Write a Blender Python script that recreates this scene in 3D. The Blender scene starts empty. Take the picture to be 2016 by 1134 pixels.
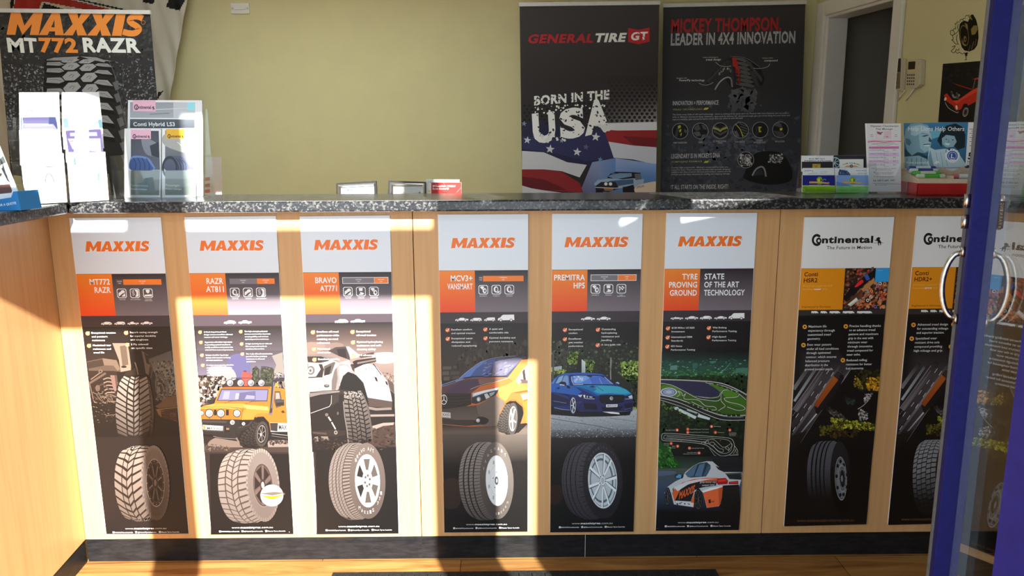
import bpy, bmesh, math, random
from mathutils import Vector, Matrix

C = bpy.context.scene
COL = C.collection
# ------------------------------------------------------------------ camera
F_PX, PITCH, YAW, ROLL, CAM_Z = 1515.0, 0.1895044, 0.00846261, -0.00490217, 1.3395
FWD = Vector((math.sin(YAW)*math.cos(PITCH), math.cos(YAW)*math.cos(PITCH), -math.sin(PITCH)))
_r0 = Vector((math.cos(YAW), -math.sin(YAW), 0))
_u0 = _r0.cross(FWD)
RIGHT = _r0*math.cos(ROLL) + _u0*math.sin(ROLL)
UP = _u0*math.cos(ROLL) - _r0*math.sin(ROLL)
CAM = Vector((0, 0, CAM_Z))
cam_data = bpy.data.cameras.new('camera')
cam_data.sensor_width = 36.0
cam_data.lens = F_PX/2016*36.0
cam_data.clip_start = 0.02
cam = bpy.data.objects.new('camera', cam_data)
m = Matrix((RIGHT, UP, -FWD)).transposed().to_4x4()
m.translation = CAM
cam.matrix_world = m
COL.objects.link(cam)
C.camera = cam
# ------------------------------------------------------------------ sky, sun, exposure
world = bpy.data.worlds.new('world')
C.world = world
world.use_nodes = True
bg = world.node_tree.nodes['Background']
bg.inputs['Color'].default_value = (0.70, 0.865, 1.0, 1)
bg.inputs['Strength'].default_value = 1.95
SUN_DIR = Vector((-0.33, 1.0, -0.54)).normalized()
sun_data = bpy.data.lights.new('sun', 'SUN')
sun_data.energy = 12.5
sun_data.angle = math.radians(0.6)
sun_data.color = (1.0, 0.96, 0.90)
sun = bpy.data.objects.new('sun', sun_data)
sun.rotation_euler = SUN_DIR.to_track_quat('-Z', 'Y').to_euler()
sun.location = (3, -8, 5)
COL.objects.link(sun)
fill_light_data = bpy.data.lights.new('ceiling_fill_light', 'AREA')      # unseen fill light added below the ceiling to brighten the back wall
fill_light_data.shape = 'RECTANGLE'; fill_light_data.size = 1.8; fill_light_data.size_y = 0.6
fill_light_data.energy = 15.0; fill_light_data.spread = math.radians(140)
fill_light_data.color = (0.90, 1.0, 0.97)
fill_light = bpy.data.objects.new('ceiling_fill_light', fill_light_data)
fill_light.location = (-1.1, 3.4, 2.77)
COL.objects.link(fill_light)
C.view_settings.view_transform = 'Standard'
C.view_settings.look = 'None'
C.view_settings.exposure = 0.76
C.view_settings.gamma = 1.0
C.view_settings.use_curve_mapping = False
C.cycles.use_denoising = True
C.cycles.max_bounces = 8
C.cycles.transparent_max_bounces = 16
C.cycles.caustics_reflective = False
C.cycles.caustics_refractive = False

# ------------------------------------------------------------------ measuring: photo pixel -> point of a known plane
def ray(px, py):
    return FWD + RIGHT*((px-1008)/F_PX) + UP*((567-py)/F_PX)
class Plane:
    """a real plane in the room (point, normal); at() gives the point of it seen at a photo pixel"""
    def __init__(self, p, n):
        self.p, self.n = Vector(p), Vector(n).normalized()
    def at(self, px, py, off=0.0):
        d = ray(px, py)
        return CAM + d*((self.p-CAM).dot(self.n)/d.dot(self.n)) + self.n*off
def ypl(y): return Plane((0, y, 0), (0, -1, 0))
def zpt(px, py, z):
    d = ray(px, py); return CAM + d*((z-CAM_Z)/d.z)

# ------------------------------------------------------------------ materials
def lin(c):
    c = c/255.0
    return c/12.92 if c <= 0.04045 else ((c+0.055)/1.055)**2.4
def hx(s, gain=1.0):
    return tuple(min(0.9, lin(int(s[i:i+2], 16))*gain) for i in (0, 2, 4))
MATS = {}
def mat(name, col=(0.5, 0.5, 0.5), rough=0.5, metal=0.0, spec=0.5):
    m = bpy.data.materials.new(name); m.use_nodes = True
    b = m.node_tree.nodes['Principled BSDF']
    b.inputs['Base Color'].default_value = (*col, 1)
    b.inputs['Roughness'].default_value = rough
    b.inputs['Metallic'].default_value = metal
    b.inputs['Specular IOR Level'].default_value = spec
    MATS[name] = m
    return m, m.node_tree, b
def nd(t, kind, **kw):
    n = t.nodes.new(kind)
    for k, v in kw.items():
        if k in n.inputs: n.inputs[k].default_value = v
        else: setattr(n, k, v)
    return n
def ramp(t, stops):
    n = t.nodes.new('ShaderNodeValToRGB')
    e = n.color_ramp.elements
    while len(e) < len(stops): e.new(0.5)
    for el, (p, c) in zip(e, stops):
        el.position = p; el.color = (*c, 1)
    return n
def coords(t, scale=(1, 1, 1), kind='Object'):
    tc = t.nodes.new('ShaderNodeTexCoord'); mp = t.nodes.new('ShaderNodeMapping')
    mp.inputs['Scale'].default_value = scale
    t.links.new(tc.outputs[kind], mp.inputs['Vector'])
    return mp.outputs['Vector']
def bump(t, b, h, strength=0.1, dist=0.002):
    n = nd(t, 'ShaderNodeBump', Strength=strength, Distance=dist)
    t.links.new(h, n.inputs['Height']); t.links.new(n.outputs['Normal'], b.inputs['Normal'])

# printed ink: colour comes from the artwork's colour attribute
m_, t, b = mat('print_gloss', rough=0.42, spec=0.45)
a = nd(t, 'ShaderNodeVertexColor', layer_name='ink'); t.links.new(a.outputs['Color'], b.inputs['Base Color'])
m_, t, b = mat('print_matt', rough=0.65, spec=0.3)
a = nd(t, 'ShaderNodeVertexColor', layer_name='ink'); t.links.new(a.outputs['Color'], b.inputs['Base Color'])

# beech laminate, vertical grain
m_, t, b = mat('beech', rough=0.42, spec=0.4)
v = coords(t, (26, 26, 0.9))
n1 = nd(t, 'ShaderNodeTexNoise', Scale=2.2, Detail=6.0, Roughness=0.6, Distortion=0.4)
t.links.new(v, n1.inputs['Vector'])
r = ramp(t, [(0.25, (0.56, 0.300, 0.124)), (0.55, (0.63, 0.355, 0.152)), (0.8, (0.67, 0.395, 0.175))])
t.links.new(n1.outputs['Fac'], r.inputs['Fac']); t.links.new(r.outputs['Color'], b.inputs['Base Color'])
# speckled black worktop
m_, t, b = mat('speckled_stone', rough=0.22, spec=0.5)
v = coords(t, (1, 1, 1))
vo = nd(t, 'ShaderNodeTexVoronoi', Scale=190.0, Randomness=1.0); t.links.new(v, vo.inputs['Vector'])
ns = nd(t, 'ShaderNodeTexNoise', Scale=120.0, Detail=3.0); t.links.new(v, ns.inputs['Vector'])
sx = nd(t, 'ShaderNodeSeparateColor'); t.links.new(vo.outputs['Color'], sx.inputs['Color'])
mu = nd(t, 'ShaderNodeMath', operation='MULTIPLY'); t.links.new(sx.outputs[0], mu.inputs[0]); t.links.new(ns.outputs['Fac'], mu.inputs[1])
r = ramp(t, [(0.0, (0.012, 0.013, 0.016)), (0.30, (0.022, 0.023, 0.026)), (0.36, (0.06, 0.06, 0.06)), (0.55, (0.125, 0.123, 0.118))])
t.links.new(mu.outputs[0], r.inputs['Fac']); t.links.new(r.outputs['Color'], b.inputs['Base Color'])
# scuffed black kickboard
m_, t, b = mat('black_laminate', rough=0.36, spec=0.22)
v = coords(t, (3, 3, 14))
n1 = nd(t, 'ShaderNodeTexNoise', Scale=5.0, Detail=8.0, Roughness=0.7); t.links.new(v, n1.inputs['Vector'])
r = ramp(t, [(0.4, (0.009, 0.009, 0.010)), (0.7, (0.022, 0.021, 0.022))])
t.links.new(n1.outputs['Fac'], r.inputs['Fac']); t.links.new(r.outputs['Color'], b.inputs['Base Color'])
# floor boards
m_, t, b = mat('floor_boards', rough=0.38, spec=0.4)
v = coords(t, (1, 1, 1))
br = nd(t, 'ShaderNodeTexBrick', offset=0.37, Scale=1.0, **{'Mortar Size': 0.0012, 'Brick Width': 1.22, 'Row Height': 0.19})
br.inputs['Color1'].default_value = (0.0, 0, 0, 1); br.inputs['Color2'].default_value = (1, 1, 1, 1); br.inputs['Mortar'].default_value = (0, 0, 0, 1)
t.links.new(v, br.inputs['Vector'])
v2 = coords(t, (2.2, 22, 1))
n1 = nd(t, 'ShaderNodeTexNoise', Scale=1.6, Detail=7.0, Roughness=0.62, Distortion=0.8); t.links.new(v2, n1.inputs['Vector'])
ad = nd(t, 'ShaderNodeMath', operation='MULTIPLY_ADD'); t.links.new(br.outputs['Color'], ad.inputs[0]); ad.inputs[1].default_value = 0.22; t.links.new(n1.outputs['Fac'], ad.inputs[2])
r = ramp(t, [(0.32, (0.10, 0.035, 0.010)), (0.50, (0.26, 0.105, 0.030)), (0.68, (0.38, 0.19, 0.056)), (0.9, (0.47, 0.275, 0.09))])
t.links.new(ad.outputs[0], r.inputs['Fac'])
mx = nd(t, 'ShaderNodeMixRGB', blend_type='MULTIPLY'); mx.inputs['Color2'].default_value = (0.25, 0.2, 0.18, 1)
t.links.new(br.outputs['Fac'], mx.inputs['Fac']); t.links.new(r.outputs['Color'], mx.inputs['Color1'])
t.links.new(mx.outputs['Color'], b.inputs['Base Color'])
# painted plaster
def plaster(name, c):
    m_, t, b = mat(name, rough=0.7, spec=0.25)
    v = coords(t)
    n1 = nd(t, 'ShaderNodeTexNoise', Scale=7.0, Detail=4.0); t.links.new(v, n1.inputs['Vector'])
    r = ramp(t, [(0.35, tuple(k*0.965 for k in c)), (0.65, c)])
    t.links.new(n1.outputs['Fac'], r.inputs['Fac']); t.links.new(r.outputs['Color'], b.inputs['Base Color'])
    n2 = nd(t, 'ShaderNodeTexNoise', Scale=160.0, Detail=2.0); t.links.new(v, n2.inputs['Vector'])
    bump(t, b, n2.outputs['Fac'], 0.25, 0.002)
plaster('yellow_plaster', (0.73, 0.67, 0.375))
plaster('white_plaster', (0.74, 0.73, 0.70))
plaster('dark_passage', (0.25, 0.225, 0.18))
plaster('concrete', (0.42, 0.40, 0.37))
def noisy(name, c, c2, scale=40.0, rough=0.5, metal=0.0, spec=0.5):
    m_, t, b = mat(name, c, rough, metal, spec)
    n1 = nd(t, 'ShaderNodeTexNoise', Scale=scale, Detail=4.0); t.links.new(coords(t), n1.inputs['Vector'])
    r = ramp(t, [(0.35, c), (0.7, c2)])
    t.links.new(n1.outputs['Fac'], r.inputs['Fac']); t.links.new(r.outputs['Color'], b.inputs['Base Color'])
noisy('cream_gloss', (0.80, 0.78, 0.71), (0.84, 0.82, 0.76), 12, 0.35)
noisy('blue_powder', (0.006, 0.007, 0.10), (0.009, 0.010, 0.13), 90, 0.5, 0, 0.15)
noisy('aluminium', (0.55, 0.56, 0.58), (0.63, 0.64, 0.66), 60, 0.38, 1.0)
noisy('worn_chrome', (0.62, 0.60, 0.57), (0.45, 0.40, 0.35), 110, 0.24, 1.0)
noisy('anodised_frame', (0.30, 0.31, 0.33), (0.36, 0.37, 0.39), 60, 0.5, 0.0)
noisy('rail_silver', (0.66, 0.66, 0.66), (0.74, 0.74, 0.74), 40, 0.35)
noisy('grey_bead', (0.42, 0.45, 0.50), (0.50, 0.53, 0.58), 60, 0.5)
noisy('dark_strip', (0.11, 0.10, 0.095), (0.15, 0.14, 0.13), 60, 0.6)
noisy('rubber_mat', (0.012, 0.012, 0.013), (0.03, 0.03, 0.03), 220, 0.9, 0, 0.2)
noisy('black_plastic', (0.012, 0.012, 0.013), (0.018, 0.018, 0.02), 80, 0.4)
noisy('beige_plastic', (0.60, 0.54, 0.38), (0.65, 0.59, 0.43), 50, 0.42)
noisy('white_card', (0.78, 0.78, 0.78), (0.82, 0.82, 0.82), 60, 0.6, 0, 0.3)
noisy('brown_card', (0.55, 0.42, 0.30), (0.62, 0.49, 0.36), 60, 0.7, 0, 0.2)
noisy('red_card', (0.42, 0.012, 0.012), (0.47, 0.018, 0.016), 30, 0.35)
noisy('steel_frame', (0.62, 0.62, 0.62), (0.70, 0.70, 0.70), 60, 0.28, 1.0)
# clear sheet (glass, acrylic): straight-through light plus Fresnel mirror
def clear(name, tint, r0=0.04):
    m = bpy.data.materials.new(name); m.use_nodes = True; t = m.node_tree; t.nodes.clear()
    o = t.nodes.new('ShaderNodeOutputMaterial')
    tr = nd(t, 'ShaderNodeBsdfTransparent'); tr.inputs['Color'].default_value = (*tint, 1)
    gl = nd(t, 'ShaderNodeBsdfGlossy', Roughness=0.0); gl.inputs['Color'].default_value = (1, 1, 1, 1)
    lw = nd(t, 'ShaderNodeLayerWeight', Blend=0.5)
    pw = nd(t, 'ShaderNodeMath', operation='POWER'); pw.inputs[1].default_value = 5.0
    t.links.new(lw.outputs['Facing'], pw.inputs[0])
    ma = nd(t, 'ShaderNodeMath', operation='MULTIPLY_ADD'); ma.inputs[1].default_value = 1-r0; ma.inputs[2].default_value = r0
    t.links.new(pw.outputs[0], ma.inputs[0])
    mx = t.nodes.new('ShaderNodeMixShader')
    t.links.new(ma.outputs[0], mx.inputs['Fac']); t.links.new(tr.outputs[0], mx.inputs[1]); t.links.new(gl.outputs[0], mx.inputs[2])
    t.links.new(mx.outputs[0], o.inputs['Surface'])
    MATS[name] = m
clear('door_glass', (0.93, 0.96, 0.95))
clear('acrylic', (0.95, 0.96, 0.96))

# ------------------------------------------------------------------ object helpers
def link(name, me, parent=None, loc=None, mats=()):
    o = bpy.data.objects.new(name, me)
    COL.objects.link(o)
    for k in mats: me.materials.append(MATS[k])
    if loc is not None: o.location = loc
    if parent is not None: o.parent = parent
    return o
def tag(o, label=None, cat=None, group=None, kind=None):
    if label: o['label'] = label
    if cat: o['category'] = cat
    if group: o['group'] = group
    if kind: o['kind'] = kind
    return o
def empty(name, loc, label, cat, group=None, rz=0):
    o = bpy.data.objects.new(name, None)
    o.empty_display_size = 0.1
    COL.objects.link(o); o.location = loc; o.rotation_euler = (0, 0, rz)
    return tag(o, label, cat, group)
def bm_box(bm, x0, y0, z0, x1, y1, z1, M=None, mi=0):
    vs = [bm.verts.new(Vector(p) if M is None else M @ Vector(p)) for p in
          ((x0,y0,z0),(x1,y0,z0),(x1,y1,z0),(x0,y1,z0),(x0,y0,z1),(x1,y0,z1),(x1,y1,z1),(x0,y1,z1))]
    fs = []
    for f in ((0,3,2,1),(4,5,6,7),(0,1,5,4),(1,2,6,5),(2,3,7,6),(3,0,4,7)):
        fc = bm.faces.new([vs[i] for i in f]); fc.material_index = mi; fs.append(fc)
    return vs
def bm_prism(bm, pts, axis_vec, mi=0):
    """closed polygon (3D points) swept along a vector"""
    a = [bm.verts.new(Vector(p)) for p in pts]
    b_ = [bm.verts.new(Vector(p)+Vector(axis_vec)) for p in pts]
    n = len(pts)
    for f in [a[::-1], b_] + [[a[i], a[(i+1) % n], b_[(i+1) % n], b_[i]] for i in range(n)]:
        fc = bm.faces.new(f); fc.material_index = mi
def bm_tube(bm, pts, r, n=10, cap=True, mi=0):
    pts = [Vector(p) for p in pts]; rings = []
    ref = None
    for i, p in enumerate(pts):
        d = (pts[min(i+1, len(pts)-1)] - pts[max(i-1, 0)]).normalized()
        if ref is None or abs(ref.dot(d)) > 0.95:
            ref = Vector((0, 0, 1)) if abs(d.z) < 0.9 else Vector((1, 0, 0))
        u = d.cross(ref).normalized(); w = u.cross(d).normalized(); ref = w
        rr = r[i] if isinstance(r, (list, tuple)) else r
        rings.append([bm.verts.new(p + u*(rr*math.cos(2*math.pi*k/n)) + w*(rr*math.sin(2*math.pi*k/n))) for k in range(n)])
    for a, b_ in zip(rings, rings[1:]):
        for k in range(n):
            f = bm.faces.new((a[k], a[(k+1) % n], b_[(k+1) % n], b_[k])); f.smooth = True; f.material_index = mi
    if cap:
        for rg in (rings[0][::-1], rings[-1]):
            f = bm.faces.new(rg); f.material_index = mi
def done(name, bm, mats, parent=None, loc=(0, 0, 0), bevel=0, rz=0, rot=None, smooth=False):
    bmesh.ops.recalc_face_normals(bm, faces=bm.faces)
    me = bpy.data.meshes.new(name); bm.to_mesh(me); bm.free()
    o = link(name, me, parent, loc, [mats] if isinstance(mats, str) else mats)
    if rz: o.rotation_euler = (0, 0, rz)
    if rot: o.rotation_euler = rot
    if smooth: me.shade_smooth()
    if bevel:
        md = o.modifiers.new('bevel', 'BEVEL'); md.width = bevel; md.segments = 2; md.limit_method = 'ANGLE'
    return o
def box(name, x0, y0, z0, x1, y1, z1, m, parent=None, bevel=0, kind=None, origin=None):
    """axis-aligned box given in world (or parent) coordinates, origin at its base centre"""
    ox, oy, oz = origin or ((x0+x1)/2, (y0+y1)/2, z0)
    bm = bmesh.new(); bm_box(bm, x0-ox, y0-oy, z0-oz, x1-ox, y1-oy, z1-oz)
    o = done(name, bm, m, parent, (ox, oy, oz), bevel)
    if kind: o['kind'] = kind
    return o
# ================================================================== the room
ZT, ZB, YF = 1.1697, 1.1369, 2.245            # worktop top, worktop underside, worktop front
YP = 2.30                                      # face of the counter panels
RW_P, RW_D = Vector((1.94, 4.15, 0)), Vector((0.165, -1, 0)).normalized()   # right-hand wall line
RW_N = Vector((-1, -0.165, 0)).normalized()
RWALL = Plane(RW_P, RW_N)
def rw(y, back=0.0):                           # point of the right wall at depth y
    return RW_P + RW_D*((4.15-y)/-RW_D.y) - RW_N*back
box('floor', -3.2, 0.40, -0.05, 2.9, 4.95, 0.0, 'floor_boards', kind='structure')
box('ceiling', -3.2, 0.40, 2.80, 2.9, 4.95, 2.88, 'white_plaster', kind='structure')
box('wall_back', -3.2, 4.75, 0.0, 1.86, 4.87, 2.80, 'yellow_plaster', kind='structure')
box('wall_left', -3.2, 0.54, 0.0, -3.08, 4.75, 2.80, 'yellow_plaster', kind='structure')
# right wall with a doorway (opening from depth 4.63 to 4.02, head 2.04)
def wall_piece(bm, ya, yb, z0, z1, th=0.12):
    a, b_ = rw(ya), rw(yb); c, d = rw(yb, th), rw(ya, th)
    bm_prism(bm, [(p.x, p.y, z0) for p in (a, b_, c, d)], (0, 0, z1-z0))
bm = bmesh.new()
wall_piece(bm, 4.76, 4.63, 0, 2.80); wall_piece(bm, 4.63, 4.017, 2.04, 2.80); wall_piece(bm, 4.017, 0.54, 0, 2.80)
done('wall_right', bm, 'yellow_plaster')['kind'] = 'structure'
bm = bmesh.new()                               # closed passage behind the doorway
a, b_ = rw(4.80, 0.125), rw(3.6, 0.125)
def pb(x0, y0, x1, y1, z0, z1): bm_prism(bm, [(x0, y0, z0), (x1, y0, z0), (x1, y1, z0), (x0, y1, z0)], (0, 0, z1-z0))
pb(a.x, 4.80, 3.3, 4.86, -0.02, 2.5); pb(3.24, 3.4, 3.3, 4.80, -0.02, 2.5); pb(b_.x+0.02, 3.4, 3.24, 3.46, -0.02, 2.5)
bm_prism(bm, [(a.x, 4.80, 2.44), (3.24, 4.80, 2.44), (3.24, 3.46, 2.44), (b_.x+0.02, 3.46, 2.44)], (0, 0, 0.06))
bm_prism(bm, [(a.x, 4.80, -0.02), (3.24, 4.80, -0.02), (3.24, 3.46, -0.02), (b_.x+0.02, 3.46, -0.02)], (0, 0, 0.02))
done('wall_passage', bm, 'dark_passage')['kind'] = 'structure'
bm = bmesh.new()                               # door lining and architraves
def bar(ya, yb, front, back, z0, z1):
    ps = [rw(ya, -front), rw(yb, -front), rw(yb, back), rw(ya, back)]
    bm_prism(bm, [(p.x, p.y, z0) for p in ps], (0, 0, z1-z0))
bar(4.635, 4.610, 0.004, 0.125, 0, 2.04); bar(4.042, 4.012, 0.004, 0.125, 0, 2.04); bar(4.635, 4.012, 0.004, 0.125, 2.02, 2.045)
bar(4.705, 4.628, 0.022, -0.001, 0, 2.115); bar(4.022, 3.945, 0.022, -0.001, 0, 2.115); bar(4.628, 4.022, 0.022, -0.001, 2.035, 2.115)
done('trim_1', bm, 'cream_gloss', bevel=0.006)['kind'] = 'structure'
# shop front wall behind the camera: its openings let the daylight and the sun in
FY0, FY1 = 0.47, 0.53
bm = bmesh.new()
def zs(z): return z-0.036 if 1.0 < z < 2.45 else z
def fr(x0, z0, x1, z1): bm_box(bm, x0, FY0, zs(z0), x1, FY1, zs(z1))
def fp(*p): bm_prism(bm, [(x, FY0, zs(z)) for x, z in p], (0, FY1-FY0, 0))
fr(-3.2, 0, -2.25, 2.80); fr(-2.25, 0, -0.546, 0.08); fr(-2.25, 1.80, -0.546, 2.075)
fr(-0.546, 0, -0.413, 2.075); fr(-0.53, 2.075, -0.365, 2.75)
fr(-0.413, 1.894, 0.384, 2.075); fr(-3.2, 2.48, 2.9, 2.80)
fr(0.384, 0, 0.498, 2.75)
fr(0.498, 0, 0.695, 0.08); fp((0.498, 1.69), (0.62, 1.69), (0.62, 2.108), (0.498, 2.05))
fr(0.695, 0, 2.75, 1.69); fr(0.62, 1.69, 0.93, 2.75)
fp((0.93, 1.69), (0.994, 1.69), (0.994, 2.112), (0.93, 2.080)); fp((0.93, 2.105), (0.994, 2.162), (0.994, 2.75), (0.93, 2.75))
fr(0.994, 1.69, 1.083, 2.75)
fp((1.083, 1.69), (1.5, 1.69), (1.5, 2.17), (1.376, 2.143), (1.083, 2.085)); fr(1.5, 1.69, 2.75, 2.75); fr(1.083, 2.32, 1.5, 2.75)
done('wall_front', bm, 'anodised_frame')['kind'] = 'structure'
box('trim_2', 0.374, 0.462, 0.0, 0.3838, 0.538, 1.858, 'blue_powder', kind='structure')
box('ground', -14, -14, -0.12, 14, 0.40, -0.02, 'concrete', kind='structure')
# black entrance mat, only its far edge is in the picture
bm = bmesh.new()
bm_box(bm, -0.60, -0.55, 0, 0.60, 0.55, 0.012)
for i in range(29):
    x = -0.585 + i*0.0405
    bm_box(bm, x, -0.53, 0.012, x+0.02, 0.53, 0.016)
tag(done('door_mat', bm, 'rubber_mat', loc=(0.055, 1.655, 0)), 'black ribbed rubber mat on the timber floor in front of the counter', 'mat')
# slim unseen housing added for the made-up lamp behind the counter (above the picture)
bm = bmesh.new(); bm_box(bm, -2.02, 3.08, 2.785, -0.18, 3.72, 2.80)
done('fill_light_housing', bm, 'white_plaster')['kind'] = 'structure'
# ================================================================== glass entrance door, swung inwards on the right
DA, DX0 = math.radians(26.6), 0.166             # direction of the open leaf, offset of its plane
DT = Vector((math.sin(DA), math.cos(DA), 0)); DN = Vector((-math.cos(DA), math.sin(DA), 0))   # along the leaf, out of its left face
def dp(s, n, z): return Vector((DX0, 0, 0)) + DT*s + DN*n + Vector((0, 0, z))
S_H0, S_H1, S_G1, S_END = 0.625, 0.735, 1.40, 1.48   # hinge stile, glass, closing stile along the leaf
ORG = dp(S_H0, 0, 0)
def dbox(bm, s0, s1, n0, n1, z0, z1, mi=0):
    ps = [dp(s0, n0, z0), dp(s1, n0, z0), dp(s1, n1, z0), dp(s0, n1, z0)]
    bm_prism(bm, [p-ORG for p in ps], (0, 0, z1-z0), mi)
door = empty('door_1', ORG, 'blue framed glass entrance door swung open at the right', 'door', )
door['kind'] = 'structure'
def dpart(name, m, *boxes, bevel=0.0):
    bm = bmesh.new()
    for q in boxes: dbox(bm, *q)
    return done(name, bm, m, door, bevel=bevel)
dpart('closing_stile', 'blue_powder', (S_G1, S_END, -0.024, 0.026, 0.012, 2.02), bevel=0.002)
dpart('hinge_stile', 'blue_powder', (S_H0, S_H1, -0.024, 0.026, 0.012, 2.02), bevel=0.002)
dpart('bottom_rail', 'blue_powder', (S_H1, S_G1, -0.022, 0.022, 0.012, 0.09), bevel=0.002)
dpart('top_rail', 'blue_powder', (S_H1, S_G1, -0.022, 0.022, 1.93, 2.02), bevel=0.002)
dpart('edge_strip', 'dark_strip', (S_END-0.012, S_END+0.004, 0.024, 0.030, 0.012, 2.02), (S_END, S_END+0.004, -0.024, 0.028, 0.012, 2.02))
dpart('glazing_bead', 'grey_bead', (S_G1-0.010, S_G1+0.001, -0.0235, 0.0005, 0.09, 1.93))
dpart('glass_pane', 'door_glass', (S_H1-0.006, S_G1+0.006, 0.001, 0.007, 0.085, 1.935))
for side in (1, -1):                             # D shaped pull on each face
    n0 = 0.026 if side > 0 else -0.024
    sm = (S_G1+S_END)/2
    hz0, hz1 = 1.03, 1.148
    pts = [dp(sm, n0, hz1)]
    for k in range(1, 24):
        tt = k/24
        zz = hz1 + (hz0-hz1)*tt
        pts.append(dp(sm, n0+side*0.029*math.sin(math.pi*tt)**0.36, zz))
    pts.append(dp(sm, n0, hz0))
    bm = bmesh.new(); bm_tube(bm, [p-ORG for p in pts], 0.0048, 10)
    for zz in (hz1, hz0):
        bm_tube(bm, [dp(sm, n0, zz)-ORG, dp(sm, n0+side*0.006, zz)-ORG], 0.009, 14)
    hnd = done('pull_handle', bm, 'worn_chrome', door); hnd['label'] = 'D shaped chrome pull handle'
bm = bmesh.new()
for zz in (1.20, 1.235):
    bm_tube(bm, [dp((S_G1+S_END)/2, 0.026, zz)-ORG, dp((S_G1+S_END)/2, 0.036, zz)-ORG], 0.012, 16)
done('lock_cylinder', bm, 'worn_chrome', door)

# ================================================================== counter
X1 = -0.277; X2 = 0.826
def unit(x0, x1, label, y1=2.53):
    g = 0.0012
    bm = bmesh.new(); ox = (x0+x1)/2
    bm_box(bm, x0+g-ox, 0, 0.0811, x1-g-ox, 0.018, ZB)                      # front panel
    for xa in (x0+g, x1-g-0.016): bm_box(bm, xa-ox, 0.018, 0.0811, xa+0.016-ox, y1-YP, ZB)
    bm_box(bm, x0+0.018-ox, 0.018, 0.0811, x1-0.018-ox, y1-YP, 0.0971)
    o = tag(done('counter_cabinet', bm, 'beech', loc=(ox, YP, 0), bevel=0.0006), label, 'cabinet', 'counter cabinets')
    k = bmesh.new(); bm_box(k, x0-ox, 0.005, 0, x1-ox, 0.02, 0.0805); done('kickboard', k, 'black_laminate', o)
    return o
u1 = unit(-1.362, X1, 'beech counter cabinet behind the three leftmost tall posters')
u2 = unit(X1, X2, 'beech counter cabinet in the middle of the counter behind three tall posters')
u3 = unit(X2, 2.13, 'beech counter cabinet at the right end, behind the two truck tyre posters')
def shelf(u, x0, x1, z):                        # lower desk behind the raised worktop
    ux = u.location.x
    bm = bmesh.new(); bm_box(bm, x0-ux, 2.555-YP, z-0.025, x1-ux, 3.02-YP, z); bm_box(bm, x0-ux, 2.98-YP, 0, x1-ux, 3.0-YP, z-0.025)
    done('inner_desk', bm, 'beech', u)
shelf(u1, -1.35, X1-0.001, 0.99); shelf(u2, X1+0.001, X2-0.001, 0.99)
bm = bmesh.new()                                # joint in the kickboard of the middle unit
bm_box(bm, 0.2535-(X1+X2)/2, 0.003, 0, 0.2545-(X1+X2)/2, 0.0045, 0.079)
done('joint_strip', bm, 'cream_gloss', u2)
# return counter on the left, running towards the camera and slightly outwards
RA, RB = Vector((-1.362, 2.303, 0)), Vector((-1.362+0.082*1.2, 2.303-1.2, 0))
rd = (RB-RA).normalized(); rn = Vector((-rd.y, rd.x, 0))                   # rn points to +x
bm = bmesh.new(); o0 = RA
def q(s, n, z): p = RA + rd*s + rn*n; return (p.x-o0.x, p.y-o0.y, z)
def rbox(bm, s0, s1, n0, n1, z0, z1): bm_prism(bm, [q(s0, n0, z0), q(s1, n0, z0), q(s1, n1, z0), q(s0, n1, z0)], (0, 0, z1-z0))
rbox(bm, 0.0, 1.2, -0.018, 0, 0.0811, ZB); rbox(bm, 1.184, 1.2, -0.42, -0.018, 0.0811, ZB); rbox(bm, 0.0, 0.016, -0.42, -0.018, 0.0811, ZB)
u0 = tag(done('counter_cabinet', bm, 'beech', loc=o0), 'beech return cabinet at the left, side on to the poster counter', 'cabinet', 'counter cabinets')
k = bmesh.new(); rbox(k, 0.0, 1.2, -0.02, -0.004, 0, 0.0805); done('kickboard', k, 'black_laminate', u0)
# worktops with a rolled front edge
def worktop(name, pts, label):
    bm = bmesh.new(); cx = sum(p[0] for p in pts)/len(pts); cy = sum(p[1] for p in pts)/len(pts)
    bm_prism(bm, [(x-cx, y-cy, 0) for x, y in pts], (0, 0, ZT-ZB))
    o = done(name, bm, 'speckled_stone', loc=(cx, cy, ZB), bevel=0.005)
    return tag(o, label, 'worktop', 'worktops')
worktop('worktop', [(-1.262, YF), (2.13, YF), (2.13, 2.55), (-1.80, 2.55), (-1.80, 2.262), (-1.275, 2.262)], 'long speckled black worktop above the posters')
worktop('worktop', [(-1.80, 2.258), (-1.285, 2.258), (-1.262, 2.236), (-1.262+0.05*1.15, 2.236-1.15), (-1.60, 1.086)], 'short speckled black worktop of the return counter at the left')

SG = Plane(dp(S_G1, 0.0076, 1.0), DN)            # warning strip on the glass
# ================================================================== printed artwork
# Printed sheets are built as thin boards; the picture on them is real flat ink, cut as polygons.
def nums(s): return [float(k) for k in s.split()] if isinstance(s, str) else list(s)
def pairs(s):
    if not isinstance(s, str) and s and isinstance(s[0], (tuple, list)): return [tuple(p) for p in s]
    v = nums(s); return list(zip(v[0::2], v[1::2]))
def crom(pts, closed=True, k=4):
    n = len(pts); out = []
    for i in range(n if closed else n-1):
        g = (lambda j: pts[j % n]) if closed else (lambda j: pts[min(max(j, 0), n-1)])
        a, b_, c, d = g(i-1), g(i), g(i+1), g(i+2)
        for q in range(k):
            t = q/k
            out.append(tuple(0.5*(2*b_[x]+(c[x]-a[x])*t+(2*a[x]-5*b_[x]+4*c[x]-d[x])*t*t+(3*b_[x]-a[x]-3*c[x]+d[x])*t**3) for x in (0, 1)))
    if not closed: out.append(pts[-1])
    return out
_glyph = {}
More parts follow.
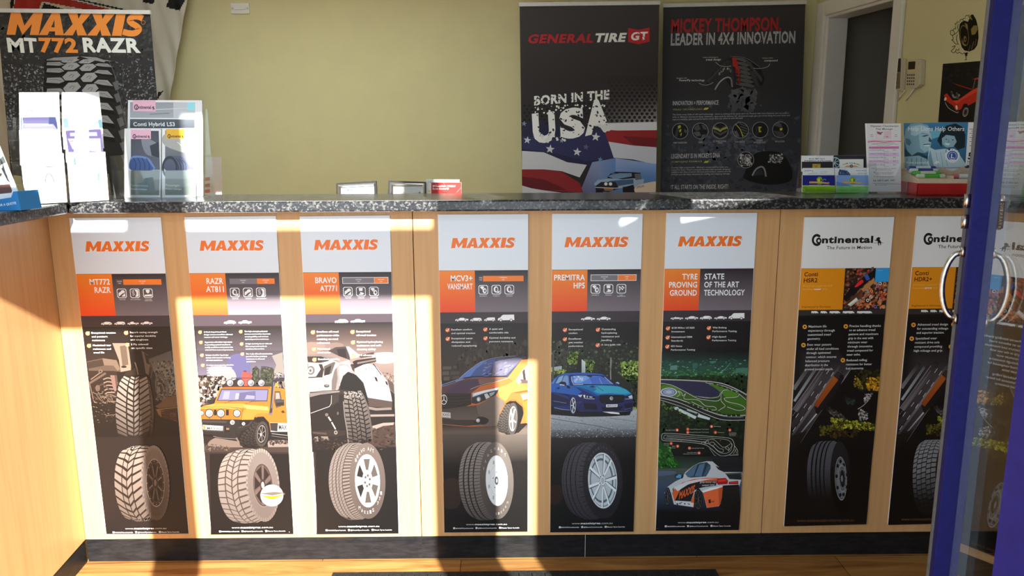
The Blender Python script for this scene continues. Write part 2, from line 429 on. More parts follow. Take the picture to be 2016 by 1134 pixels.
def glyphs(s, b=0.0):
    key = (s, round(b, 3))
    if key not in _glyph:
        cu = bpy.data.curves.new('txt', 'FONT'); cu.body = s; cu.size = 1.0; cu.offset = b; cu.space_character = 1+b*2.2; cu.resolution_u = 3 if len(s) < 18 else 2
        cu.fill_mode = 'BOTH'
        ob = bpy.data.objects.new('txt', cu); COL.objects.link(ob)
        me = bpy.data.meshes.new_from_object(ob.evaluated_get(bpy.context.evaluated_depsgraph_get()))
        v = [(p.co.x, p.co.y) for p in me.vertices]; f = [tuple(p.vertices) for p in me.polygons]
        bpy.data.objects.remove(ob); bpy.data.meshes.remove(me); bpy.data.curves.remove(cu)
        _glyph[key] = (v, f)
    return _glyph[key]
class Art:
    def __init__(self, plane, gain=1.0, dz=1.2e-5, base=0.0):
        self.pl, self.gain, self.dz, self.z = plane, gain, dz, base
        self.v, self.f, self.c, self.clip = [], [], [], None
        self.shift = Vector((0, 0, 0)); self.ey = Vector((0, 0, 1)); self.ex = self.ey.cross(self.pl.n).normalized()
        self.fr(0, 0, 1)
        self.rnd = random.Random(7)
    def fr(self, ox, oy, s):                         # measure in a frame of the photo
        self.ox, self.oy, self.s, self.o = ox, oy, s, None; return self
    def mm(self, org):                               # measure in millimetres from the sheet's top left corner
        self.o = Vector(org); return self
    def pt(self, x, y, z):
        if self.o is not None: q = self.o + self.ex*(x*0.001) - self.ey*(y*0.001) + self.pl.n*z
        else: q = self.pl.at(self.ox+x/self.s, self.oy+y/self.s, z)
        return q + self.shift
    def up(self, k=1): self.z += self.dz*k
    def add(self, pts, col, bump=True, z=None):
        """pts in frame pixels; col one hex or one per point"""
        if bump: self.up()
        z = self.z if z is None else z
        i = len(self.v)
        V = [self.pt(p[0], p[1], z) for p in pts]
        K = [hx(col, self.gain)]*len(pts) if isinstance(col, str) else [hx(k, self.gain) if isinstance(k, str) else k for k in col]
        if self.clip:                                # trim to the sheet: planes given as (point, inward normal)
            for q, n in self.clip:
                D = [(v-q).dot(n) for v in V]
                if min(D) >= 0: continue
                W, KK = [], []
                for j in range(len(V)):
                    k = (j+1) % len(V)
                    if D[j] >= 0: W.append(V[j]); KK.append(K[j])
                    if (D[j] >= 0) != (D[k] >= 0):
                        t = D[j]/(D[j]-D[k]); W.append(V[j].lerp(V[k], t)); KK.append(tuple(K[j][m_]+(K[k][m_]-K[j][m_])*t for m_ in range(3)))
                V, K = W, KK
                if len(V) < 3: return
        self.v += V; self.f.append(tuple(range(i, i+len(V)))); self.c.append(K)
    def trim(self, quad, inset=0.0004):
        P = [self.pt(x, y, 0) for x, y in pairs(quad)]; c = sum(P, Vector())/len(P); self.clip = []
        for j in range(len(P)):
            e = (P[(j+1) % len(P)]-P[j]).normalized(); n = self.pl.n.cross(e)
            if (c-P[j]).dot(n) < 0: n = -n
            self.clip.append((P[j]+n*inset, n))
    def p(self, col, s, c=0):                        # polygon (c: smoothed)
        pts = pairs(s); self.add(crom(pts) if c else pts, col)
    def q(self, cols, s):                            # quad strip gradient: colours per corner
        self.add(pairs(s), cols.split() if isinstance(cols, str) else cols)
    def vg(self, c0, c1, s, n=8):                    # quad TL TR BR BL with a vertical blend
        a, b_, c, d = pairs(s); self.up(); A, B = hx(c0, self.gain), hx(c1, self.gain)
        for k in range(n):
            t0, t1 = k/n, (k+1)/n
            L = lambda u, v, t: (u[0]+(v[0]-u[0])*t, u[1]+(v[1]-u[1])*t)
            m0 = tuple(A[i]+(B[i]-A[i])*t0 for i in range(3)); m1 = tuple(A[i]+(B[i]-A[i])*t1 for i in range(3))
            self.add([L(a, d, t0), L(b_, c, t0), L(b_, c, t1), L(a, d, t1)], [m0, m0, m1, m1], False)
    def l(self, col, w, s, c=0):                     # stroke
        pts = pairs(s); pts = crom(pts, False) if c else pts
        self.up(); n = len(pts); L, R_ = [], []
        for i, p in enumerate(pts):
            a, b_ = pts[max(i-1, 0)], pts[min(i+1, n-1)]
            dx, dy = b_[0]-a[0], b_[1]-a[1]; d = math.hypot(dx, dy) or 1
            L.append((p[0]-dy/d*w/2, p[1]+dx/d*w/2)); R_.append((p[0]+dy/d*w/2, p[1]-dx/d*w/2))
        if isinstance(col, str) and ' ' in col:          # colour runs from the first to the second
            A, B = [hx(k, self.gain) for k in col.split()]; K = [tuple(A[m_]+(B[m_]-A[m_])*i/(n-1) for m_ in range(3)) for i in range(n)]
            for i in range(n-1): self.add([L[i], L[i+1], R_[i+1], R_[i]], [K[i], K[i+1], K[i+1], K[i]], False)
            return
        for i in range(n-1): self.add([L[i], L[i+1], R_[i+1], R_[i]], col, False)
    def ell(self, cx, cy, rx, ry, rot=0, n=28, a0=0, a1=360):
        r = math.radians(rot); o = []
        k = n if a1-a0 >= 360 else n+1
        for i in range(k):
            t = math.radians(a0+(a1-a0)*i/n); x, y = rx*math.cos(t), ry*math.sin(t)
            o.append((cx+x*math.cos(r)-y*math.sin(r), cy+x*math.sin(r)+y*math.cos(r)))
        return o
    def e(self, col, cx, cy, rx, ry=None, rot=0, n=28): self.add(self.ell(cx, cy, rx, ry or rx, rot, n), col)
    def r(self, col, w, cx, cy, rx, ry=None, rot=0, n=28, a0=0, a1=360):
        ry = ry or rx; o = self.ell(cx, cy, rx, ry, rot, n, a0, a1); i_ = self.ell(cx, cy, rx-w, ry-w*ry/rx, rot, n, a0, a1); self.up()
        m = len(o)
        for k in range(m if a1-a0 >= 360 else m-1): self.add([o[k], o[(k+1) % m], i_[(k+1) % m], i_[k]], col, False)
    def sc(self, n, s, cols, size, asp=1.0, ang=0, jit=180, seed=1, fall=None, sides=5):
        """scatter of small flecks inside a quad TL TR BR BL"""
        R = random.Random(seed); a, b_, c, d = pairs(s); cols = cols.split()
        for k in range(n):
            u, v = R.random(), R.random()
            if fall and R.random() > fall(u, v): continue
            x = (a[0]*(1-u)+b_[0]*u)*(1-v)+(d[0]*(1-u)+c[0]*u)*v; y = (a[1]*(1-u)+b_[1]*u)*(1-v)+(d[1]*(1-u)+c[1]*u)*v
            r = size*(0.5+R.random()); t = math.radians(ang+(R.random()-0.5)*jit); rr = [0.7+0.5*R.random() for _ in range(sides)]
            pts = []
            for i in range(sides):
                w = 2*math.pi*i/sides; X, Y = r*rr[i]*math.cos(w), r*rr[i]*math.sin(w)*asp
                pts.append((x+X*math.cos(t)-Y*math.sin(t), y+X*math.sin(t)+Y*math.cos(t)))
            self.add(pts, R.choice(cols), False, self.z+self.dz*(1+k % 9)*0.9)
        self.up(10)
    def t(self, s, x0, y0, x1, y1, h, col, b=0.0, it=0.0, up=None):
        """one line of lettering: baseline from (x0,y0) to (x1,y1), capital height h (frame pixels)"""
        if not s.strip(): return
        v, f = glyphs(s, b); self.up()
        mx0 = min(p[0] for p in v); mx1 = max(p[0] for p in v); W = mx1-mx0 or 1
        cap = 0.7
        lean = (0 if self.o is not None else (self.ox+x0/self.s-1039)/7740) if up is None else up
        i = len(self.v); cc = hx(col, self.gain)
        for (x, y) in v:
            g = (x-mx0)/W; hh = y/cap*h
            xx = x0+(x1-x0)*g+hh*(lean+it); yy = y0+(y1-y0)*g-hh
            self.v.append(self.pt(xx, yy, self.z))
        for q in f: self.f.append(tuple(i+k for k in q)); self.c.append([cc]*len(q))
    def tl(self, lines, x0, y0, dy, h, col, wpc, b=0.0, slope=0.0, dx=0.0, it=0.0):
        """several left-aligned lines; wpc = width per character"""
        for k, s in enumerate(lines.split('|')):
            if s.strip():
                w = wpc*sum(0.55 if ch in "iljtfrI.,'1 " else (1.4 if ch in 'mwMW' else 1.0) for ch in s)
                self.t(s, x0+dx*k, y0+dy*k, x0+dx*k+w, y0+dy*k+slope*w, h, col, b, it)
    def mesh(self, name, m, parent, loc):
        me = bpy.data.meshes.new(name)
        loc = Vector(loc)
        me.from_pydata([p-loc for p in self.v], [], self.f)
        ca = me.color_attributes.new('ink', 'FLOAT_COLOR', 'CORNER')
        flat = []
        for c in self.c:
            for k in c: flat += [k[0], k[1], k[2], 1.0]
        ca.data.foreach_set('color', flat)
        o = link(name, me, parent, None, [m])
        return o
def board(name, quad, plane, th, art, label, cat, group=None, edge='white_card', ink='print_gloss', back=None, sheet='printed_sheet'):
    """thin board whose front face is the quad (photo pixels TL TR BR BL) on a plane, with a printed sheet on it"""
    P = [plane.at(*p) for p in pairs(quad)]
    org = (P[2]+P[3])/2 - plane.n*th/2
    bm = bmesh.new()
    bm_prism(bm, [p-org for p in P], -plane.n*(th if back is None else back))
    o = done(name, bm, edge, loc=org)
    if label: tag(o, label, cat, group)
    if art:
        s = art.mesh(sheet, ink, o, org)
    return o
def bg_quad(a, quad, col):
    a.p(col, quad)
# ------------------------------------------------------------------ drawing of a tyre, three-quarter view
def tyre(a, cx, cy, R, ax, W, style, rim='silver', rot=0, rimk=0.64, dark='17171a', lug=('6a6a70', '3c3c42'), wall=('2c2c31', '1c1c20'), hub=None, fade=None, low=None):
    """cx,cy: centre of the front face; R, ax: its vertical and horizontal radius; W: tread width to the left"""
    cr, sr = math.cos(math.radians(rot)), math.sin(math.radians(rot))
    def P(th, w, k=1.0):
        e = w/W if W else 0
        sh = 1-0.075*max(0, abs(e-0.5)*2-0.6)/0.4
        x, y = -w+ax*k*sh*math.cos(th), -R*k*sh*math.sin(th)
        return (cx+x*cr-y*sr, cy+x*sr+y*cr)
    def mix(c0, c1, t):
        A, B = hx(c0, a.gain), hx(c1, a.gain); t = min(max(t, 0), 1)
        return tuple(A[i]+(B[i]-A[i])*t for i in range(3))
    def tone(th, c, d):
        k = (math.sin(th)+1)/2
        m = mix(d, c, 0.15+0.85*k)
        if low and math.sin(th) < low: m = tuple(x*max(0.12, 1-(low-math.sin(th))*1.1) for x in m)
        return m
    N = 40
    ths = [math.pi*(0.5+i/N) for i in range(N+1)]
    a.up()
    for i in range(N):                                # carcass of the tread
        a.add([P(ths[i], 0), P(ths[i], W*0.5), P(ths[i], W), P(ths[i+1], W), P(ths[i+1], W*0.5), P(ths[i+1], 0)], dark, False)
    a.up()
    def blk(t0, t1, w0, w1, sk=0.0, c=None, d=None):
        t = math.pi/2 + math.pi*t0; u = math.pi/2 + math.pi*t1; s = math.pi*sk
        a.add([P(t, W*w0, 1.012), P(t+s, W*w1, 1.012), P(u+s, W*w1, 1.012), P(u, W*w0, 1.012)], [tone(t, c or lug[0], d or lug[1]) for _ in range(4)], False)
    if style == 'mud':
        n = 13
        for i in range(-1, n+1):
            t0 = i/n; h = 0.72/n
            for w0, w1, sk in ((0.02, 0.30, 0.05), (0.70, 0.98, -0.05)): blk(t0+(0.0 if w0 < 0.5 else 0.05), t0+h+(0.0 if w0 < 0.5 else 0.05), w0, w1, sk)
            blk(t0+0.045, t0+h*0.95+0.045, 0.34, 0.50, 0.045); blk(t0+0.085, t0+h*0.9+0.085, 0.53, 0.67, -0.03)
    elif style == 'allterrain':
        n = 17
        for i in range(n):
            t0 = i/n; h = 0.80/n
            blk(t0, t0+h*0.9, 0.02, 0.26, 0.012); blk(t0+0.01, t0+h+0.01, 0.30, 0.46, 0.03); blk(t0+0.03, t0+h+0.03, 0.50, 0.68, -0.03); blk(t0+0.005, t0+h+0.005, 0.72, 0.98, 0.0)
    elif style == 'road':
        n = 34
        for i in range(n):
            t0 = i/n; h = 0.86/n
            blk(t0, t0+h*0.75, 0.02, 0.30, 0.01)
            for w0, w1 in ((0.33, 0.45), (0.48, 0.58), (0.62, 0.75), (0.78, 0.97)): blk(t0+0.008, t0+h+0.008, w0, w1, 0.02)
    elif style in ('van', 'steer', 'summer'):
        cuts = {'van': ((0.02, 0.26), (0.31, 0.47), (0.53, 0.69), (0.75, 0.98)), 'steer': ((0.03, 0.24), (0.29, 0.40), (0.46, 0.57), (0.63, 0.74), (0.80, 0.98)),
                'summer': ((0.02, 0.30), (0.33, 0.52), (0.56, 0.70), (0.745, 0.86), (0.89, 0.99))}[style]
        n = 36
        for i in range(n):
            for j, (w0, w1) in enumerate(cuts):
                g = 1.0 if (style == 'steer' and j in (0, 4)) else (0.84 if style == 'van' else 0.95)
                blk(i/n, i/n+g/n, w0, w1, 0.006 if style == 'van' else (0.012 if j % 2 else -0.012) if style == 'steer' and j not in (0, 4) else 0)
        if style == 'summer':
            a.up()
            for i in range(22):
                blk(i/22, i/22+0.006, 0.02, 0.17, 0, dark, dark)
    elif style == 'drive':
        n = 22
        for i in range(n):
            for j in range(5):
                o = 0.012*(j % 2)
                blk(i/n+o, i/n+0.78/n+o, 0.04+j*0.19, 0.04+j*0.19+0.165, 0.008)
    a.up()
    # side wall
    M = 48
    prof = ((1.0, 0), (0.965, 1), (0.90, 0), (0.78, 1), (rimk+0.03, 0), (rimk, 1))
    E_ = lambda k, t: (cx+(ax*k*math.cos(t))*cr-(-R*k*math.sin(t))*sr, cy+(ax*k*math.cos(t))*sr+(-R*k*math.sin(t))*cr)
    for (k0, s0), (k1, s1) in zip(prof, prof[1:]):
        for i in range(M):
            t0, t1 = 2*math.pi*i/M, 2*math.pi*(i+1)/M
            c = wall[1] if s0 else wall[0]
            tt = (t0+t1)/2
            m0 = tone(tt, c, wall[1]) if s0 == 0 else tone(tt, wall[0], wall[1])
            if low and math.sin(tt) < low: m0 = tuple(x*0.6 for x in m0)
            a.add([E_(k0, t0), E_(k0, t1), E_(k1, t1), E_(k1, t0)], [m0]*4, False)
    a.up()
    if style in ('mud', 'allterrain'):                # shoulder lugs wrapping on to the wall
        for i in range(44):
            t = 2*math.pi*i/44; d = 0.085
            a.add([E_(1.005, t), E_(1.005, t+d), E_(0.90, t+d*0.9), E_(0.90, t+d*0.1)], [tone(t, lug[0], lug[1])]*4, False)
        a.up()
    rk = rimk
    def disc(k, c, dx=0.0, kx=1.0):
        a.up(); a.add([(lambda p: (p[0]+dx*ax, p[1]))(E_(k, 2*math.pi*i/36)) for i in range(36)], c, False)
    def spoke(t, k0, k1, w0, w1, c, dt=0.0):
        a.add([E_(k0, t-w0), E_(k0, t+w0), E_(k1, t+dt+w1), E_(k1, t+dt-w1)], c, False)
    if rim == 'silver10':
        disc(rk, 'd3dbe0'); disc(rk*0.95, '8f99a2'); disc(rk*0.90, 'c3ced6', -0.03); disc(rk*0.80, '59626b', -0.05); disc(rk*0.72, 'b9c4cc', -0.06)
        a.up()
        for i in range(5):
            t = 1.1+2*math.pi*i/5
            for s in (-0.26, 0.26): spoke(t, 0.10, rk*0.96, 0.5, 0.055, '5f6870', s+0.05)
        a.up()
        for i in range(5):
            t = 1.1+2*math.pi*i/5
            for s in (-0.26, 0.26): spoke(t, 0.10, rk*0.97, 0.32, 0.05, 'e4ebef', s)
        disc(0.12, 'dfe6ea'); disc(0.085, 'aeb8c0')
    elif rim == 'silver6':
        disc(rk, 'f2f2f0'); disc(rk*0.95, 'b9b7b4'); disc(rk*0.92, 'e4e2de', -0.02)
        a.up()
        for i in range(6):
            t = 0.52+2*math.pi*i/6
            spoke(t, rk*0.42, rk*0.86, 0.22, 0.30, '6b625c' if math.cos(t) > -0.2 else '2a2220')
        a.up()
        for i in range(6):
            t = 0.0+2*math.pi*i/6; spoke(t, 0.1, rk*0.93, 0.55, 0.22, 'f6f6f4')
        disc(0.22, 'eeeeec'); a.up()
        for i in range(6):
            t = 0.3+2*math.pi*i/6; q = E_(0.14, t); a.e('6c655f', q[0], q[1], R*0.028, R*0.035)
        disc(0.07, 'd8d6d2')
    elif rim == 'white':
        disc(rk, 'dfe3e5'); disc(rk*0.965, 'f4f4f4'); disc(rk*0.62, 'e6e7e8'); disc(rk*0.58, 'f6f6f6'); a.up()
        for i in range(8):
            q = E_(rk*0.75, 2*math.pi*i/8+0.3); a.e('b9b9ba', q[0], q[1], R*0.02, R*0.055)
        for i in range(5):
            q = E_(rk*0.33, 2*math.pi*i/5+0.3); a.e('9a9a9c', q[0], q[1], R*0.014, R*0.02)
        disc(0.11, '55555a'); disc(0.055, 'c9c9c9')
    elif rim == 'black':
        disc(rk*1.02, 'c9b8b0'); disc(rk*0.985, '3a2f2d'); disc(rk*0.86, '55443f'); disc(rk*0.80, '241b1a', -0.02); a.up()
        for i in range(8):
            t = 0.35+2*math.pi*i/8; spoke(t, 0.16, rk*0.80, 0.30, 0.12, '4f3f3c'); 
        a.up()
        for i in range(8):
            t = 0.35+2*math.pi*i/8; spoke(t-0.05, 0.2, rk*0.76, 0.06, 0.03, 'a8958e')
        for i in range(16):
            q = E_(rk*0.92, 2*math.pi*i/16); a.e('d8c8c0', q[0], q[1], R*0.010, R*0.012)
        disc(0.20, '5a4a46'); disc(0.15, '2e2422'); disc(0.09, '8f7d77')
    elif rim == 'bronze':
        disc(rk*1.01, '9b8780'); disc(rk*0.97, '55423d'); disc(rk*0.90, '6b5852', -0.02); a.up()
        for i in range(6):
            t = 0.4+2*math.pi*i/6; spoke(t+0.5, 0.16, rk*0.86, 0.16, 0.36, '2d201d')
        a.up()
        for i in range(6):
            t = 0.4+2*math.pi*i/6; spoke(t, 0.12, rk*0.92, 0.30, 0.10, '7c6760')
        disc(0.17, '4a3833'); disc(0.09, 'e8dcd6')
    elif rim == 'truck':
        disc(rk, '6d7074'); disc(rk*0.93, '24262a', 0.02); disc(rk*0.90, '5d6064', 0.05); a.up()
        for i in range(9):
            t = 0.2+2*math.pi*i/9; q = E_(rk*0.78, t); a.e('0b0b0d', q[0]+ax*0.03, q[1], R*0.035, R*0.05)
        disc(rk*0.64, '76797d', 0.13); disc(rk*0.58, '54575b', 0.14); a.up()
        for i in range(10):
            q = E_(rk*0.50, 2*math.pi*i/10); a.e('25272a', q[0]+ax*0.14, q[1], R*0.012, R*0.018)
        disc(rk*0.40, '131315', 0.15); disc(rk*0.15, '6a6a6a', 0.10)

# ------------------------------------------------------------------ lettering of the heavy slanted tyre logo, 1330 units long
LOGO = [('0 0 0 1 95 1 160 .42 225 1 320 1 320 0 232 0 232 .5 160 0 88 .5 88 0', 0),
        ('0 0 85 1 125 1 125 .70 108 .36 125 .36 125 .17 96 .17 88 0', 322), ('250 0 165 1 125 1 125 .70 142 .36 125 .36 125 .17 154 .17 162 0', 322),
        ('0 0 75 .51 8 1 102 1 122 .75 140 1 236 1 168 .51 240 0 146 0 120 .28 98 0', 562), ('0 0 75 .51 8 1 102 1 122 .75 140 1 236 1 168 .51 240 0 146 0 120 .28 98 0', 802),
        ('0 0 0 1 95 1 95 0', 1050)]
def logo(a, x0, y0, x1, y1, h, col, it=0.2):
    k = (x1-x0)/1330; M = lambda x, u: (x0+x*k+it*u*h, y0+(y1-y0)*x/1330-u*h)
    a.up()
    for s, dx in LOGO: a.add([M(x+dx, u) for x, u in pairs(s)], col, False)
    S = crom([(1322, .80), (1280, .87), (1222, .87), (1196, .72), (1222, .58), (1272, .46), (1306, .31), (1280, .14), (1218, .12), (1152, .19)], False, 5)
    a.l(col, 0.275*h, [M(x, u) for x, u in S])
def tread(a, L, R_, rows, c0, c1, gap, style='chev'):
    """tread seen from the front between two edge lines (lists of points, top to bottom)"""
    L, R_ = crom(pairs(L), False, 8), crom(pairs(R_), False, 8)
    n = min(len(L), len(R_))-1
    def P(u, v):
        f = min(max(v, 0), 0.9999)*n; i = int(f); t = f-i
        l = [L[i][k]+(L[i+1][k]-L[i][k])*t for k in (0, 1)]; r = [R_[i][k]+(R_[i+1][k]-R_[i][k])*t for k in (0, 1)]
        return (l[0]+(r[0]-l[0])*u, l[1]+(r[1]-l[1])*u)
    a.up()
    for i in range(n): a.add([L[i], R_[i], R_[i+1], L[i+1]], gap, False)
    a.up()
    A, B = hx(c0, a.gain), hx(c1, a.gain)
    def blk(u0, u1, v0, v1, s0, s1):
        t = min(max((v0+v1)/2, 0), 1); c = tuple(A[k]+(B[k]-A[k])*t for k in range(3))
        if v0+min(s0, s1) < -0.02 or v1+max(s0, s1) > 1.02: return
        a.add([P(u0, v0+s0), P(u1, v0+s1), P(u1, v1+s1), P(u0, v1+s0)], [c]*4, False)
    for i in range(-2, rows+1):
        v = i/rows; h = 0.70/rows; k = 1.1/rows
        if style == 'chev':
            blk(0.01, 0.30, v, v+h, 0, k); blk(0.70, 0.99, v+h*0.7, v+h*1.7, k, 0)
            blk(0.34, 0.50, v+h*0.3, v+h*1.2, k, k*1.5); blk(0.54, 0.67, v+h*0.9, v+h*1.8, k*1.2, k*0.6)
        else:
            blk(0.01, 0.19, v, v+h, 0, 0.02); blk(0.24, 0.40, v+0.02, v+h+0.02, 0, k*0.4); blk(0.43, 0.56, v, v+h, k*0.3, 0); blk(0.60, 0.76, v+0.02, v+h+0.02, 0, k*0.4); blk(0.81, 0.99, v, v+h, 0, -0.02)
# ================================================================== the eight tall posters on the counter front
Q = {1: '136 429 316.5 428 371.7 1050.9 209.3 1051.8', 2: '363 427.5 543 425 578.1 1051.2 415.5 1052.7', 3: '589.9 426 767.4 423.9 785.2 1050.2 623.2 1051.8',
     4: '861.8 422.4 1039.8 421.5 1039 1046.5 874.8 1048', 5: '1087 420.8 1265.4 420.8 1247 1045.9 1082.7 1047.8', 6: '1312.3 419.3 1491 419 1455 1042.8 1290.2 1044.3',
     7: '1584.3 427.6 1760.8 427 1704.9 1031.5 1543.5 1035.5'}
PPL = ypl(YP-0.004)
def car_sil(a, x, y, w, kind, col='e8e8ea', wh='2a2428'):
    """little side-view car, wheels standing on y"""
    S = {'suv': '0 4.4 1 3.2 5 2.9 8 .8 10 .3 17 .5 20 1.2 22 3.0 23 3.6 23 6.2 0 6.4', 'wagon': '0 4.6 1 3.4 4 3.0 7 .6 9 .2 18 .2 21 .6 23 3 23 6.4 0 6.4',
         'pickup': '0 4 .5 3.4 5 3 8 .6 13 .4 14 3 24 3 24 5.8 0 6.2', 'ute': '0 4.6 1 3.4 6 3 9 .8 15 .6 18 2.6 24 2.8 24 5.6 0 6.2',
         'sedan': '0 4.8 1 3.8 6 3.2 10 1.2 15 1 20 3 24 3.4 24.5 5.8 0 6.2', 'conv': '0 4.8 1 3.8 7 3.2 10 1.8 11 3.2 14 2.8 19 3.4 24 3.8 24 5.8 0 6.2',
         'van': '0 5 1 3.6 4 2.8 7 .2 9 -.4 22 -.4 22.5 5.8 0 6.2', 'bigvan': '0 4.6 1 2.6 4 1.6 7 -2 9 -2.6 25 -2.8 25.5 5.8 0 6.2'}[kind]
    k = w/24.0
    a.p(col, [(x+px*k, y+(py-7.2)*k) for px, py in pairs(S)])
    for wx in (4.6, 18.6 if kind != 'bigvan' else 20.5):
        a.e(wh, x+wx*k, y-1.2*k, 2.3*k, n=14); a.e(col, x+wx*k, y-1.2*k, 1.5*k, n=12)
def tick(a, x, y, r=6.4):
    a.e('dd6a33', x, y, r, n=22)
    a.l('ffffff', r*0.30, [(x-r*0.75, y-r*0.05), (x-r*0.25, y+r*0.55), (x+r*0.85, y-r*0.85)])
def icon(a, x, y, k):
    """white framed pictogram, about 30 mm square"""
    w = 14.5
    rr = [(x-w, y-w+4), (x-w+4, y-w), (x+w-4, y-w), (x+w, y-w+4), (x+w, y+w-4), (x+w-4, y+w), (x-w+4, y+w), (x-w, y+w-4)]
    a.p('dcdcde', rr); a.p('4a444a', [(x+(p-x)*0.87, y+(q-y)*0.87) for p, q in rr])
    T = lambda s: [(x+p, y+q) for p, q in pairs(s)]
    if k == 'mud': a.p('e4e4e6', T('-10 3 -9 -2 -4 -4 0 -9 6 -10 9 -7 10 -3 4 0 0 2 -6 7 -10 10')); a.p('e4e4e6', T('-2 10 10 -1 10 10'))
    elif k == 'clean':
        a.p('e4e4e6', T('0 -11 8 -11 11 -8 11 8 8 11 0 11 4 4 5 0 4 -4'))
        for j in range(4): a.l('e4e4e6', 1.6, T('%g %g %g %g' % (-9+j*0.6, -6+j*4.2, -2+j*0.6, -9+j*4.2)))
    elif k == 'punct': a.p('e4e4e6', T('-6 -11 6 -11 5 -3 0 1 -5 -3')); a.p('e4e4e6', T('-11 5 11 3 11 10 -11 10'))
    elif k == 'gem': a.p('e4e4e6', T('-10 -8 -7 -11 0 -11 3 -8 -3 0')); a.e('e4e4e6', x+4, y+3, 6, 8); a.e('4a444a', x+5, y+3, 2.6, 4)
    elif k == 'snake': a.p('e4e4e6', T('-6 -11 6 -11 5 -2 -5 -2')); a.p('e4e4e6', T('-3 1 4 2 10 6 6 10 -8 10 -2 6'))
    elif k == 'flag':
        for i in range(4):
            for j in range(3):
                if (i+j) % 2 == 0: a.p('ececee', T('%g %g %g %g %g %g %g %g' % (-7+i*4, -7+j*4-i*.6, -3+i*4, -7.6+j*4-i*.6, -3+i*4, -3.6+j*4-i*.6, -7+i*4, -3+j*4-i*.6)))
        a.l('ececee', 1.2, T('-8 -9 -5 10'))
    elif k == 'tyre': a.e('e4e4e6', x-1, y-1, 7, 9.5); a.e('4a444a', x+0.5, y-1, 3.6, 6); a.p('e4e4e6', T('0 10 10 2 10 10'))
def tall_poster(i, title, bar, icons, cars, bullets, label, picture, body='120e10', right_title=None, pg=1.25):
    a = Art(PPL, 1.25)
    a.trim(Q[i])
    q = pairs(Q[i]); o = PPL.at(*q[0])
    W, H = 270.5, 1029.0
    a.mm(o)
    R = lambda x0, y0, x1, y1: [(x0, y0), (x1, y0), (x1, y1), (x0, y1)]
    a.p(body, R(0, 169, W, H))
    a.p('cdd3db', R(0, 0, W, 169.3))
    a.vg('dc7a24', 'd8421c', R(0, 170.2, 108, 299)); a.vg('231c22', '6e646b', R(108, 170.2, W, 299)); a.p('332a30', R(0, 299.6, W, 333.3))
    logo(a, 38, 101.6, 225.5, 101.4, 31, 'f1f3f5', 0.2); logo(a, 37.5, 101.2, 225, 101, 30.4, 'dc6a1e', 0.2)
    a.r('8a8a8a', 0.8, 229, 80.5, 2.6)
    for k, (s, x0) in enumerate(title): a.t(s, x0, 202+25*k, 100.5, 202+25*k, 17.2, 'f4f2ee', 0.022)
    if right_title:
        for k, (s, x1) in enumerate(right_title): a.t(s, 122, 202+25*k, x1, 202+25*k, 17.2, 'f4f2ee', 0.022)
    if bar:
        m, c0, lab0, lab1, frame = bar
        if frame: a.p('d8d6d6', R(118, 185, 257, 205))
        a.p(c0, R(119.5, 186.5, m, 203.5)); a.p('dd7226', R(m+0.8, 186.5, 255.5, 203.5))
        for s, xa, xb in ((lab0, 119.5, m), (lab1, m+0.8, 255.5)):
            cx = (xa+xb)/2; wd = min((xb-xa)*0.7, 2.4*len(s))
            a.t(s, cx-wd/2, 194, cx+wd/2, 194, 3.4, 'e8e0dc'); a.t('50%' if 'ON' in s and c0 != '4a454c' else '10%', cx-4, 200, cx+4, 200, 3, 'e8e0dc')
    for k, (kind, s) in enumerate(icons):
        icon(a, 133+k*39.5, 229.3, kind)
        for j, w in enumerate(s.split('|')): a.t(w, 133+k*39.5-1.15*len(w), 250+4*j, 133+k*39.5+1.15*len(w), 250+4*j, 3.0, 'e0dce0')
    tot = sum(w for _, w in cars)+6*(len(cars)-1); x = (W-tot)/2 + (4 if i == 1 else 0)
    for kind, w in cars: car_sil(a, x, 327, w, kind); x += w+6
    a.gain = pg; picture(a); a.gain = 1.25
    a.z = max(a.z, 2.2e-3); a.mm(o)
    for x, y, s, sz in bullets:
        tick(a, x+6, y, 6.6 if sz > 4.5 else 5.6)
        dy = 11.6 if sz > 4.5 else 8.2
        a.tl(s, x+17.5, y+0.8, dy, sz, 'f0eeec', sz*0.86, 0.012)
    a.t('www.', 68.5, 1001.6, 96, 1001.6, 6.2, 'b8b4b2'); a.t('maxxistyres', 97, 1001.6, 160.5, 1001.6, 6.2, 'ffffff', 0.018); a.t('.com.au', 162, 1001.6, 200, 1001.6, 6.2, 'b8b4b2')
    for x, s, x1 in ((27, 'MAXXISTyresAustralia', 92), (99, '@MaxxisTyresAustralia', 167), (175, 'Maxxis Tyres Australia', 240)):
        a.p('f2f2f2', R(x, 1008.5, x+6, 1014.5))
        if x == 27: a.t('f', x+2, 1014, x+4.6, 1014, 4.4, '1a1518', 0.02)
        else: a.r('1a1518', 0.8, x+3, 1011.5, 1.8, n=14)
        a.t(s, x+8, 1013.8, x1, 1013.8, 3.6, 'e6e2e0', 0.012)
    return board('poster', Q[i], PPL, 0.004, a, label, 'poster', 'tall tyre posters on the counter front')

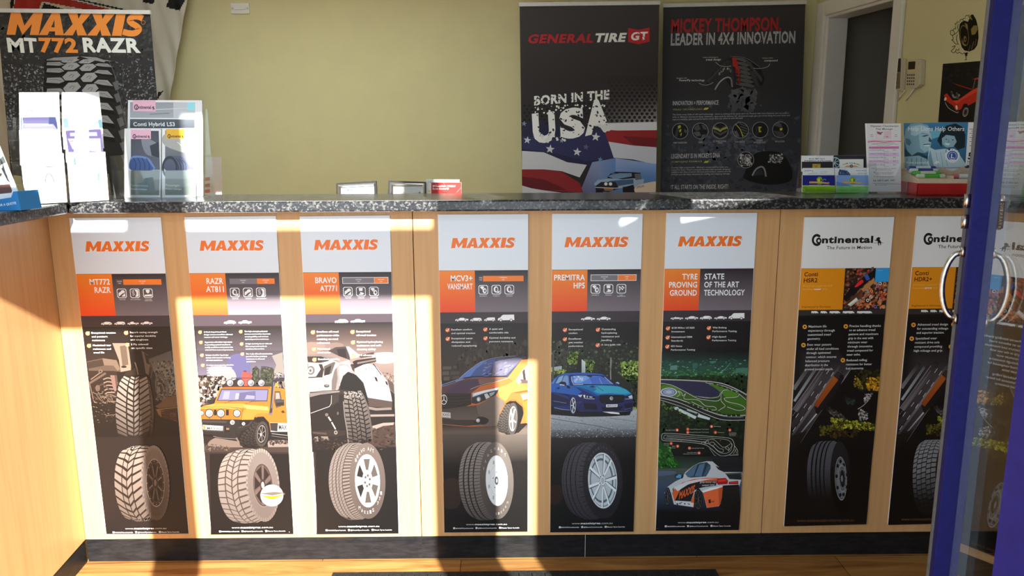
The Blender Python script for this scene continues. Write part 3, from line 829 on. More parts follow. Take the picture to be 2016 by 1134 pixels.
# --- chassis close-up above a mud tyre with a black wheel
def pic1(a):
    a.fr(160, 620, 4.724)
    a.vg('120d0d', '33261f', '22 112 828 112 850 480 62 480'); a.vg('33261f', '1a110d', '62 480 850 480 886 840 100 840', 6); a.vg('1a110d', '100b09', '100 840 886 840 922 1134 132 1134')
    a.vg('6a625b', '8d8780', '600 420 838 330 868 560 700 560'); a.p('8f8a80', '690 500 860 470 882 740 790 760')
    a.sc(160, '660 430 860 430 885 760 760 760', '4a4034 6b5a42 a39a8a 2e261f', 9)
    a.p('5f4d40', '50 432 200 402 330 420 362 500 366 528 300 520 70 518'); a.p('3d2f28', '52 440 196 412 214 470 66 500'); a.p('806a5a', '200 402 330 420 362 500 340 520 300 470 214 468')
    a.p('a08a78', '290 262 430 262 466 440 462 512 368 530 352 420', 0); a.p('6e5a4d', '360 290 420 280 440 460 385 480'); a.e('2a1f1a', 398, 482, 26, 10)
    a.p('140e0c', '445 330 560 340 640 560 560 552 520 470 470 520'); a.p('7d6a5c', '560 330 620 370 640 470 628 560 600 540 585 440'); a.p('241a16', '585 350 622 380 636 460 610 450')
    a.l('a08a78', 9, '500 440 520 500 530 556'); a.l('5a483e', 16, '640 440 660 500 650 590')
    a.l('6a5548', 20, '70 640 150 590 230 540'); a.l('8a7264', 9, '90 600 200 520', 0); a.e('7a6455', 180, 525, 18); a.e('2a1e19', 180, 525, 8)
    for k in range(5): a.l('93796a', 11, [(205+k*4, 600+k*34), (250, 585+k*34), (300+k*4, 600+k*30)], 1)
    a.p('8c6a60', '270 560 310 560 330 690 320 720 300 690'); a.p('5a4640', '310 560 350 560 352 620 330 670'); a.p('1a1310', '330 530 420 530 400 560 360 640 340 620')
    a.l('75604f', 10, '80 640 100 720 120 800 150 815', 1); a.l('4d3c33', 14, '130 680 200 640 260 690'); a.e('6a5548', 155, 680, 22, 30)
    for k in range(16): a.l('6b5648' if k % 3 else '94806f', 4, [(110+k*11, 720+(k*37) % 90), (150+k*13, 735+(k*53) % 95), (200+k*11, 728+(k*29) % 90)], 1)
    a.sc(90, '100 700 330 700 330 1000 130 1000', '3a2c24 5d4a3e 8a7666 1c1410', 9, 0.3, 10, 40)
    a.p('75604f', '300 795 315 805 300 815 250 805'); a.l('6a5040', 8, '230 935 320 925')
    # spare wheel and log at the right
    a.e('2b2420', 748, 676, 62, 138, -12); a.r('6d625b', 26, 752, 676, 60, 134, -12); a.e('3a302b', 738, 676, 34, 92, -12); a.r('a3978f', 6, 740, 690, 30, 62, -12); a.e('8d8078', 724, 700, 12, 24)
    a.sc(120, '690 540 800 600 800 800 700 790', '4a413c 776c65 8c8079', 7)
    a.p('7a5a3e', '690 850 800 770 885 735 892 850 760 890'); a.p('4a2f1f', '690 870 895 850 905 1000 720 940'); a.p('97714f', '700 880 742 884 748 950 720 920'); a.l('a98a68', 6, '700 880 895 858')
    a.sc(60, '740 880 890 870 900 990 760 960', '6b462e 8a6246 3a2418', 14, 0.2, 5, 10)
    # the tyre
    tread(a, '398 566 352 640 326 780 318 900 330 1040 350 1134', '610 562 628 640 640 780 648 900 640 1040 620 1134', 13, 'b3a498', '2a1f1a', '1d1512')
    a.p('3a2e28', '612 566 640 600 668 760 682 900 676 1060 650 1120 640 1060 648 900 640 770 626 640'); a.p('5a4b42', '640 640 664 760 676 900 668 1000 656 900 650 780')
    for k in range(10): a.l('8b7a6e', 4, [(622+k*3.2, 640+k*42), (640+k*2.4, 655+k*42)])
    a.vg('20160f', '100b09', '110 1000 912 1000 922 1134 132 1134', 3) if False else None
    a.fr(200, 860, 5.67)
    a.vg('160f0c', '0f0a08', '10 30 880 10 975 1082 50 1086', 4) if False else None
    tyre(a, 603, 510, 418, 158, 312, 'mud', 'black', -3, 0.63, '2a1e19', ('a8988c', '5a4a42'), ('8a7c74', '4a3e39'))
tall_poster(1, [('MT772', 40), ('RAZR', 52)], (140, '4a454c', 'ON-ROAD', 'OFF-ROAD', 0), [('mud', 'TRACTION'), ('clean', 'SELF CLEANING'), ('punct', 'PUNCTURE|RESISTANCE')],
    [('suv', 34), ('wagon', 34), ('pickup', 34), ('ute', 36)],
    [(12, 353, 'Exceptional traction|and puncture|resistance', 5.2), (129, 352, 'Superb casing strength|for superior durability|and toughness', 5.2), (12, 392, 'Maximised tear|resistance and|tread life', 5.2), (129, 390, '3 Ply sidewall|on specific sizes', 5.2)],
    'leftmost tall poster, showing a mud tyre below a truck chassis', pic1, '120c0b', pg=0.45)

# --- orange four-wheel drive above an all-terrain tyre
def pic2(a):
    a.fr(380, 690, 5.67)
    a.vg('2a211f', '6a5f66', '28 -250 985 -260 1004 0 42 0', 6); a.vg('5d5157', '8a8296', '42 0 1004 0 1024 300 60 300', 6)
    a.p('6f6a9a', '420 60 560 40 640 140 620 300 440 300 380 180', 1); a.p('b9b2b4', '200 180 420 190 480 320 300 330 180 260', 1); a.p('a79b94', '880 60 1000 20 1018 260 900 250 930 160')
    a.p('5a4a42', '60 280 180 270 300 330 380 320 330 420 260 520 150 620 76 600')
    a.sc(240, '60 280 400 300 300 480 78 610', 'c2b2a8 8f7d73 3f312b 241a17 d8cac0', 19, 0.8); a.sc(60, '880 250 1024 250 1030 420 900 420', '8f7d73 3f312b c2b2a8', 14)
    # ground and rocks
    a.p('2b1f1a', '120 940 1066 900 1072 1134 125 1134'); a.p('8f7b70', '200 1000 330 955 500 975 640 1010 760 1080 420 1090 180 1070', 1); a.p('a89489', '830 1010 1066 990 1070 1075 840 1080')
    a.sc(60, '860 1000 1060 1000 1066 1040 860 1050', '3a2c26 5b4a41', 12, 0.6); a.p('4a3a33', '125 1060 420 1080 1070 1076 1072 1134 128 1134'); a.sc(60, '130 1040 420 1060 420 1120 140 1110', '8a776c 5d4c43', 9, 0.5)
    # jerry cans and lamps on the roof
    a.p('c25a50', '548 250 570 235 600 235 656 262 656 395 570 395 540 300'); a.p('7d3028', '566 222 594 222 598 240 566 240'); a.l('a8453c', 8, '600 270 640 250 650 300')
    for x in (662, 752, 822): a.p('3f4030', [(x, 205), (x+18, 188), (x+62, 188), (x+82, 212), (x+80, 385), (x, 385)])
    a.l('2a2a22', 8, '690 180 715 180'); a.l('2a2a22', 8, '760 180 800 180 860 190'); a.sc(90, '662 200 900 200 900 380 662 380', '5d6048 2c2e22 70725a', 9)
    a.l('2d2a2e', 6, '430 306 1030 306'); a.l('2d2a2e', 5, '420 330 440 306'); a.p('c8a23a', '915 360 950 360 950 405 915 405')
    for x in (415, 532, 648, 765):
        a.e('2a262a', x, 362, 43); a.e('c9c7cb', x, 360, 35); a.e('8a878d', x+6, 366, 24); a.e('e6e4e8', x-6, 352, 16); a.l('2a262a', 10, [(x, 400), (x+4, 415)])
    # body
    a.p('d9852c', '300 420 870 400 1040 430 1058 800 1062 900 860 905 840 830 700 740 540 770 90 765 84 630 240 590'); a.p('b8651f', '350 405 860 400 868 425 310 430')
    a.p('4a4560', '318 428 845 430 832 566 266 560', 0); a.p('8d8ab0', '325 440 835 440 824 556 282 552'); a.p('6b6890', '520 470 700 450 700 552 500 552'); a.p('a9a8c8', '350 455 415 455 400 540 330 540'); a.p('b4b2d0', '480 475 520 475 510 540 470 540'); a.p('a4a2c4', '600 495 690 505 690 540 580 540')
    a.l('2b2530', 5, '350 590 430 562 560 556'); a.l('2b2530', 5, '590 592 660 566 830 560'); a.l('c4762a', 6, '250 575 500 585 850 575')
    a.p('e6a54c', '100 620 250 590 560 590 680 640 560 640 300 632'); a.p('f0bd6a', '560 600 840 625 850 668 600 650'); a.p('e2983c', '550 690 600 650 840 668 850 700 720 700 690 730 680 770 540 772', 0)
    a.l('8e4a16', 6, '560 640 540 770'); a.l('9c5418', 4, '84 632 380 628 520 640 552 668'); a.p('d07c28', '84 640 380 636 530 668 520 765 94 765'); a.p('efb25a', '86 634 380 630 530 655 528 668 380 642 86 646')
    for x, w in ((235, 30), (370, 32)): a.p('2a1c14', [(x, 658), (x+w, 658), (x+w, 722), (x, 722)])
    for x, r in ((98, 30), (184, 48), (312, 48), (492, 44)): a.e('2a2320', x, 698, r); a.e('d9d6d4', x, 698, r*0.82); a.e('a8a4a4', x+5, 704, r*0.55); a.e('f0eeee', x-6, 690, r*0.35)
    a.l('5a3418', 8, '180 745 190 760'); a.l('5a3418', 8, '312 748 318 765')
    # bumper
    a.p('2a2424', '96 768 500 768 520 780 660 770 690 790 640 850 560 905 480 905 480 985 240 960 226 935 115 935'); a.p('4a403e', '100 776 380 784 376 806 110 802'); a.p('1c1718', '520 778 640 780 620 830 540 850'); a.p('55494a', '110 820 420 842 410 905 130 895'); a.p('191415', '350 840 415 846 412 910 352 905'); a.p('96735a', '372 858 408 862 406 884 374 884')
    a.e('d8d4d2', 442, 800, 26); a.e('9a9494', 446, 804, 16); a.e('d8d4d2', 566, 815, 19); a.e('9a9494', 569, 818, 11); a.l('4a4242', 10, '510 862 620 830 660 790')
    a.p('e9e7e3', '112 828 338 842 334 890 116 880'); a.p('e0a030', '116 834 140 838 140 880 120 878'); a.t('MAXXIS', 158, 876, 322, 882, 24, '1d1a1a', 0.01, 0.2)
    a.p('151010', '120 930 480 985 500 1010 120 950'); a.l('8f8078', 6, '228 955 330 975 490 985')
    # front wheel
    a.p('191312', '690 770 720 738 790 735 850 800 868 900 850 1000 820 1060 700 1090 560 1080 500 980 540 900 640 860 680 800')
    tread(a, '690 790 640 850 560 920 520 990 530 1060', '740 800 712 900 706 960 716 1020 750 1080', 9, '4a3e3a', '2a2220', '120d0c', 'at')
    a.e('2a2321', 772, 930, 72, 142, 4); a.r('4d443f', 16, 772, 930, 72, 142, 4); a.e('1b1615', 768, 928, 50, 100, 4); a.r('a39a96', 5, 768, 928, 48, 98, 4)
    for k in range(7):
        t = 0.5+2*math.pi*k/7; a.l('8d8480', 8, [(768, 928), (768+45*math.cos(t), 928+92*math.sin(t))])
    a.e('c9c2be', 760, 935, 10, 18)
    # snorkel, mirror, door, sill
    a.p('3a3640', '884 330 925 312 1030 306 1032 330 925 345 905 420 890 650 884 712 850 712 862 650'); a.l('8d8896', 8, '905 350 898 480 880 640'); a.p('7a7682', '845 700 885 690 888 715 845 718')
    a.p('6a5248', '915 450 975 450 992 540 985 620 930 640 905 560'); a.p('b7a8a0', '925 470 965 470 975 535 925 540'); a.p('33292a', '925 548 1018 545 1020 612 930 618'); a.p('55494a', '930 552 1014 550 1014 575 934 580'); a.l('b0641c', 5, '1030 440 1052 800'); a.p('5a3012', '985 680 1010 662 1030 690 1000 696'); a.p('33292a', '160 545 240 540 235 580 165 588')
    a.p('cfc9c6', '862 800 1056 808 1060 905 870 905'); a.p('3a3336', '862 806 950 806 944 900 870 890'); a.t('MAXXIS', 958, 882, 1112, 886, 60, 'e8e4e0', 0.03) if False else a.p('f0ece8', '958 820 1052 820 1054 880 962 880'); a.t('MAX', 962, 878, 1052, 880, 52, '3a3336', 0.02)
    a.p('1c1617', '866 905 1062 905 1062 1000 850 985'); a.l('b9b0ac', 6, '880 925 1062 945'); a.l('8a807c', 5, '880 950 1062 975')
    a.fr(410, 860, 5.67)
    a.p('120c0a', '20 190 900 190 955 1082 32 1088')
    tyre(a, 612, 535, 408, 185, 330, 'allterrain', 'bronze', -4, 0.60, '5a4a43', ('b8aaa0', '857770'), ('958780', '7a6c66'))
    a.e('f4f4f0', 713, 650, 128, 122); a.p('8e7c78', '575 628 745 610 862 622 720 650'); a.p('f2c41c', '590 650 720 658 850 640 740 688 690 690'); a.l('c9b3ac', 5, '580 640 720 654 858 632'); a.e('bdb6b4', 770, 570, 20, 5)
    a.e('c8beb8', 908, 1058, 6)
tall_poster(2, [('RAZR', 50), ('AT811', 47)], (201, '6b666e', 'ON-ROAD', 'OFF-ROAD', 0), [('tyre', 'MOISTURE'), ('mud', 'TRACTION'), ('clean', 'SELF CLEANING')],
    [('suv', 38), ('ute', 40)],
    [(13, 352, 'A block shaped tread block|design ensures excellent off-road|traction and water drainage.', 3.6), (137, 351, 'The high-strength polyester|carcass construction improves|carrying ability and ensures|optimal puncture resistance.', 3.6),
     (13, 384, 'Aggressive side biter lugs assist|in providing optimal traction in|muddy conditions and protect the|sidewall from cuts and punctures.', 3.6), (137, 390, 'A high elasticity lower sidewall|filler compound results in|excellent ride comfort.', 3.6),
     (13, 425, 'Unique shoulder lug design|assists with traction in heavy|off-road conditions.', 3.6), (137, 422, 'The 3 ply sidewall construction|provides further puncture|resistance in off-road|conditions.', 3.6),
     (13, 457, 'A unique stone ejecting shoulder|groove reduces the possibility|of stones becoming lodged in|tread blocks and damaging|the tyre casing.', 3.6)],
    'tall poster with an orange off-road vehicle carrying jerry cans', pic2, '1a1210', pg=0.33)

# --- white pickup climbing, above a tyre with a bright alloy wheel
def pic3(a):
    a.fr(600, 660, 4.93)
    a.vg('1a1414', '6a5550', '8 -120 856 -128 862 20 14 20', 5); a.vg('6a5550', 'b39a90', '14 20 862 20 868 280 22 280', 8); a.vg('b39a90', '7d6258', '560 200 866 200 876 600 700 600', 6)
    a.p('d8cac2', '660 180 866 170 870 260 700 270', 1); a.p('9a8078', '120 110 300 70 380 100 250 150', 1); a.p('a88c80', '20 70 200 90 120 180 20 180', 1)
    a.sc(50, '760 360 870 370 874 480 800 480', 'c9b5aa 6a5248', 6)
    # ground below
    a.p('1f1512', '40 560 880 600 892 1134 72 1134'); a.p('4a362e', '650 900 860 850 884 870 888 1134 660 1134', 1); a.p('b5a097', '655 880 760 850 870 845 860 870 760 880 660 922', 0); a.sc(80, '660 900 880 870 888 1100 670 1120', '2c1f1a 5c463c 3f2d25', 16, 0.4, 0, 40)
    # body
    a.p('d9d4d2', '20 190 160 195 270 215 330 270 350 262 430 240 470 330 600 270 690 300 800 440 850 620 856 640 610 600 570 460 500 385 420 352 370 400 345 480 320 530 40 545 28 420')
    a.p('f2f0ef', '480 340 640 280 700 310 790 440 845 610 620 590 580 470 520 390')
    a.p('3a2c2a', '20 195 160 198 260 222 230 250 150 268 30 262'); a.p('8f8380', '24 190 160 188 300 215 330 262 260 240 160 204 24 206')
    a.p('4a3c3a', '230 150 300 115 420 108 440 240 330 200'); a.p('2a1f1e', '310 135 395 128 408 225 330 200'); a.p('d2cbc8', '400 108 430 108 530 190 520 215 448 230')
    a.p('3a2d2b', '30 272 170 280 186 330 172 408 30 415'); a.p('d8d3d0', '34 275 130 268 155 330 110 400 34 405'); a.e('7d726e', 60, 340, 38, 44); a.e('d9d4d1', 56, 340, 24, 28); a.e('6a5f5b', 56, 342, 12, 14)
    a.p('6a5c59', '186 300 280 258 300 262 260 370 186 395'); a.p('2c2120', '200 320 260 290 240 380 190 390')
    a.p('c3bbb8', '30 425 255 400 262 530 46 548'); a.e('3a2d2b', 214, 490, 26, 15); a.e('8c8280', 216, 486, 18, 9)
    # arch flare
    a.p('aca19d', '262 530 262 440 290 330 345 272 420 285 470 340 500 372 420 355 370 395 345 450 330 525', 0); a.p('7d706c', '262 530 262 440 285 350 310 310 320 420 300 530'); a.p('ded8d5', '330 300 400 290 470 345 420 350 365 392 345 440 335 380')
    a.p('140d0c', '345 525 345 470 372 395 420 356 480 372 540 430 585 520 610 640 640 800 600 700 540 560 420 530')
    a.p('55443e', '610 605 850 645 848 705 625 690'); a.p('93847d', '612 690 700 705 840 700 846 722 690 730 620 716'); a.p('2a1e1b', '622 730 868 740 872 800 640 780'); a.p('a8958c', '636 768 870 765 872 785 640 790'); a.l('f0ecea', 4, '612 602 850 640'); a.sc(8, '640 735 800 735 800 742 640 742', '100b0a', 5)
    # mirror, handles
    a.p('55423d', '530 190 670 162 680 200 540 220'); a.p('2a1e1b', '465 255 500 240 690 215 695 255 520 295 488 310'); a.p('8a7a74', '510 262 690 228 690 245 510 280'); a.p('4a3a35', '440 280 480 300 485 355 465 340'); a.l('2a1e1b', 8, '665 275 745 385'); a.l('6a5a54', 4, '610 285 640 330'); a.p('2a1e1b', '675 400 700 410 712 455 690 440'); a.p('2a1e1b', '780 440 800 450 812 488 790 475'); a.p('33251f', '580 320 600 325 596 332')
    a.p('5a4a44', '800 430 860 460 870 560 830 520'); a.p('2a1e1b', '830 530 872 570 874 640 850 650')
    # bumper and suspension
    a.p('8f847f', '46 560 340 540 340 552 150 575 50 600'); a.p('241a18', '50 602 262 575 262 680 60 755'); a.l('e6e0dc', 5, '60 755 240 690 258 660 262 580'); a.p('3a2d2a', '262 580 335 556 330 640 262 690'); a.l('c8c0bb', 3, '45 548 170 545 340 540')
    a.p('2f221e', '66 930 300 910 400 925 395 965 300 985 90 965'); a.p('55433b', '75 935 215 945 215 965 80 952'); a.e('a59a94', 302, 942, 17, 20); a.e('4a3c36', 302, 942, 8, 10); a.l('c9c2be', 16, '230 790 255 830'); a.l('ded8d4', 13, '262 842 300 910'); a.e('7d706a', 214, 770, 16); a.e('6d5f59', 322, 756, 9, 16)
    a.p('8d7d74', '95 985 130 980 134 1030 100 1025'); a.p('93847b', '155 980 225 980 236 1015 175 1010'); a.sc(40, '80 1000 400 1000 400 1120 90 1120', '3f2f28 5a463d 2c1f1a', 14, 0.5)
    tread(a, '378 545 384 680 400 820 414 930 424 1040', '548 535 590 640 618 760 640 900 652 1030', 13, '8f837c', '4a3e39', '120c0a', 'at')
    a.p('6a5d57', '548 535 580 590 624 700 655 900 660 1020 650 1030 640 900 612 750 588 640'); a.l('8d8079', 10, '376 640 388 780 412 920 424 1040'); a.sc(60, '385 545 545 540 560 600 390 610', 'e4deda b5aaa4', 4)
    a.fr(620, 860, 5.67)
    a.p('150e0c', '10 140 908 110 940 1080 20 1086') 
    a.sc(60, '20 10 900 10 900 140 20 150', '3a2b25 55433a 241914', 18, 0.4, 0, 50)
    tyre(a, 588, 488, 424, 200, 250, 'road', 'silver6', -2, 0.70, '4a3b36', ('a3958d', '8a7c75'), ('807069', '645650'))
    for s, t0, dt in (('BRAVO A/T', 140, -9), ('MAXXIS 771', 310, -9)):
        for k, ch in enumerate(s):
            t = math.radians(t0+k*dt) if t0 < 200 else math.radians(t0-62+k*9-0)
            if t0 > 200: t = math.radians(238+k*11)
            x, y = 588+200*0.83*math.cos(t), 488-424*0.84*math.sin(t)
            if ch.strip(): a.t(ch, x-10, y+16, x+10, y+16, 38, 'e2dad4', 0.01)
tall_poster(3, [('BRAVO', 36), ('AT771', 49)], (214, '6b666e', 'ON-ROAD', 'OFF-ROAD', 1), [('mud', 'TRACTION'), ('snake', 'HANDLING'), ('gem', 'DURABILITY')],
    [('suv', 42), ('ute', 44)],
    [(15, 355, 'Excellent off-road|performance while|retaining on-road|refinement', 5.2), (136, 355, 'Exceptional|off-road traction', 5.2), (136, 388, 'Optional hydroplaning|resistance and self-|cleaning ability', 5.2), (15, 409, 'Minimised|road noise', 5.2), (136, 430, 'M+S all-terrain', 5.2), (15, 442, 'Excellent stability', 5.2)],
    'tall poster with a white pickup raised over its front wheel', pic3, '1a1210', pg=0.33)
# --- orange van above a van tyre
def pic4(a):
    a.fr(860, 640, 5.155)
    a.vg('151113', '3a3029', '36 0 928 -5 926 500 46 560', 8)
    a.sc(200, '200 180 920 170 920 420 240 480', '3d342c 2c2420 4a4038 231c19', 26, 0.5, 90, 30); a.l('4d443b', 4, '590 180 595 330'); a.l('5a4f44', 5, '735 180 738 320'); a.l('463c34', 4, '385 300 390 400'); a.l('4d443b', 4, '820 180 822 300')
    for x, y, w, h in ((60, 420, 90, 34), (165, 412, 70, 30), (55, 470, 70, 40), (140, 470, 90, 36), (70, 525, 60, 40), (160, 520, 70, 30)): a.p('5a5048' if x < 100 else '4b423b', [(x, y), (x+w, y-3), (x+w, y+h-3), (x, y+h)]); a.l('231c1a', 3, [(x, y+h), (x+w, y+h-3), (x+w, y-3)])
    a.p('16110f', '195 390 225 392 230 430 212 470')
    # road
    a.vg('2a211d', '6a5a50', '50 1010 922 960 922 1060 52 1090', 4); a.vg('6a5a50', '5f5148', '52 1080 922 1050 921 1180 54 1200', 3); a.p('1c1512', '50 1010 300 1010 640 1020 720 1110 830 1090 922 1000 922 950 600 930 50 980')
    # body
    a.p('c86832', '50 600 215 545 300 470 450 370 620 325 800 312 926 316 926 990 850 1000 880 900 870 830 800 770 740 770 690 800 640 900 610 1020 330 1030 50 1010')
    a.p('5b3a3a', '50 598 220 545 420 540 715 540 600 580 440 620 350 690 48 690'); a.p('45334a', '120 640 240 570 420 548 700 545 560 585 400 610 300 690 90 690'); a.p('7a5a52', '420 548 712 542 560 590 430 600'); a.p('6d86b0', '50 605 140 572 220 548 290 545 160 590 60 625'); a.l('15101a', 8, '62 612 190 570')
    # screen and roof
    a.p('3c3f56', '215 545 300 470 450 370 620 325 800 312 905 320 860 350 720 530 440 535'); a.p('5f7fc0', '222 543 305 470 450 372 520 352 400 440 330 535'); a.p('475a94', '400 440 520 352 600 335 560 430 520 530 330 535'); a.p('6a6478', '575 370 800 330 870 340 740 470 690 520 560 525'); a.sc(50, '470 380 820 350 720 500 440 510', '8a8398 5a5a78 777ea8', 16, 0.3, -20, 30)
    a.p('2f2a30', '600 328 800 311 926 314 926 345 860 350 905 322 800 318'); a.l('19141a', 12, '270 538 370 522 480 520'); a.l('19141a', 10, '480 528 600 520 708 516'); a.l('cfcac6', 2, '225 545 310 470 450 371 620 326 800 312', 1)
    a.p('d8763a', '720 530 860 352 926 350 926 1000 900 990 905 700 760 560'); a.p('e58a42', '610 640 720 600 790 560 926 640 926 690 760 680 700 770 640 730'); a.l('e8c8b0', 3, '340 650 460 605 600 575 740 530', 1); a.p('a04f26', '780 680 926 655 926 680 800 690')
    a.p('c9b7a8', '800 560 870 450 926 400 926 590 820 596'); a.p('3b2c28', '868 470 890 440 905 560 880 560'); a.p('5a4a44', '800 595 850 545 926 560 926 590'); a.p('8c8078', '805 590 848 548 862 580 840 594')
    a.p('b8a880', '850 700 926 690 926 745 880 780'); a.p('d8702c', '870 760 926 745 926 985 880 900'); a.l('6b3013', 5, '880 770 926 752')
    # grille, bumper
    a.p('2b2322', '50 690 350 690 350 800 260 840 52 850'); 
    for y in (715, 745, 778, 808): a.l('120d0d', 8, [(60, y), (200, y+8), (345, y-6)])
    a.l('0c0909', 9, '55 838 180 835 300 790', 1)
    a.r('d8d4d2', 6, 72, 755, 33, 52); 
    for k in range(3):
        t = math.radians(-90+120*k); a.l('e4e0de', 7, [(72, 755), (72+29*math.cos(t), 755+46*math.sin(t))])
    a.vg('4a3d37', '6d5f57', '52 850 350 800 690 780 610 1020 330 1030 50 1010'.replace(' 350 800', '').replace(' 330 1030', ''), 4); a.p('6a5c53', '400 820 600 710 690 780 640 900 610 1020 480 1020 420 900')
    a.p('3a302c', '52 940 200 960 380 960 430 1010 300 1022 52 1000'); a.p('d9d7d6', '50 880 138 888 140 942 52 935'); a.t('XXIS', 55, 918, 130, 921, 26, '2a2525', 0.012); a.l('6a6462', 4, '55 930 130 935')
    a.p('231c1a', '380 985 420 930 490 935 528 965 490 1005 400 1000', 1); a.e('b9b5b2', 418, 966, 20); a.e('e6e2de', 414, 962, 10)
    # headlight
    a.p('2a2830', '350 790 360 690 480 660 630 628 622 672 600 710 450 780 400 798'); a.p('b9c4cf', '362 690 480 660 630 630 618 655 480 690 362 730'); a.p('e8eef2', '380 692 480 664 600 640 590 652 480 682 372 715'); a.e('8f939b', 425, 750, 22, 26); a.e('e2e4e8', 422, 752, 12, 16); a.p('c7c9cf', '480 700 510 690 540 730 500 750'); a.p('9fa4ae', '530 690 590 672 580 700 545 725')
    # wheel
    a.p('120e0d', '640 900 690 800 745 768 800 770 868 830 880 900 850 990 800 1100 720 1120 620 1040')
    tread(a, '690 800 650 900 622 1000 630 1080', '770 790 730 900 712 1000 740 1110', 12, '5d534e', '3a322e', '1b1614', 'at')
    a.e('4a413d', 770, 950, 52, 165, 3); a.e('241e1c', 772, 948, 43, 138, 3); a.e('a59d99', 772, 948, 40, 130, 3); a.e('574f4c', 776, 950, 34, 116, 3)
    for k in range(5):
        t = 0.3+2*math.pi*k/5; a.l('d5cfcb', 13, [(768, 955), (770+34*math.cos(t), 950+122*math.sin(t))])
    a.e('8d8682', 762, 955, 9, 16); a.l('b55a22', 10, '640 900 690 800 745 762 805 764 872 826 884 900', 1); a.l('d8642a', 9, '850 995 926 975')
    a.fr(870, 860, 5.67)
    a.vg('5c5049', '17110f', '8 -20 958 -30 958 270 15 330', 6); a.vg('17110f', '0e0a09', '15 330 958 270 958 1060 28 1064', 3); a.p('33241c', '20 500 180 480 200 760 24 780', 1)
    tyre(a, 612, 486, 430, 188, 250, 'van', 'white', -2, 0.655, '1a1614', ('988e88', '4a423e'), ('6a605b', '4a413d'))
    for k, ch in enumerate('VANSMART'):
        t = math.radians(158-k*15); x, y = 612+188*0.83*math.cos(t), 486-430*0.83*math.sin(t); a.t(ch, x-9, y+16, x+9, y+14, 34, 'b8b0aa', 0.008)
    for k, ch in enumerate('MAXXIS'):
        t = math.radians(-42-k*10); x, y = 612+188*0.86*math.cos(t), 486-430*0.86*math.sin(t); a.t(ch, x-8, y+14, x+8, y+10, 28, '9a918b', 0.008)
tall_poster(4, [('MCV3+', 35), ('VANSMART', 24)], (132, '4a454c', 'PASS', 'COMMERCIAL', 0), [('gem', 'DURABILITY'), ('tyre', 'STABILITY'), ('tyre', 'DRAINAGE')],
    [('ute', 40), ('wagon', 36), ('van', 36), ('bigvan', 48)],
    [(16, 354, 'Excellent comfort|and optimal traction', 5.2), (132, 353, 'A quiet and|comfortable ride', 5.2), (16, 382, 'Exceptional water|dissipation and|reduced aquaplaning', 5.2), (132, 381, 'Optimal durability and|puncture resistance', 5.2)],
    'tall poster with an orange van, fourth from the left', pic4, '151012', pg=0.9)

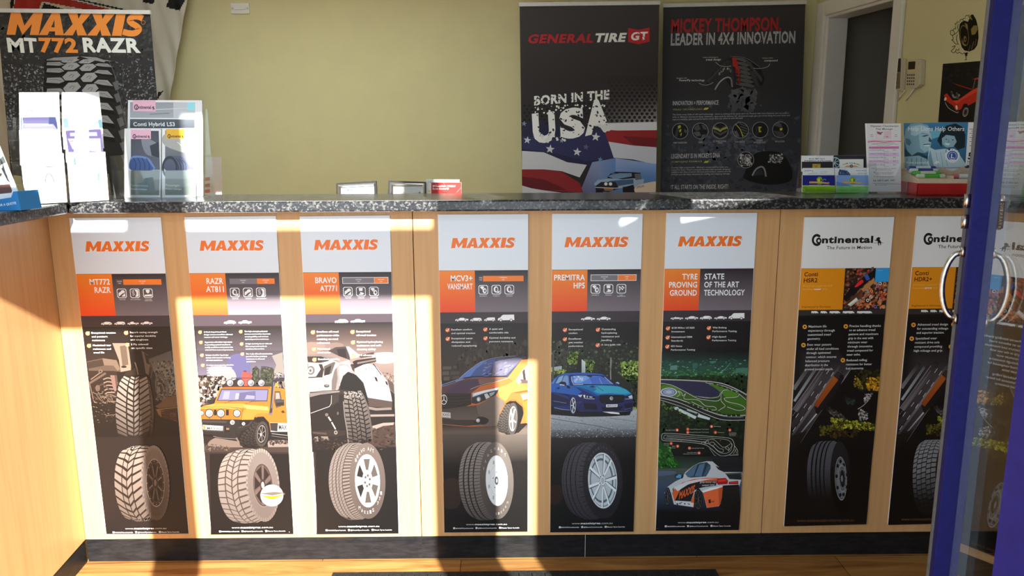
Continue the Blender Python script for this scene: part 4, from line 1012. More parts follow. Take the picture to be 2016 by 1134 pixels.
# --- blue saloon above a summer tyre
def pic5(a):
    a.fr(1070, 690, 6.67)
    a.vg('120e10', '262a26', '100 -180 1262 -190 1255 60 96 60', 4); a.p('23281f', '96 0 1252 -20 1228 800 94 800'); a.p('39352f', '96 0 330 0 300 250 96 330')
    a.sc(420, '96 -120 1250 -130 1240 330 96 330', '1a201a 2c352a 414a38 5d6650 15180f 343d30', 17, 0.8); a.sc(130, '300 20 460 20 440 180 330 170', '6d8a35 8aa64a 4a6426 2c3c1c', 13); a.sc(90, '540 120 680 130 640 280 560 280', '5f7a30 86a048 3a5020', 12)
    a.sc(300, '1020 150 1245 130 1238 330 1040 330', '7d9a3a a4bc5c 567028 2f4018 c2d27a', 14); a.sc(160, '1040 330 1238 330 1235 420 1080 400', '4e6426 2e3c1a 1c2612', 14); a.sc(150, '1150 420 1236 420 1228 740 1180 740', '20281a 33402a 121810', 14)
    a.p('a8b4b4', '96 220 240 200 240 260 96 270'); a.sc(70, '96 250 300 250 280 300 96 310', '9ab04a c0cc6a 6a8430', 9); a.p('15171a', '455 105 498 105 498 290 300 290 440 230'); a.vg('d2dede', 'a4b0b4', '500 112 548 150 550 292 500 290', 3); a.l('8c8a84', 16, '885 90 880 250 882 380', 1); a.l('6a6862', 10, '860 200 884 260 900 120'); a.l('5a5248', 22, '125 40 128 240 120 380')
    a.sc(40, '1160 750 1226 740 1224 800 1140 800', '8a9a4a aab86a', 10)
    # road
    a.vg('b3b9bf', '9aa0a8', '94 800 1226 780 1222 960 92 960', 3); a.vg('9aa0a8', '6a6e76', '92 950 1222 950 1218 1150 90 1150', 4)
    a.sc(700, '92 850 1222 830 1218 1150 90 1150', 'c4c8cc 7c828a a2a8ae 5c6068', 6, 0.5, 0, 30); a.l('3a3f48', 6, '95 888 400 940 760 1000 1215 1110', 1); a.l('5a6068', 5, '870 885 1222 930')
    a.p('12141f', '94 800 340 780 760 800 1000 800 1140 845 900 862 500 870 94 840', 0)
    # body
    a.p('1c2f78', '94 430 130 370 200 320 280 296 420 288 600 290 760 305 830 340 930 440 1060 490 1140 545 1172 600 1178 700 1165 790 760 800 480 800 440 760 430 640 400 590 360 600 340 700 346 780 110 740 94 730')
    a.p('2c62b8', '94 430 130 372 200 322 280 297 420 289 600 290 760 304 820 330 700 318 360 315 330 330 350 460 420 480 500 540 440 590 400 580 240 560 94 540'); a.p('141a44', '94 548 240 560 340 580 334 720 110 735 94 720'); a.p('24356e', '100 552 336 640 330 600 200 560'); a.l('8a90b0', 5, '130 660 300 690'); a.p('3a4a84', '110 740 340 775 120 735'); a.l('a4b4c8', 6, '110 742 240 770 345 780'); a.p('0b0d1c', '94 700 140 740 130 830 94 826')
    # bonnet
    a.p('1f78b4', '350 465 440 455 640 450 900 455 1000 470 1090 510 1160 570 1080 590 1040 580 760 575 700 590 580 540 480 500'); a.p('3aa6c4', '560 460 760 456 980 470 1080 510 1140 560 1040 570 860 556 740 566 660 540 700 500'); a.p('1a4c96', '355 466 480 500 580 545 690 600 720 590 600 520 480 478'); a.l('174a8c', 6, '690 460 740 500 790 530'); a.p('1d3a6a', '590 470 650 458 700 480 640 486')
    # glass
    a.p('1d2b50', '355 330 430 318 760 325 850 380 930 450 880 455 380 450 355 400'); a.p('5a86dc', '372 335 440 326 750 334 830 380 900 440 700 440 400 436 376 400'); a.p('7ba4ea', '420 330 560 328 600 360 500 420 420 430 385 400'); a.p('4a6ec8', '600 350 750 336 820 380 880 436 640 438'); a.l('dfe8f4', 6, '364 340 372 400 395 445 520 440'); a.l('dfe8f4', 5, '800 345 910 440'); a.l('c8d8f0', 3, '730 360 770 440'); a.p('1a2548', '560 325 640 330 630 350 600 345 580 338'); a.sc(12, '400 340 540 340 500 400 400 400', 'a8c4f0 cfdef6', 12)
    a.p('8cb0d8', '150 430 200 345 255 318 262 330 230 420'); a.p('7aa0d0', '235 425 270 335 300 322 326 340 330 450 300 450'); a.p('6a8cc0', '104 432 150 370 165 362 130 434'); a.l('12204c', 7, '150 435 200 342 262 315'); a.l('12204c', 7, '230 430 268 325'); a.p('1d1d42', '205 420 230 404 280 408 300 430 295 462 215 452'); a.p('e6dfe0', '212 440 275 448 275 458 215 452'); a.p('161638', '300 450 345 470 350 500 310 490'); a.e('2b3a66', 970, 430, 32, 24); a.p('a8bcd4', '945 420 970 408 995 425 990 440'); a.p('12204c', '170 490 200 478 215 492 190 508'); a.l('12204c', 3, '165 480 160 560')
    # front
    a.p('23245c', '440 600 690 640 730 600 760 690 1060 690 1070 640 1175 640 1176 700 1165 795 760 800 480 800 446 760'); a.p('0d0d18', '735 590 860 580 1040 582 1062 590 1050 680 900 696 760 690 735 650'); a.sc(80, '745 600 1050 595 1040 680 760 680', '1a1a28 24242f', 6, 0.6); a.r('b9bcc8', 8, 890, 625, 22, 24); a.e('b9bcc8', 886, 626, 9, 12)
    a.p('0f1024', '525 685 690 700 715 770 540 765'); a.p('0f1024', '755 740 1040 730 1010 780 780 785'); a.p('12122a', '1060 700 1165 680 1165 750 1070 760'); a.l('6a7098', 5, '1060 770 1150 752'); a.l('5a6090', 4, '440 680 500 670 460 700'); a.p('e6e7ea', '820 706 972 702 968 738 822 742'); a.t('MAXXIS', 836, 734, 958, 731, 20, '1a1a20', 0.02, 0.15); a.l('2e2f6c', 5, '480 790 760 800')
    a.p('1a1a30', '445 580 520 572 640 600 690 605 665 635 560 625 480 605'); a.p('c9d3e6', '450 582 510 576 490 612 470 604'); a.p('e2eaf6', '520 580 548 580 545 616 528 612'); a.p('b4c0da', '565 590 585 592 580 618 566 616'); a.p('c9d3e6', '600 598 640 604 640 615 604 614'); a.l('eef2fa', 5, '530 622 600 630 668 632'); a.p('1a1a30', '1065 600 1150 575 1172 620 1080 640'); a.p('c9d3e6', '1110 600 1160 580 1168 618 1130 625'); a.l('eef2fa', 4, '1070 634 1168 628'); a.p('e8e6de', '770 800 900 802 990 812 1000 835 880 825')
    # wheels
    a.p('0b0b12', '346 620 370 595 400 592 430 640 440 760 430 830 390 852 352 820 345 700'); a.e('3a3f50', 388, 716, 44, 122); a.e('15182a', 388, 716, 36, 104)
    for k in range(5):
        t = 0.6+2*math.pi*k/5; a.l('d4dcea', 11, [(390, 716), (388+32*math.cos(t), 716+98*math.sin(t))])
    a.r('c4cede', 5, 388, 716, 36, 104); a.p('0b0b12', '995 800 1150 795 1130 845 1060 852 1005 830')
    a.fr(1080, 850, 5.67)
    a.vg('757a82', '2b2627', '18 -20 980 -30 974 60 20 70', 4); a.sc(420, '20 -30 978 -40 974 90 20 100', '9aa0a8 5c6068 c4c8cc 3c3a3e', 6, 0.5, 0, 30); a.vg('2b2627', '0b0a0b', '20 65 974 55 968 300 20 330', 6); a.p('0b0a0b', '20 328 968 298 948 1112 14 1118'); a.p('2a1710', '22 620 140 600 150 760 20 800', 1)
    tyre(a, 602, 540, 425, 222, 250, 'summer', 'silver10', -2, 0.735, '131216', ('4b484f', '26242a'), ('2c2a31', '1d1b20'))
    for k, ch in enumerate('PREMITRA HP5'):
        t = math.radians(140-k*9.0); x, y = 602+222*0.86*math.cos(t), 540-425*0.87*math.sin(t)
        if ch != ' ': a.t(ch, x-9, y+14, x+9, y+12, 28, '4d4a52', 0.006)
tall_poster(5, [('PREMITRA', 7), ('HP5', 66.5)], (200, '6b666e', 'PASSENGER', 'SPORT', 1), [('gem', 'DURABILITY'), ('snake', 'HANDLING'), ('flag', 'HIGH|PERFORMANCE')],
    [('sedan', 42), ('sedan', 42)],
    [(35, 356.5, 'Exceptional|comfort', 5.2), (136, 356.5, 'Outstanding|hydroplaning|resistance and|handling', 5.2), (35, 386, 'Excellenet|wet weather|performance', 5.2), (136, 405.5, 'A very quiet ride', 5.2)],
    'tall poster with a blue saloon car on a road', pic5, pg=1.0)

# --- proving ground from the air above a racing saloon
def pic6(a):
    a.fr(1280, 690, 5.155)
    a.p('110e11', '120 -20 1004 -20 1002 40 118 40'); a.vg('110e11', '1f3a33', '118 10 1002 10 998 120 112 120', 6); a.vg('1f4038', '2e5a3c', '112 110 998 110 992 290 106 290', 6); a.p('1b2a18', '106 262 992 240 960 720 90 720'); a.vg('18230f', '14200f', '100 480 968 640 945 900 88 900', 3); a.vg('14180f', '101010', '88 880 945 880 940 1134 82 1134', 3)
    a.sc(220, '112 90 998 80 994 250 108 260', '3f6a60 57867a 2a4a40 1c342c 7ba79a', 10, 0.5, 0, 20); a.p('5c8a80', '205 155 275 148 275 195 200 198'); a.p('4a786c', '870 180 990 175 988 235 868 232'); a.p('3a655a', '430 130 480 126 484 180 430 180'); a.p('4a7a6c', '600 108 670 104 664 125 612 130'); a.l('6a968a', 6, '815 125 760 190 690 235'); a.p('2a4f44', '470 160 640 150 640 200 480 205'); a.sc(120, '108 190 992 200 990 280 106 275', '2f6a34 3f7a3c 1f4a28 4a8a48', 14, 0.4, 0, 20); a.p('49803c', '700 262 840 258 830 276 720 278')
    a.sc(220, '600 270 990 250 985 440 800 360', '16240f 24381a 1c2e15', 13); a.sc(160, '106 262 600 290 600 318 106 290', '16240f 24381a 2a4420', 9); a.sc(420, '96 520 600 700 960 720 92 820', '16220f 22331a 0f180b 2c4022', 14); a.sc(220, '90 760 948 740 945 900 86 900', '13200e 1f3016 0d140a', 15)
    # track field
    a.p('6f7a6a', '108 292 320 296 560 308 730 330 860 380 976 440 968 660 900 690 800 690 560 610 300 500 102 450'); a.p('3a5a1c', '106 330 250 350 420 440 560 500 700 420 760 390 860 400 976 470 966 650 860 666 700 640 500 590 300 500 104 445', 0); a.p('4d7a20', '106 362 190 352 260 372 320 420 290 470 106 440', 1); a.p('2f2d49', '108 300 330 306 560 322 650 370 710 420 690 462 600 474 460 460 330 400 210 345 108 328'); a.p('4a7a20', '600 345 720 345 790 395 735 408 690 400 640 368', 1)
    a.p('4f8222', '740 420 800 402 860 405 890 430 870 465 770 470 740 450', 1); a.p('3f6c1e', '760 490 900 470 970 520 960 590 820 550 760 520', 1); a.p('35561c', '470 520 620 500 720 520 740 570 690 600 560 560', 1)
    a.l('d3d3cd', 7, '108 293 320 298 560 310 730 334 860 384 978 446', 1); a.l('2c2a32', 16, '575 322 730 346 860 398 976 470', 1); a.l('c2c2bc', 5, '560 326 720 352 850 402 972 500', 1); a.l('c9c9c4', 5, '108 332 210 348 330 404 470 480 560 500 680 510 720 470 735 410 790 398 870 405 905 440 870 472 770 478 750 490 790 520 900 545 955 575 950 600 880 605 780 570', 1); a.l('c9c9c4', 4, '460 464 600 480 690 468 715 430 745 402', 1); a.l('2c2a32', 12, '470 470 580 492 700 488 728 440', 1)
    a.l('c9c9c4', 5, '270 470 300 440 280 410 320 430 330 460 360 435 345 490 480 500 560 560 640 568 670 590 650 604 560 586 420 520', 1); a.l('c2c2bc', 5, '720 440 720 510 760 560 720 590 690 610', 1); a.e('c3cbe0', 188, 420, 84, 44)
    for k, r in enumerate((70, 56, 42, 28, 14)): a.r('4a5478' if k % 2 == 0 else '8a94b4', r*0.16, 188, 420, r, r*0.52)
    a.l('26242a', 20, '104 470 300 510 560 620 740 680 960 690', 1); a.l('d3d3cd', 6, '104 450 300 496 560 602 740 660 965 655', 1); a.l('d3d3cd', 5, '102 478 300 530 560 642 740 702 962 704', 1); a.l('9a9a98', 8, '102 500 320 570 500 640', 1)
    for k in range(14): a.p('182414', [(250+k*48, 490+k*14.5 if k < 11 else 645), (285+k*48, 498+k*14.5 if k < 11 else 645), (290+k*48, 514+k*14.5 if k < 11 else 665), (255+k*48, 508+k*14.5 if k < 11 else 668)])
    for k in range(7): a.p('182414', [(640+k*48, 328+k*17), (675+k*48, 336+k*19), (672+k*48, 348+k*19), (642+k*48, 342+k*17)])
    a.p('c3cbd2', '235 570 280 570 300 600 250 600'); a.p('ccd4da', '300 588 470 668 455 695 285 612'); a.p('b4bcc4', '375 590 480 626 470 640 370 605'); a.p('ccd4da', '490 640 608 682 600 704 478 672')
    a.sc(24, '120 520 400 640 400 700 110 570', '53702a 6a8a3a', 8); a.p('1f4a18', '90 960 150 950 260 1130 84 1134', 1); a.sc(90, '86 940 200 980 270 1134 84 1134', '2a6a20 367a28 1a4012 5a9a44', 14, 0.6, 50, 40)
    # line map with numbered spots
    W = 'bfc4bf'
    a.l(W, 4, '130 838 300 845 600 868 790 885 840 915 852 980 830 1030 780 1062 700 1060 600 980 520 945 300 920 140 912 116 890 116 855 130 838', 1); a.l(W, 3, '150 855 400 872 640 888 780 905 825 950 815 1010 770 1040 700 1030 620 960 520 925 300 905 150 895 138 875 150 855', 1); a.l(W, 3, '170 870 400 888 600 905'); a.l(W, 3, '160 885 400 905 560 930'); a.l(W, 3, '550 940 580 910 640 900 690 940 740 980 790 960 820 940 830 960 800 1000 790 1020', 1)
    a.l(W, 3, '600 940 630 925 660 950 700 990 740 1000 730 1030 680 1010 640 970 600 950', 1); a.r(W, 3, 628, 945, 26, 18); a.r(W, 3, 540, 935, 22, 14); a.r(W, 3, 572, 930, 22, 16); a.l(W, 4, '852 960 885 1010 890 1058 800 1060'); a.l(W, 3, '600 990 650 1060 690 1070'); a.l(W, 3, '860 1000 880 1050 840 1050 870 1000'); a.l(W, 3, '760 990 800 1010 780 970 760 990', 1)
    for n, x, y in ((1, 272, 804), (2, 380, 796), (3, 380, 828), (1, 621, 768), (4, 660, 829), (5, 806, 805), (6, 211, 940), (8, 277, 968), (11, 397, 987), (10, 494, 1037), (9, 818, 1090)):
        a.e('5a1c10', x, y, 20); a.e('e0623a', x, y, 15); a.t(str(n), x-5-3*(n > 9), y+8, x+5+3*(n > 9), y+8, 15, 'ffffff', 0.02)
    for s, x0, y, x1 in (('High Speed Track', 155, 808, 252), ('General Performance Test Course', 402, 800, 592), ('Braking Performance Test Course', 402, 830, 590), ('NVH Testing', 645, 772, 712), ('Fishtail Lane', 682, 832, 748), ('Fine Handling', 800, 838, 872), ('Performance', 800, 851, 866), ('Test Course', 800, 864, 864), ('Wet Brake', 136, 944, 190), ('Test Course', 124, 958, 190), ('K&C', 222, 972, 254), ('Test Course', 190, 988, 254), ('Hydroplaning Test Area', 420, 991, 545), ('General Durability', 372, 1036, 474), ('Performance Test Course', 334, 1050, 474), ('Wet Handling', 842, 1084, 912), ('Performance', 842, 1098, 910), ('Test Course', 842, 1112, 900)):
        a.t(s, x0, y, x1, y, 8, 'd0d2ce')
    for x, y in ((305, 848), (358, 866), (380, 886), (265, 903), (313, 915), (618, 898), (710, 912)): a.e('d8502c', x, y, 5)
    # racing car
    a.fr(1280, 840, 5.4)
    a.vg('16221a', '3a4a44', '88 300 985 320 980 470 80 470', 5); a.p('1b4a18', '88 160 130 170 240 320 330 420 84 430', 1); a.sc(100, '90 230 230 300 300 420 86 430', '2a6a20 3a8a2c 1a4012', 14, 0.5, 50, 40); a.vg('4a5148', '3a4a64', '80 440 975 440 968 640 76 640', 5); a.vg('3a4a64', '0d0d12', '76 630 968 620 955 900 66 900', 6); a.p('0b0a0c', '66 890 955 890 940 1096 56 1104'); a.p('52607a', '80 470 260 470 250 500 80 520', 1); a.vg('1c2024', '14161a', '640 300 985 320 978 480 700 440', 3)
    a.p('c3c8cc', '150 700 175 640 260 580 340 540 370 480 450 415 520 380 600 362 660 366 700 400 780 470 975 480 965 560 940 640 770 760 730 840 600 858 560 700 520 660 470 690 455 850 250 820 220 700 190 640 160 740')
    a.p('2c4254', '368 498 455 415 525 382 600 372 638 405 640 440 590 525 420 538'); a.p('4f6c84', '372 500 450 424 500 398 460 520 400 535'); a.p('54728c', '470 520 520 400 580 385 545 525'); a.p('3f5a70', '560 522 610 405 638 420 620 480 595 520'); a.l('1a1d22', 6, '460 528 515 392'); a.l('1a1d22', 6, '548 524 600 390'); a.p('1a2a3a', '255 530 265 505 330 495 355 520 340 548 270 545'); a.p('5a9ac8', '270 525 300 503 330 505 325 540 275 540')
    a.p('1d2024', '690 410 760 440 960 432 970 478 780 478 720 450'); a.p('4d5358', '790 490 970 482 968 560 850 550'); a.p('23272c', '805 505 960 495 965 560 840 552')
    a.p('d9622e', '230 700 260 650 340 590 450 555 600 538 720 540 700 580 560 590 400 640 300 720 260 800'); a.p('d3d6d8', '250 640 380 580 520 552 700 545 600 560 420 600 290 680'); a.p('1c1c22', '260 780 320 660 400 610 520 580 700 570 700 620 560 640 520 650 470 670 430 790'); a.p('e0662e', '440 850 430 790 470 700 460 850'); a.p('d3d6d8', '245 790 260 785 460 805 455 850 250 820'); a.t('BMW Spec MR', 270, 818, 415, 828, 18, '26262a', 0.02) if False else a.sc(14, '260 795 420 810 418 826 262 815', '26262a 54545a', 7, 0.8)
    a.t('MAXXIS', 302, 766, 466, 690, 78, 'e0662e', 0.035, 0.1); a.t('gmp-tuner.vip', 525, 592, 692, 590, 18, 'd8d8d8', 0.01, 0.2); a.t('swapper tuner', 548, 626, 682, 618, 18, 'd8d8d8', 0.01, 0.2)
    a.p('e8693a', '555 680 720 640 760 740 730 838 602 856'); a.p('c4552c', '720 640 770 620 770 745 730 838'); a.p('f0f0f0', '550 680 640 645 800 622 720 650 560 695'); a.p('1c1412', '616 772 640 765 640 808 620 808'); a.t('ester', 640, 800, 680, 797, 22, '1c1412', 0.01, 0.2)
    a.p('a41a16', '700 590 712 545 800 540 825 570 820 605 720 612'); a.p('e03c2c', '716 560 798 553 812 572 722 582'); a.p('8a1412', '835 580 930 570 935 605 830 606'); a.p('d83a2a', '845 584 922 578 926 590 845 594'); a.p('0f0d10', '770 620 940 610 960 900 730 860 760 750'); a.vg('1d1a1e', '0d0c0e', '770 640 945 630 950 840 760 820', 3); a.p('1a1a1e', '235 660 250 640 242 695')
    for x, y, rx, ry in ((184, 738, 33, 100), (510, 770, 44, 118)):
        a.e('0c0b0d', x, y, rx, ry); a.r('55555a', 3, x-2, y, rx*0.82, ry*0.86)
        for k in range(8):
            t = 2*math.pi*k/8+0.2; a.l('5d5d62', 4, [(x, y), (x+rx*0.75*math.cos(t), y+ry*0.8*math.sin(t))])
    a.vg('08080a', '0b0a0c', '66 850 600 880 600 930 64 930', 2) if False else None
    a.l('8a8a8a', 1.5, '64 1076 84 1078')
tall_poster(6, [('TYRE', 54), ('PROVING', 15), ('GROUND', 18)], None, [], [('conv', 38), ('sedan', 40), ('suv', 38), ('sedan', 38), ('bigvan', 46)],
    [(9, 354, '$150 Million US R&D|Investment', 5.2), (135, 354, 'Wet Braking|Performance Testing', 5.2), (9, 383, 'International OEM|Standards', 5.2), (135, 383, 'High-Speed|Performance Testing', 5.2), (9, 412, 'ISO Noise|Performance Testing', 5.2)],
    'tall poster of a test track seen from the air above a racing saloon', pic6, right_title=[('STATE', 182), ('OF THE ART', 228), ('TECHNOLOGY', 247)], pg=1.0)

# --- the two truck tyre posters at the right end
def horse(a, k, x, y, col):
    T = lambda s: [(x+p*k, y+q*k) for p, q in pairs(s)]
    a.p(col, T('2 -2 6 -9 12 -13 17 -15 20 -12 25 -11 24 -7 21 -6 22 0 26 6 30 12 27 18 28 24 24 27 23 19 19 13 16 20 20 28 14 27 12 20 12 10 8 4 3 6 -2 3 -4 -1 0 0 4 1 7 -3 3 -1'), 0)
def continental(a, x0, y0, x1, y1, h, col='121214', tag_line=True):
    """wordmark with the round o inside the big C, prancing horse and line below"""
    w = x1-x0; sl = (y1-y0)/w
    Y = lambda x: y0+(x-x0)*sl
    cx, cy = x0+h*0.62, Y(x0)-h*0.42
    a.r(col, h*0.29, cx, cy, h*0.70, h*0.84, 0, 24, 40, 320)
    a.r(col, h*0.22, cx+h*0.27, cy+h*0.10, h*0.38, h*0.43, 0, 20)
    a.t('ntinental', x0+h*1.30, Y(x0+h*1.3), x0+w*0.855, Y(x0+w*0.855), h*0.90, col, 0.042)
    horse(a, h/36, x0+w*0.89, Y(x1)-h*0.35, col); a.l(col, h*0.05, [(x0+w*0.87, Y(x0+w*.87)+h*0.05), (x1, Y(x1)+h*0.05)])
def bullet(a, x, y, r=10):
    a.e('d8842a', x, y, r, r, 0, 18); a.p('1d120a', [(x-r*0.35, y-r*0.5), (x+r*0.6, y), (x-r*0.35, y+r*0.5)])
def truck_poster(second, label):
    dx = PPL.at(1805.6, 425.4).x - PPL.at(1584.3, 427.6).x if second else 0
    dz = PPL.at(1805.6, 425.4).z - PPL.at(1584.3, 427.6).z if second else 0
    a = Art(PPL, 1.65); a.shift = Vector((dx, 0, dz)); a.trim(Q[7])
    a.p('0b090b', Q[7]); a.p('cfd4da', '1584.3 427.6 1760.8 427 1751.4 527.8 1577.9 528.3')
    a.fr(1500, 410, 3.24)
    continental(a, 322, 222, 774, 218, 46)
    a.t('The Future in Motion', 412, 262, 700, 259, 21, '1c1a1c', 0.006)
    a.fr(1560, 500, 4.724)
    a.p('c67a12', '86 135 492 133 465 518 60 521'); a.p('1f140f', '492 133 904 129 870 516 465 518')
    a.t('Conti', 110, 208, 236, 206, 38, '3a1408', 0.022); a.t('HDR2+' if second else 'HSR2', 105, 265, 268 if second else 232, 262, 38, '3a1408', 0.022)
    a.t('Premium regional and', 98, 306, 368, 302, 17, 'd49a4c'); a.t('line-haul', 96, 337, 196, 335, 17, 'd49a4c'); a.t('drive' if second else 'steer', 203, 336, 268, 333, 17, 'f0e2c8', 0.02); a.t('tyre', 276, 333, 322, 332, 17, 'd49a4c'); a.t('Engineered in Germany', 88, 500, 356, 498, 17, '4a1c0c')
    # container yard
    a.sc(260, '500 140 770 132 700 500 480 510', '6a2a1a 8a3420 3a2a26 54443c 2a1c18 b0442a 7a5a48', 15, 0.7, -40, 20); a.sc(180, '640 270 895 262 868 505 560 512', '8a4a24 b8642c c8743a 4a3a34 8a8078 2a1c18 a43a24', 14, 0.8, -40, 20)
    a.p('0f0c10', '560 290 770 140 772 200 620 330 490 440 478 400'); a.p('2a4a9a', '664 200 700 190 722 235 690 248'); a.p('9a7040', '560 400 760 220 768 262 690 330 600 400'); a.p('c4202a', '580 300 640 240 660 262 600 306', 1) ; a.p('4a2a1a', '480 470 640 330 660 350 500 490'); a.p('cfc8bc', '512 470 600 400 620 428 540 488'); a.p('3a342e', '594 404 622 388 636 412 612 432')
    for x, y, c in ((790, 300, '5a6aa8'), (815, 275, 'd0ccc4'), (858, 275, 'c8743a'), (735, 345, 'c8843a'), (700, 430, 'c0c4c0'), (640, 440, 'd06a3a'), (770, 490, '5a6aa8'), (800, 380, '8a2a2a'), (730, 400, 'd0ccc4'), (840, 420, 'b04a3a'), (620, 470, 'c8642c')): a.r(c, 7, x, y, 15)
    for k in range(3): a.l('6a5a48', 4, [(500+k*90, 505-k*8), (700+k*60, 330-k*60+40)])
    a.p('2a86c8', '776 131 904 129 895 258 766 262'); a.t('Commercial', 790, 156, 836, 155, 8, 'a8d4f0')
    a.p('2b2526', '60 521 870 516 862 620 50 626')
    for row, y in ((0, 552), (1, 598)):
        for x0, x1 in (((175, 240), (262, 322), (345, 443), (468, 575), (600, 740)) if row == 0 else ((178, 290), (332, 396), (442, 520), (545, 630), (656, 735))):
            if row == 1 and x0 == 545: a.l('d8d8d8', 6, '545 594 620 598'); a.p('d8d8d8', '612 572 628 572 632 596 606 598'); continue
            a.p('dcdcdc', [(x0, y-20), (x1-18, y-22), (x1, y-10), (x1, y), (x0, y+1)]); a.p('2b2526', [(x0+(x1-x0)*0.35, y-3), (x0+(x1-x0)*0.5, y-3), (x0+(x1-x0)*0.5, y+3), (x0+(x1-x0)*0.35, y+3)])
            for wx in (x0+8, x1-12): a.e('2b2526', wx, y, 5)
    # road from above, forest
    a.fr(1540, 720, 6.3)
    a.p('0c0a0b', '160 -620 1270 -640 1100 2000 20 2000')
    a.q(['2a2528', '0e0b0c', '0e0b0c', '2c272a', '443e42', '3a3438', '1c181a', '0c0a0b', '2c272a'], '118 200 200 -220 640 -260 860 30 640 330 440 610 260 890 95 1110 105 700')
    for c, w, s in (('8a8e90 4a484a', 34, '150 440 300 210 420 30'), ('6a6668 1a1618', 46, '140 290 250 130 360 -20'), ('5a5458 1c181a', 60, '160 560 420 200 580 -30'), ('3a3638 756e72', 30, '120 860 330 560 480 340'), ('756e72 2a2628', 30, '480 340 620 140 720 -10'), ('2a2428 3a3236', 60, '110 760 320 460 560 110'), ('2a2628 a8a6a6', 16, '130 960 300 745 420 600'), ('a8a6a6 3a3638', 16, '420 600 660 300 860 20'), ('5a5658 c4c0be', 6, '210 980 330 795 450 610'), ('c4c0be 4a4648', 6, '450 610 770 160 870 10')): a.l(c, w, s)
    for k in range(26): a.p('14100f', [(128+k*13, 490-k*19), (140+k*13, 476-k*19), (146+k*13, 484-k*19), (134+k*13, 498-k*19)])
    a.l('2a2226', 9, '120 520 300 270 480 10'); a.l('b4a8a4', 3, '122 545 320 270 500 10')
    for k in range(22): a.l('9a9296', 3, [(128+k*17, 620-k*25), (140+k*17, 600-k*25)])
    for x, y in ((130, 810), (165, 640), (220, 680), (265, 520), (320, 540), (355, 370), (410, 400), (450, 240), (505, 270), (545, 100), (600, 130)): a.l('c4c0be', 5, [(x, y), (x+34, y-52)])
    a.vg('16120f', '0b090a', '100 870 300 800 200 1000 90 1140', 3); a.p('0c0a0b', '880 20 1270 -40 1100 1200 90 1210 100 1130 200 992 445 612')
    a.p('171213', '640 110 700 62 745 70 765 150 690 290 610 400 445 605 418 590 395 510 520 400'); a.p('8a4312', '385 482 632 122 692 172 436 518'); a.vg('8e4a18', '7a3610', '632 122 692 172 436 518 385 482', 4); a.p('2a2428', '638 112 676 66 728 92 690 165'); a.l('6a6468', 4, '690 62 730 80 750 110')
    a.sc(260, '880 60 1240 40 1190 330 940 300', '2a2410 1c1a0c 3a3212 120f08', 15); a.sc(110, '1040 150 1215 140 1185 310 1050 290', 'b07a14 8a5c10 c8901c 5a3e0c', 13); a.sc(40, '900 120 1000 230 990 300 880 240', '6a5a1c 8a7424', 10)
    a.sc(140, '520 480 760 620 800 680 600 600', '3a3836 555350 2a2a28 1a1a18', 10); a.sc(90, '1020 350 1120 340 1070 420 1010 450', '8a8884 6a6864 b0aca8 3a3836', 9); a.sc(60, '940 520 1060 580 1050 670 950 670', '8a8884 6a6864 a8a4a0 3a3836', 10); a.l('8a8884', 8, '1060 430 1000 490 930 535', 1); a.sc(60, '780 380 900 420 880 480 800 460', '2a3230 1a201e', 14)
    a.sc(300, '600 640 1160 720 1130 800 620 760', '6a6a1c 8a8824 4a4c14 a49c30 2a2c0c', 13); a.sc(140, '460 740 700 730 800 830 470 860', '4a4418 2f2c10 5a521c', 12); a.sc(80, '560 820 960 800 900 880 600 880', '3a2a10 241a0a', 16)
    a.fr(1540, 860, 6.3)
    a.p('070607', '60 160 1110 150 1040 1085 20 1104')
    tyre(a, 722, 512, 466, 128, 305, 'drive' if second else 'steer', 'truck', -2, 0.585, '0c0b0c', ('46464c', '131315') if not second else ('7a7a7e', '1b1b1e'), ('1b1a1c', '101012'), low=0.35 if not second else 0.25)
    a.t('www.continentaltrucktyres.com.au', 178, 1050, 882, 1040, 36, '5a3e28', 0.0)
    a.fr(1560, 500, 4.724)
    a.z = max(a.z, 2.0e-3)
    C_ = 'd2d0d0'
    if not second:
        bullet(a, 111, 675, 21); bullet(a, 99, 845, 21); bullet(a, 492, 671, 21); bullet(a, 465, 985, 21)
        L = ((146, 682, (('Maximum life', 166), ('expectancy through', 246), ('customised tread', 212), ('geometry.', 122))), (133, 851, (('Even wear pattern', 222), ('under all load conditions', 296), ('through optimised', 224), ('contour, which ensures', 282), ('balanced pressure', 222), ('distribution in the', 212), ('ground contact patch.', 264))),
             (526, 677, (('Precise handling thanks', 290), ('to an advance tread', 242), ('pattern and maximum', 274), ('grip in the wet with', 232), ('minimum wear', 182), ('through innovative', 232), ('tread compound for', 242), ('steer axles.', 130))), (498, 995, (('Reduced rolling', 190), ('resistance for better', 240), ('fuel economy.', 168))))
    else:
        bullet(a, 103, 668, 21); bullet(a, 90, 796, 21); bullet(a, 474, 664, 21); bullet(a, 456, 870, 21)
        L = ((140, 675, (('Advanced tread design', 282), ('for outstanding mileage', 290), ('and superior traction.', 258))), (124, 804, (('Specialised wear', 200), ('resistant drive axle', 228), ('compound providing', 258), ('high mileage and grip.', 270))))
    for x, y, rows in L:
        for k, (s, w) in enumerate(rows): a.t(s, x-4.0*k, y+38*k, x-4.0*k+w, y+38*k-3, 21, C_, 0.004)
    sh = a.shift; a.shift = Vector((0, 0, 0))
    P = [PPL.at(*p)+sh for p in pairs(Q[7])]
    org = (P[2]+P[3])/2 + Vector((0, 0.002, 0))
    bm = bmesh.new(); bm_prism(bm, [p-org for p in P], (0, 0.004, 0))
    o = tag(done('poster', bm, 'white_card', loc=org), label, 'poster', 'tall tyre posters on the counter front')
    art = a.mesh('printed_sheet', 'print_gloss', o, org)
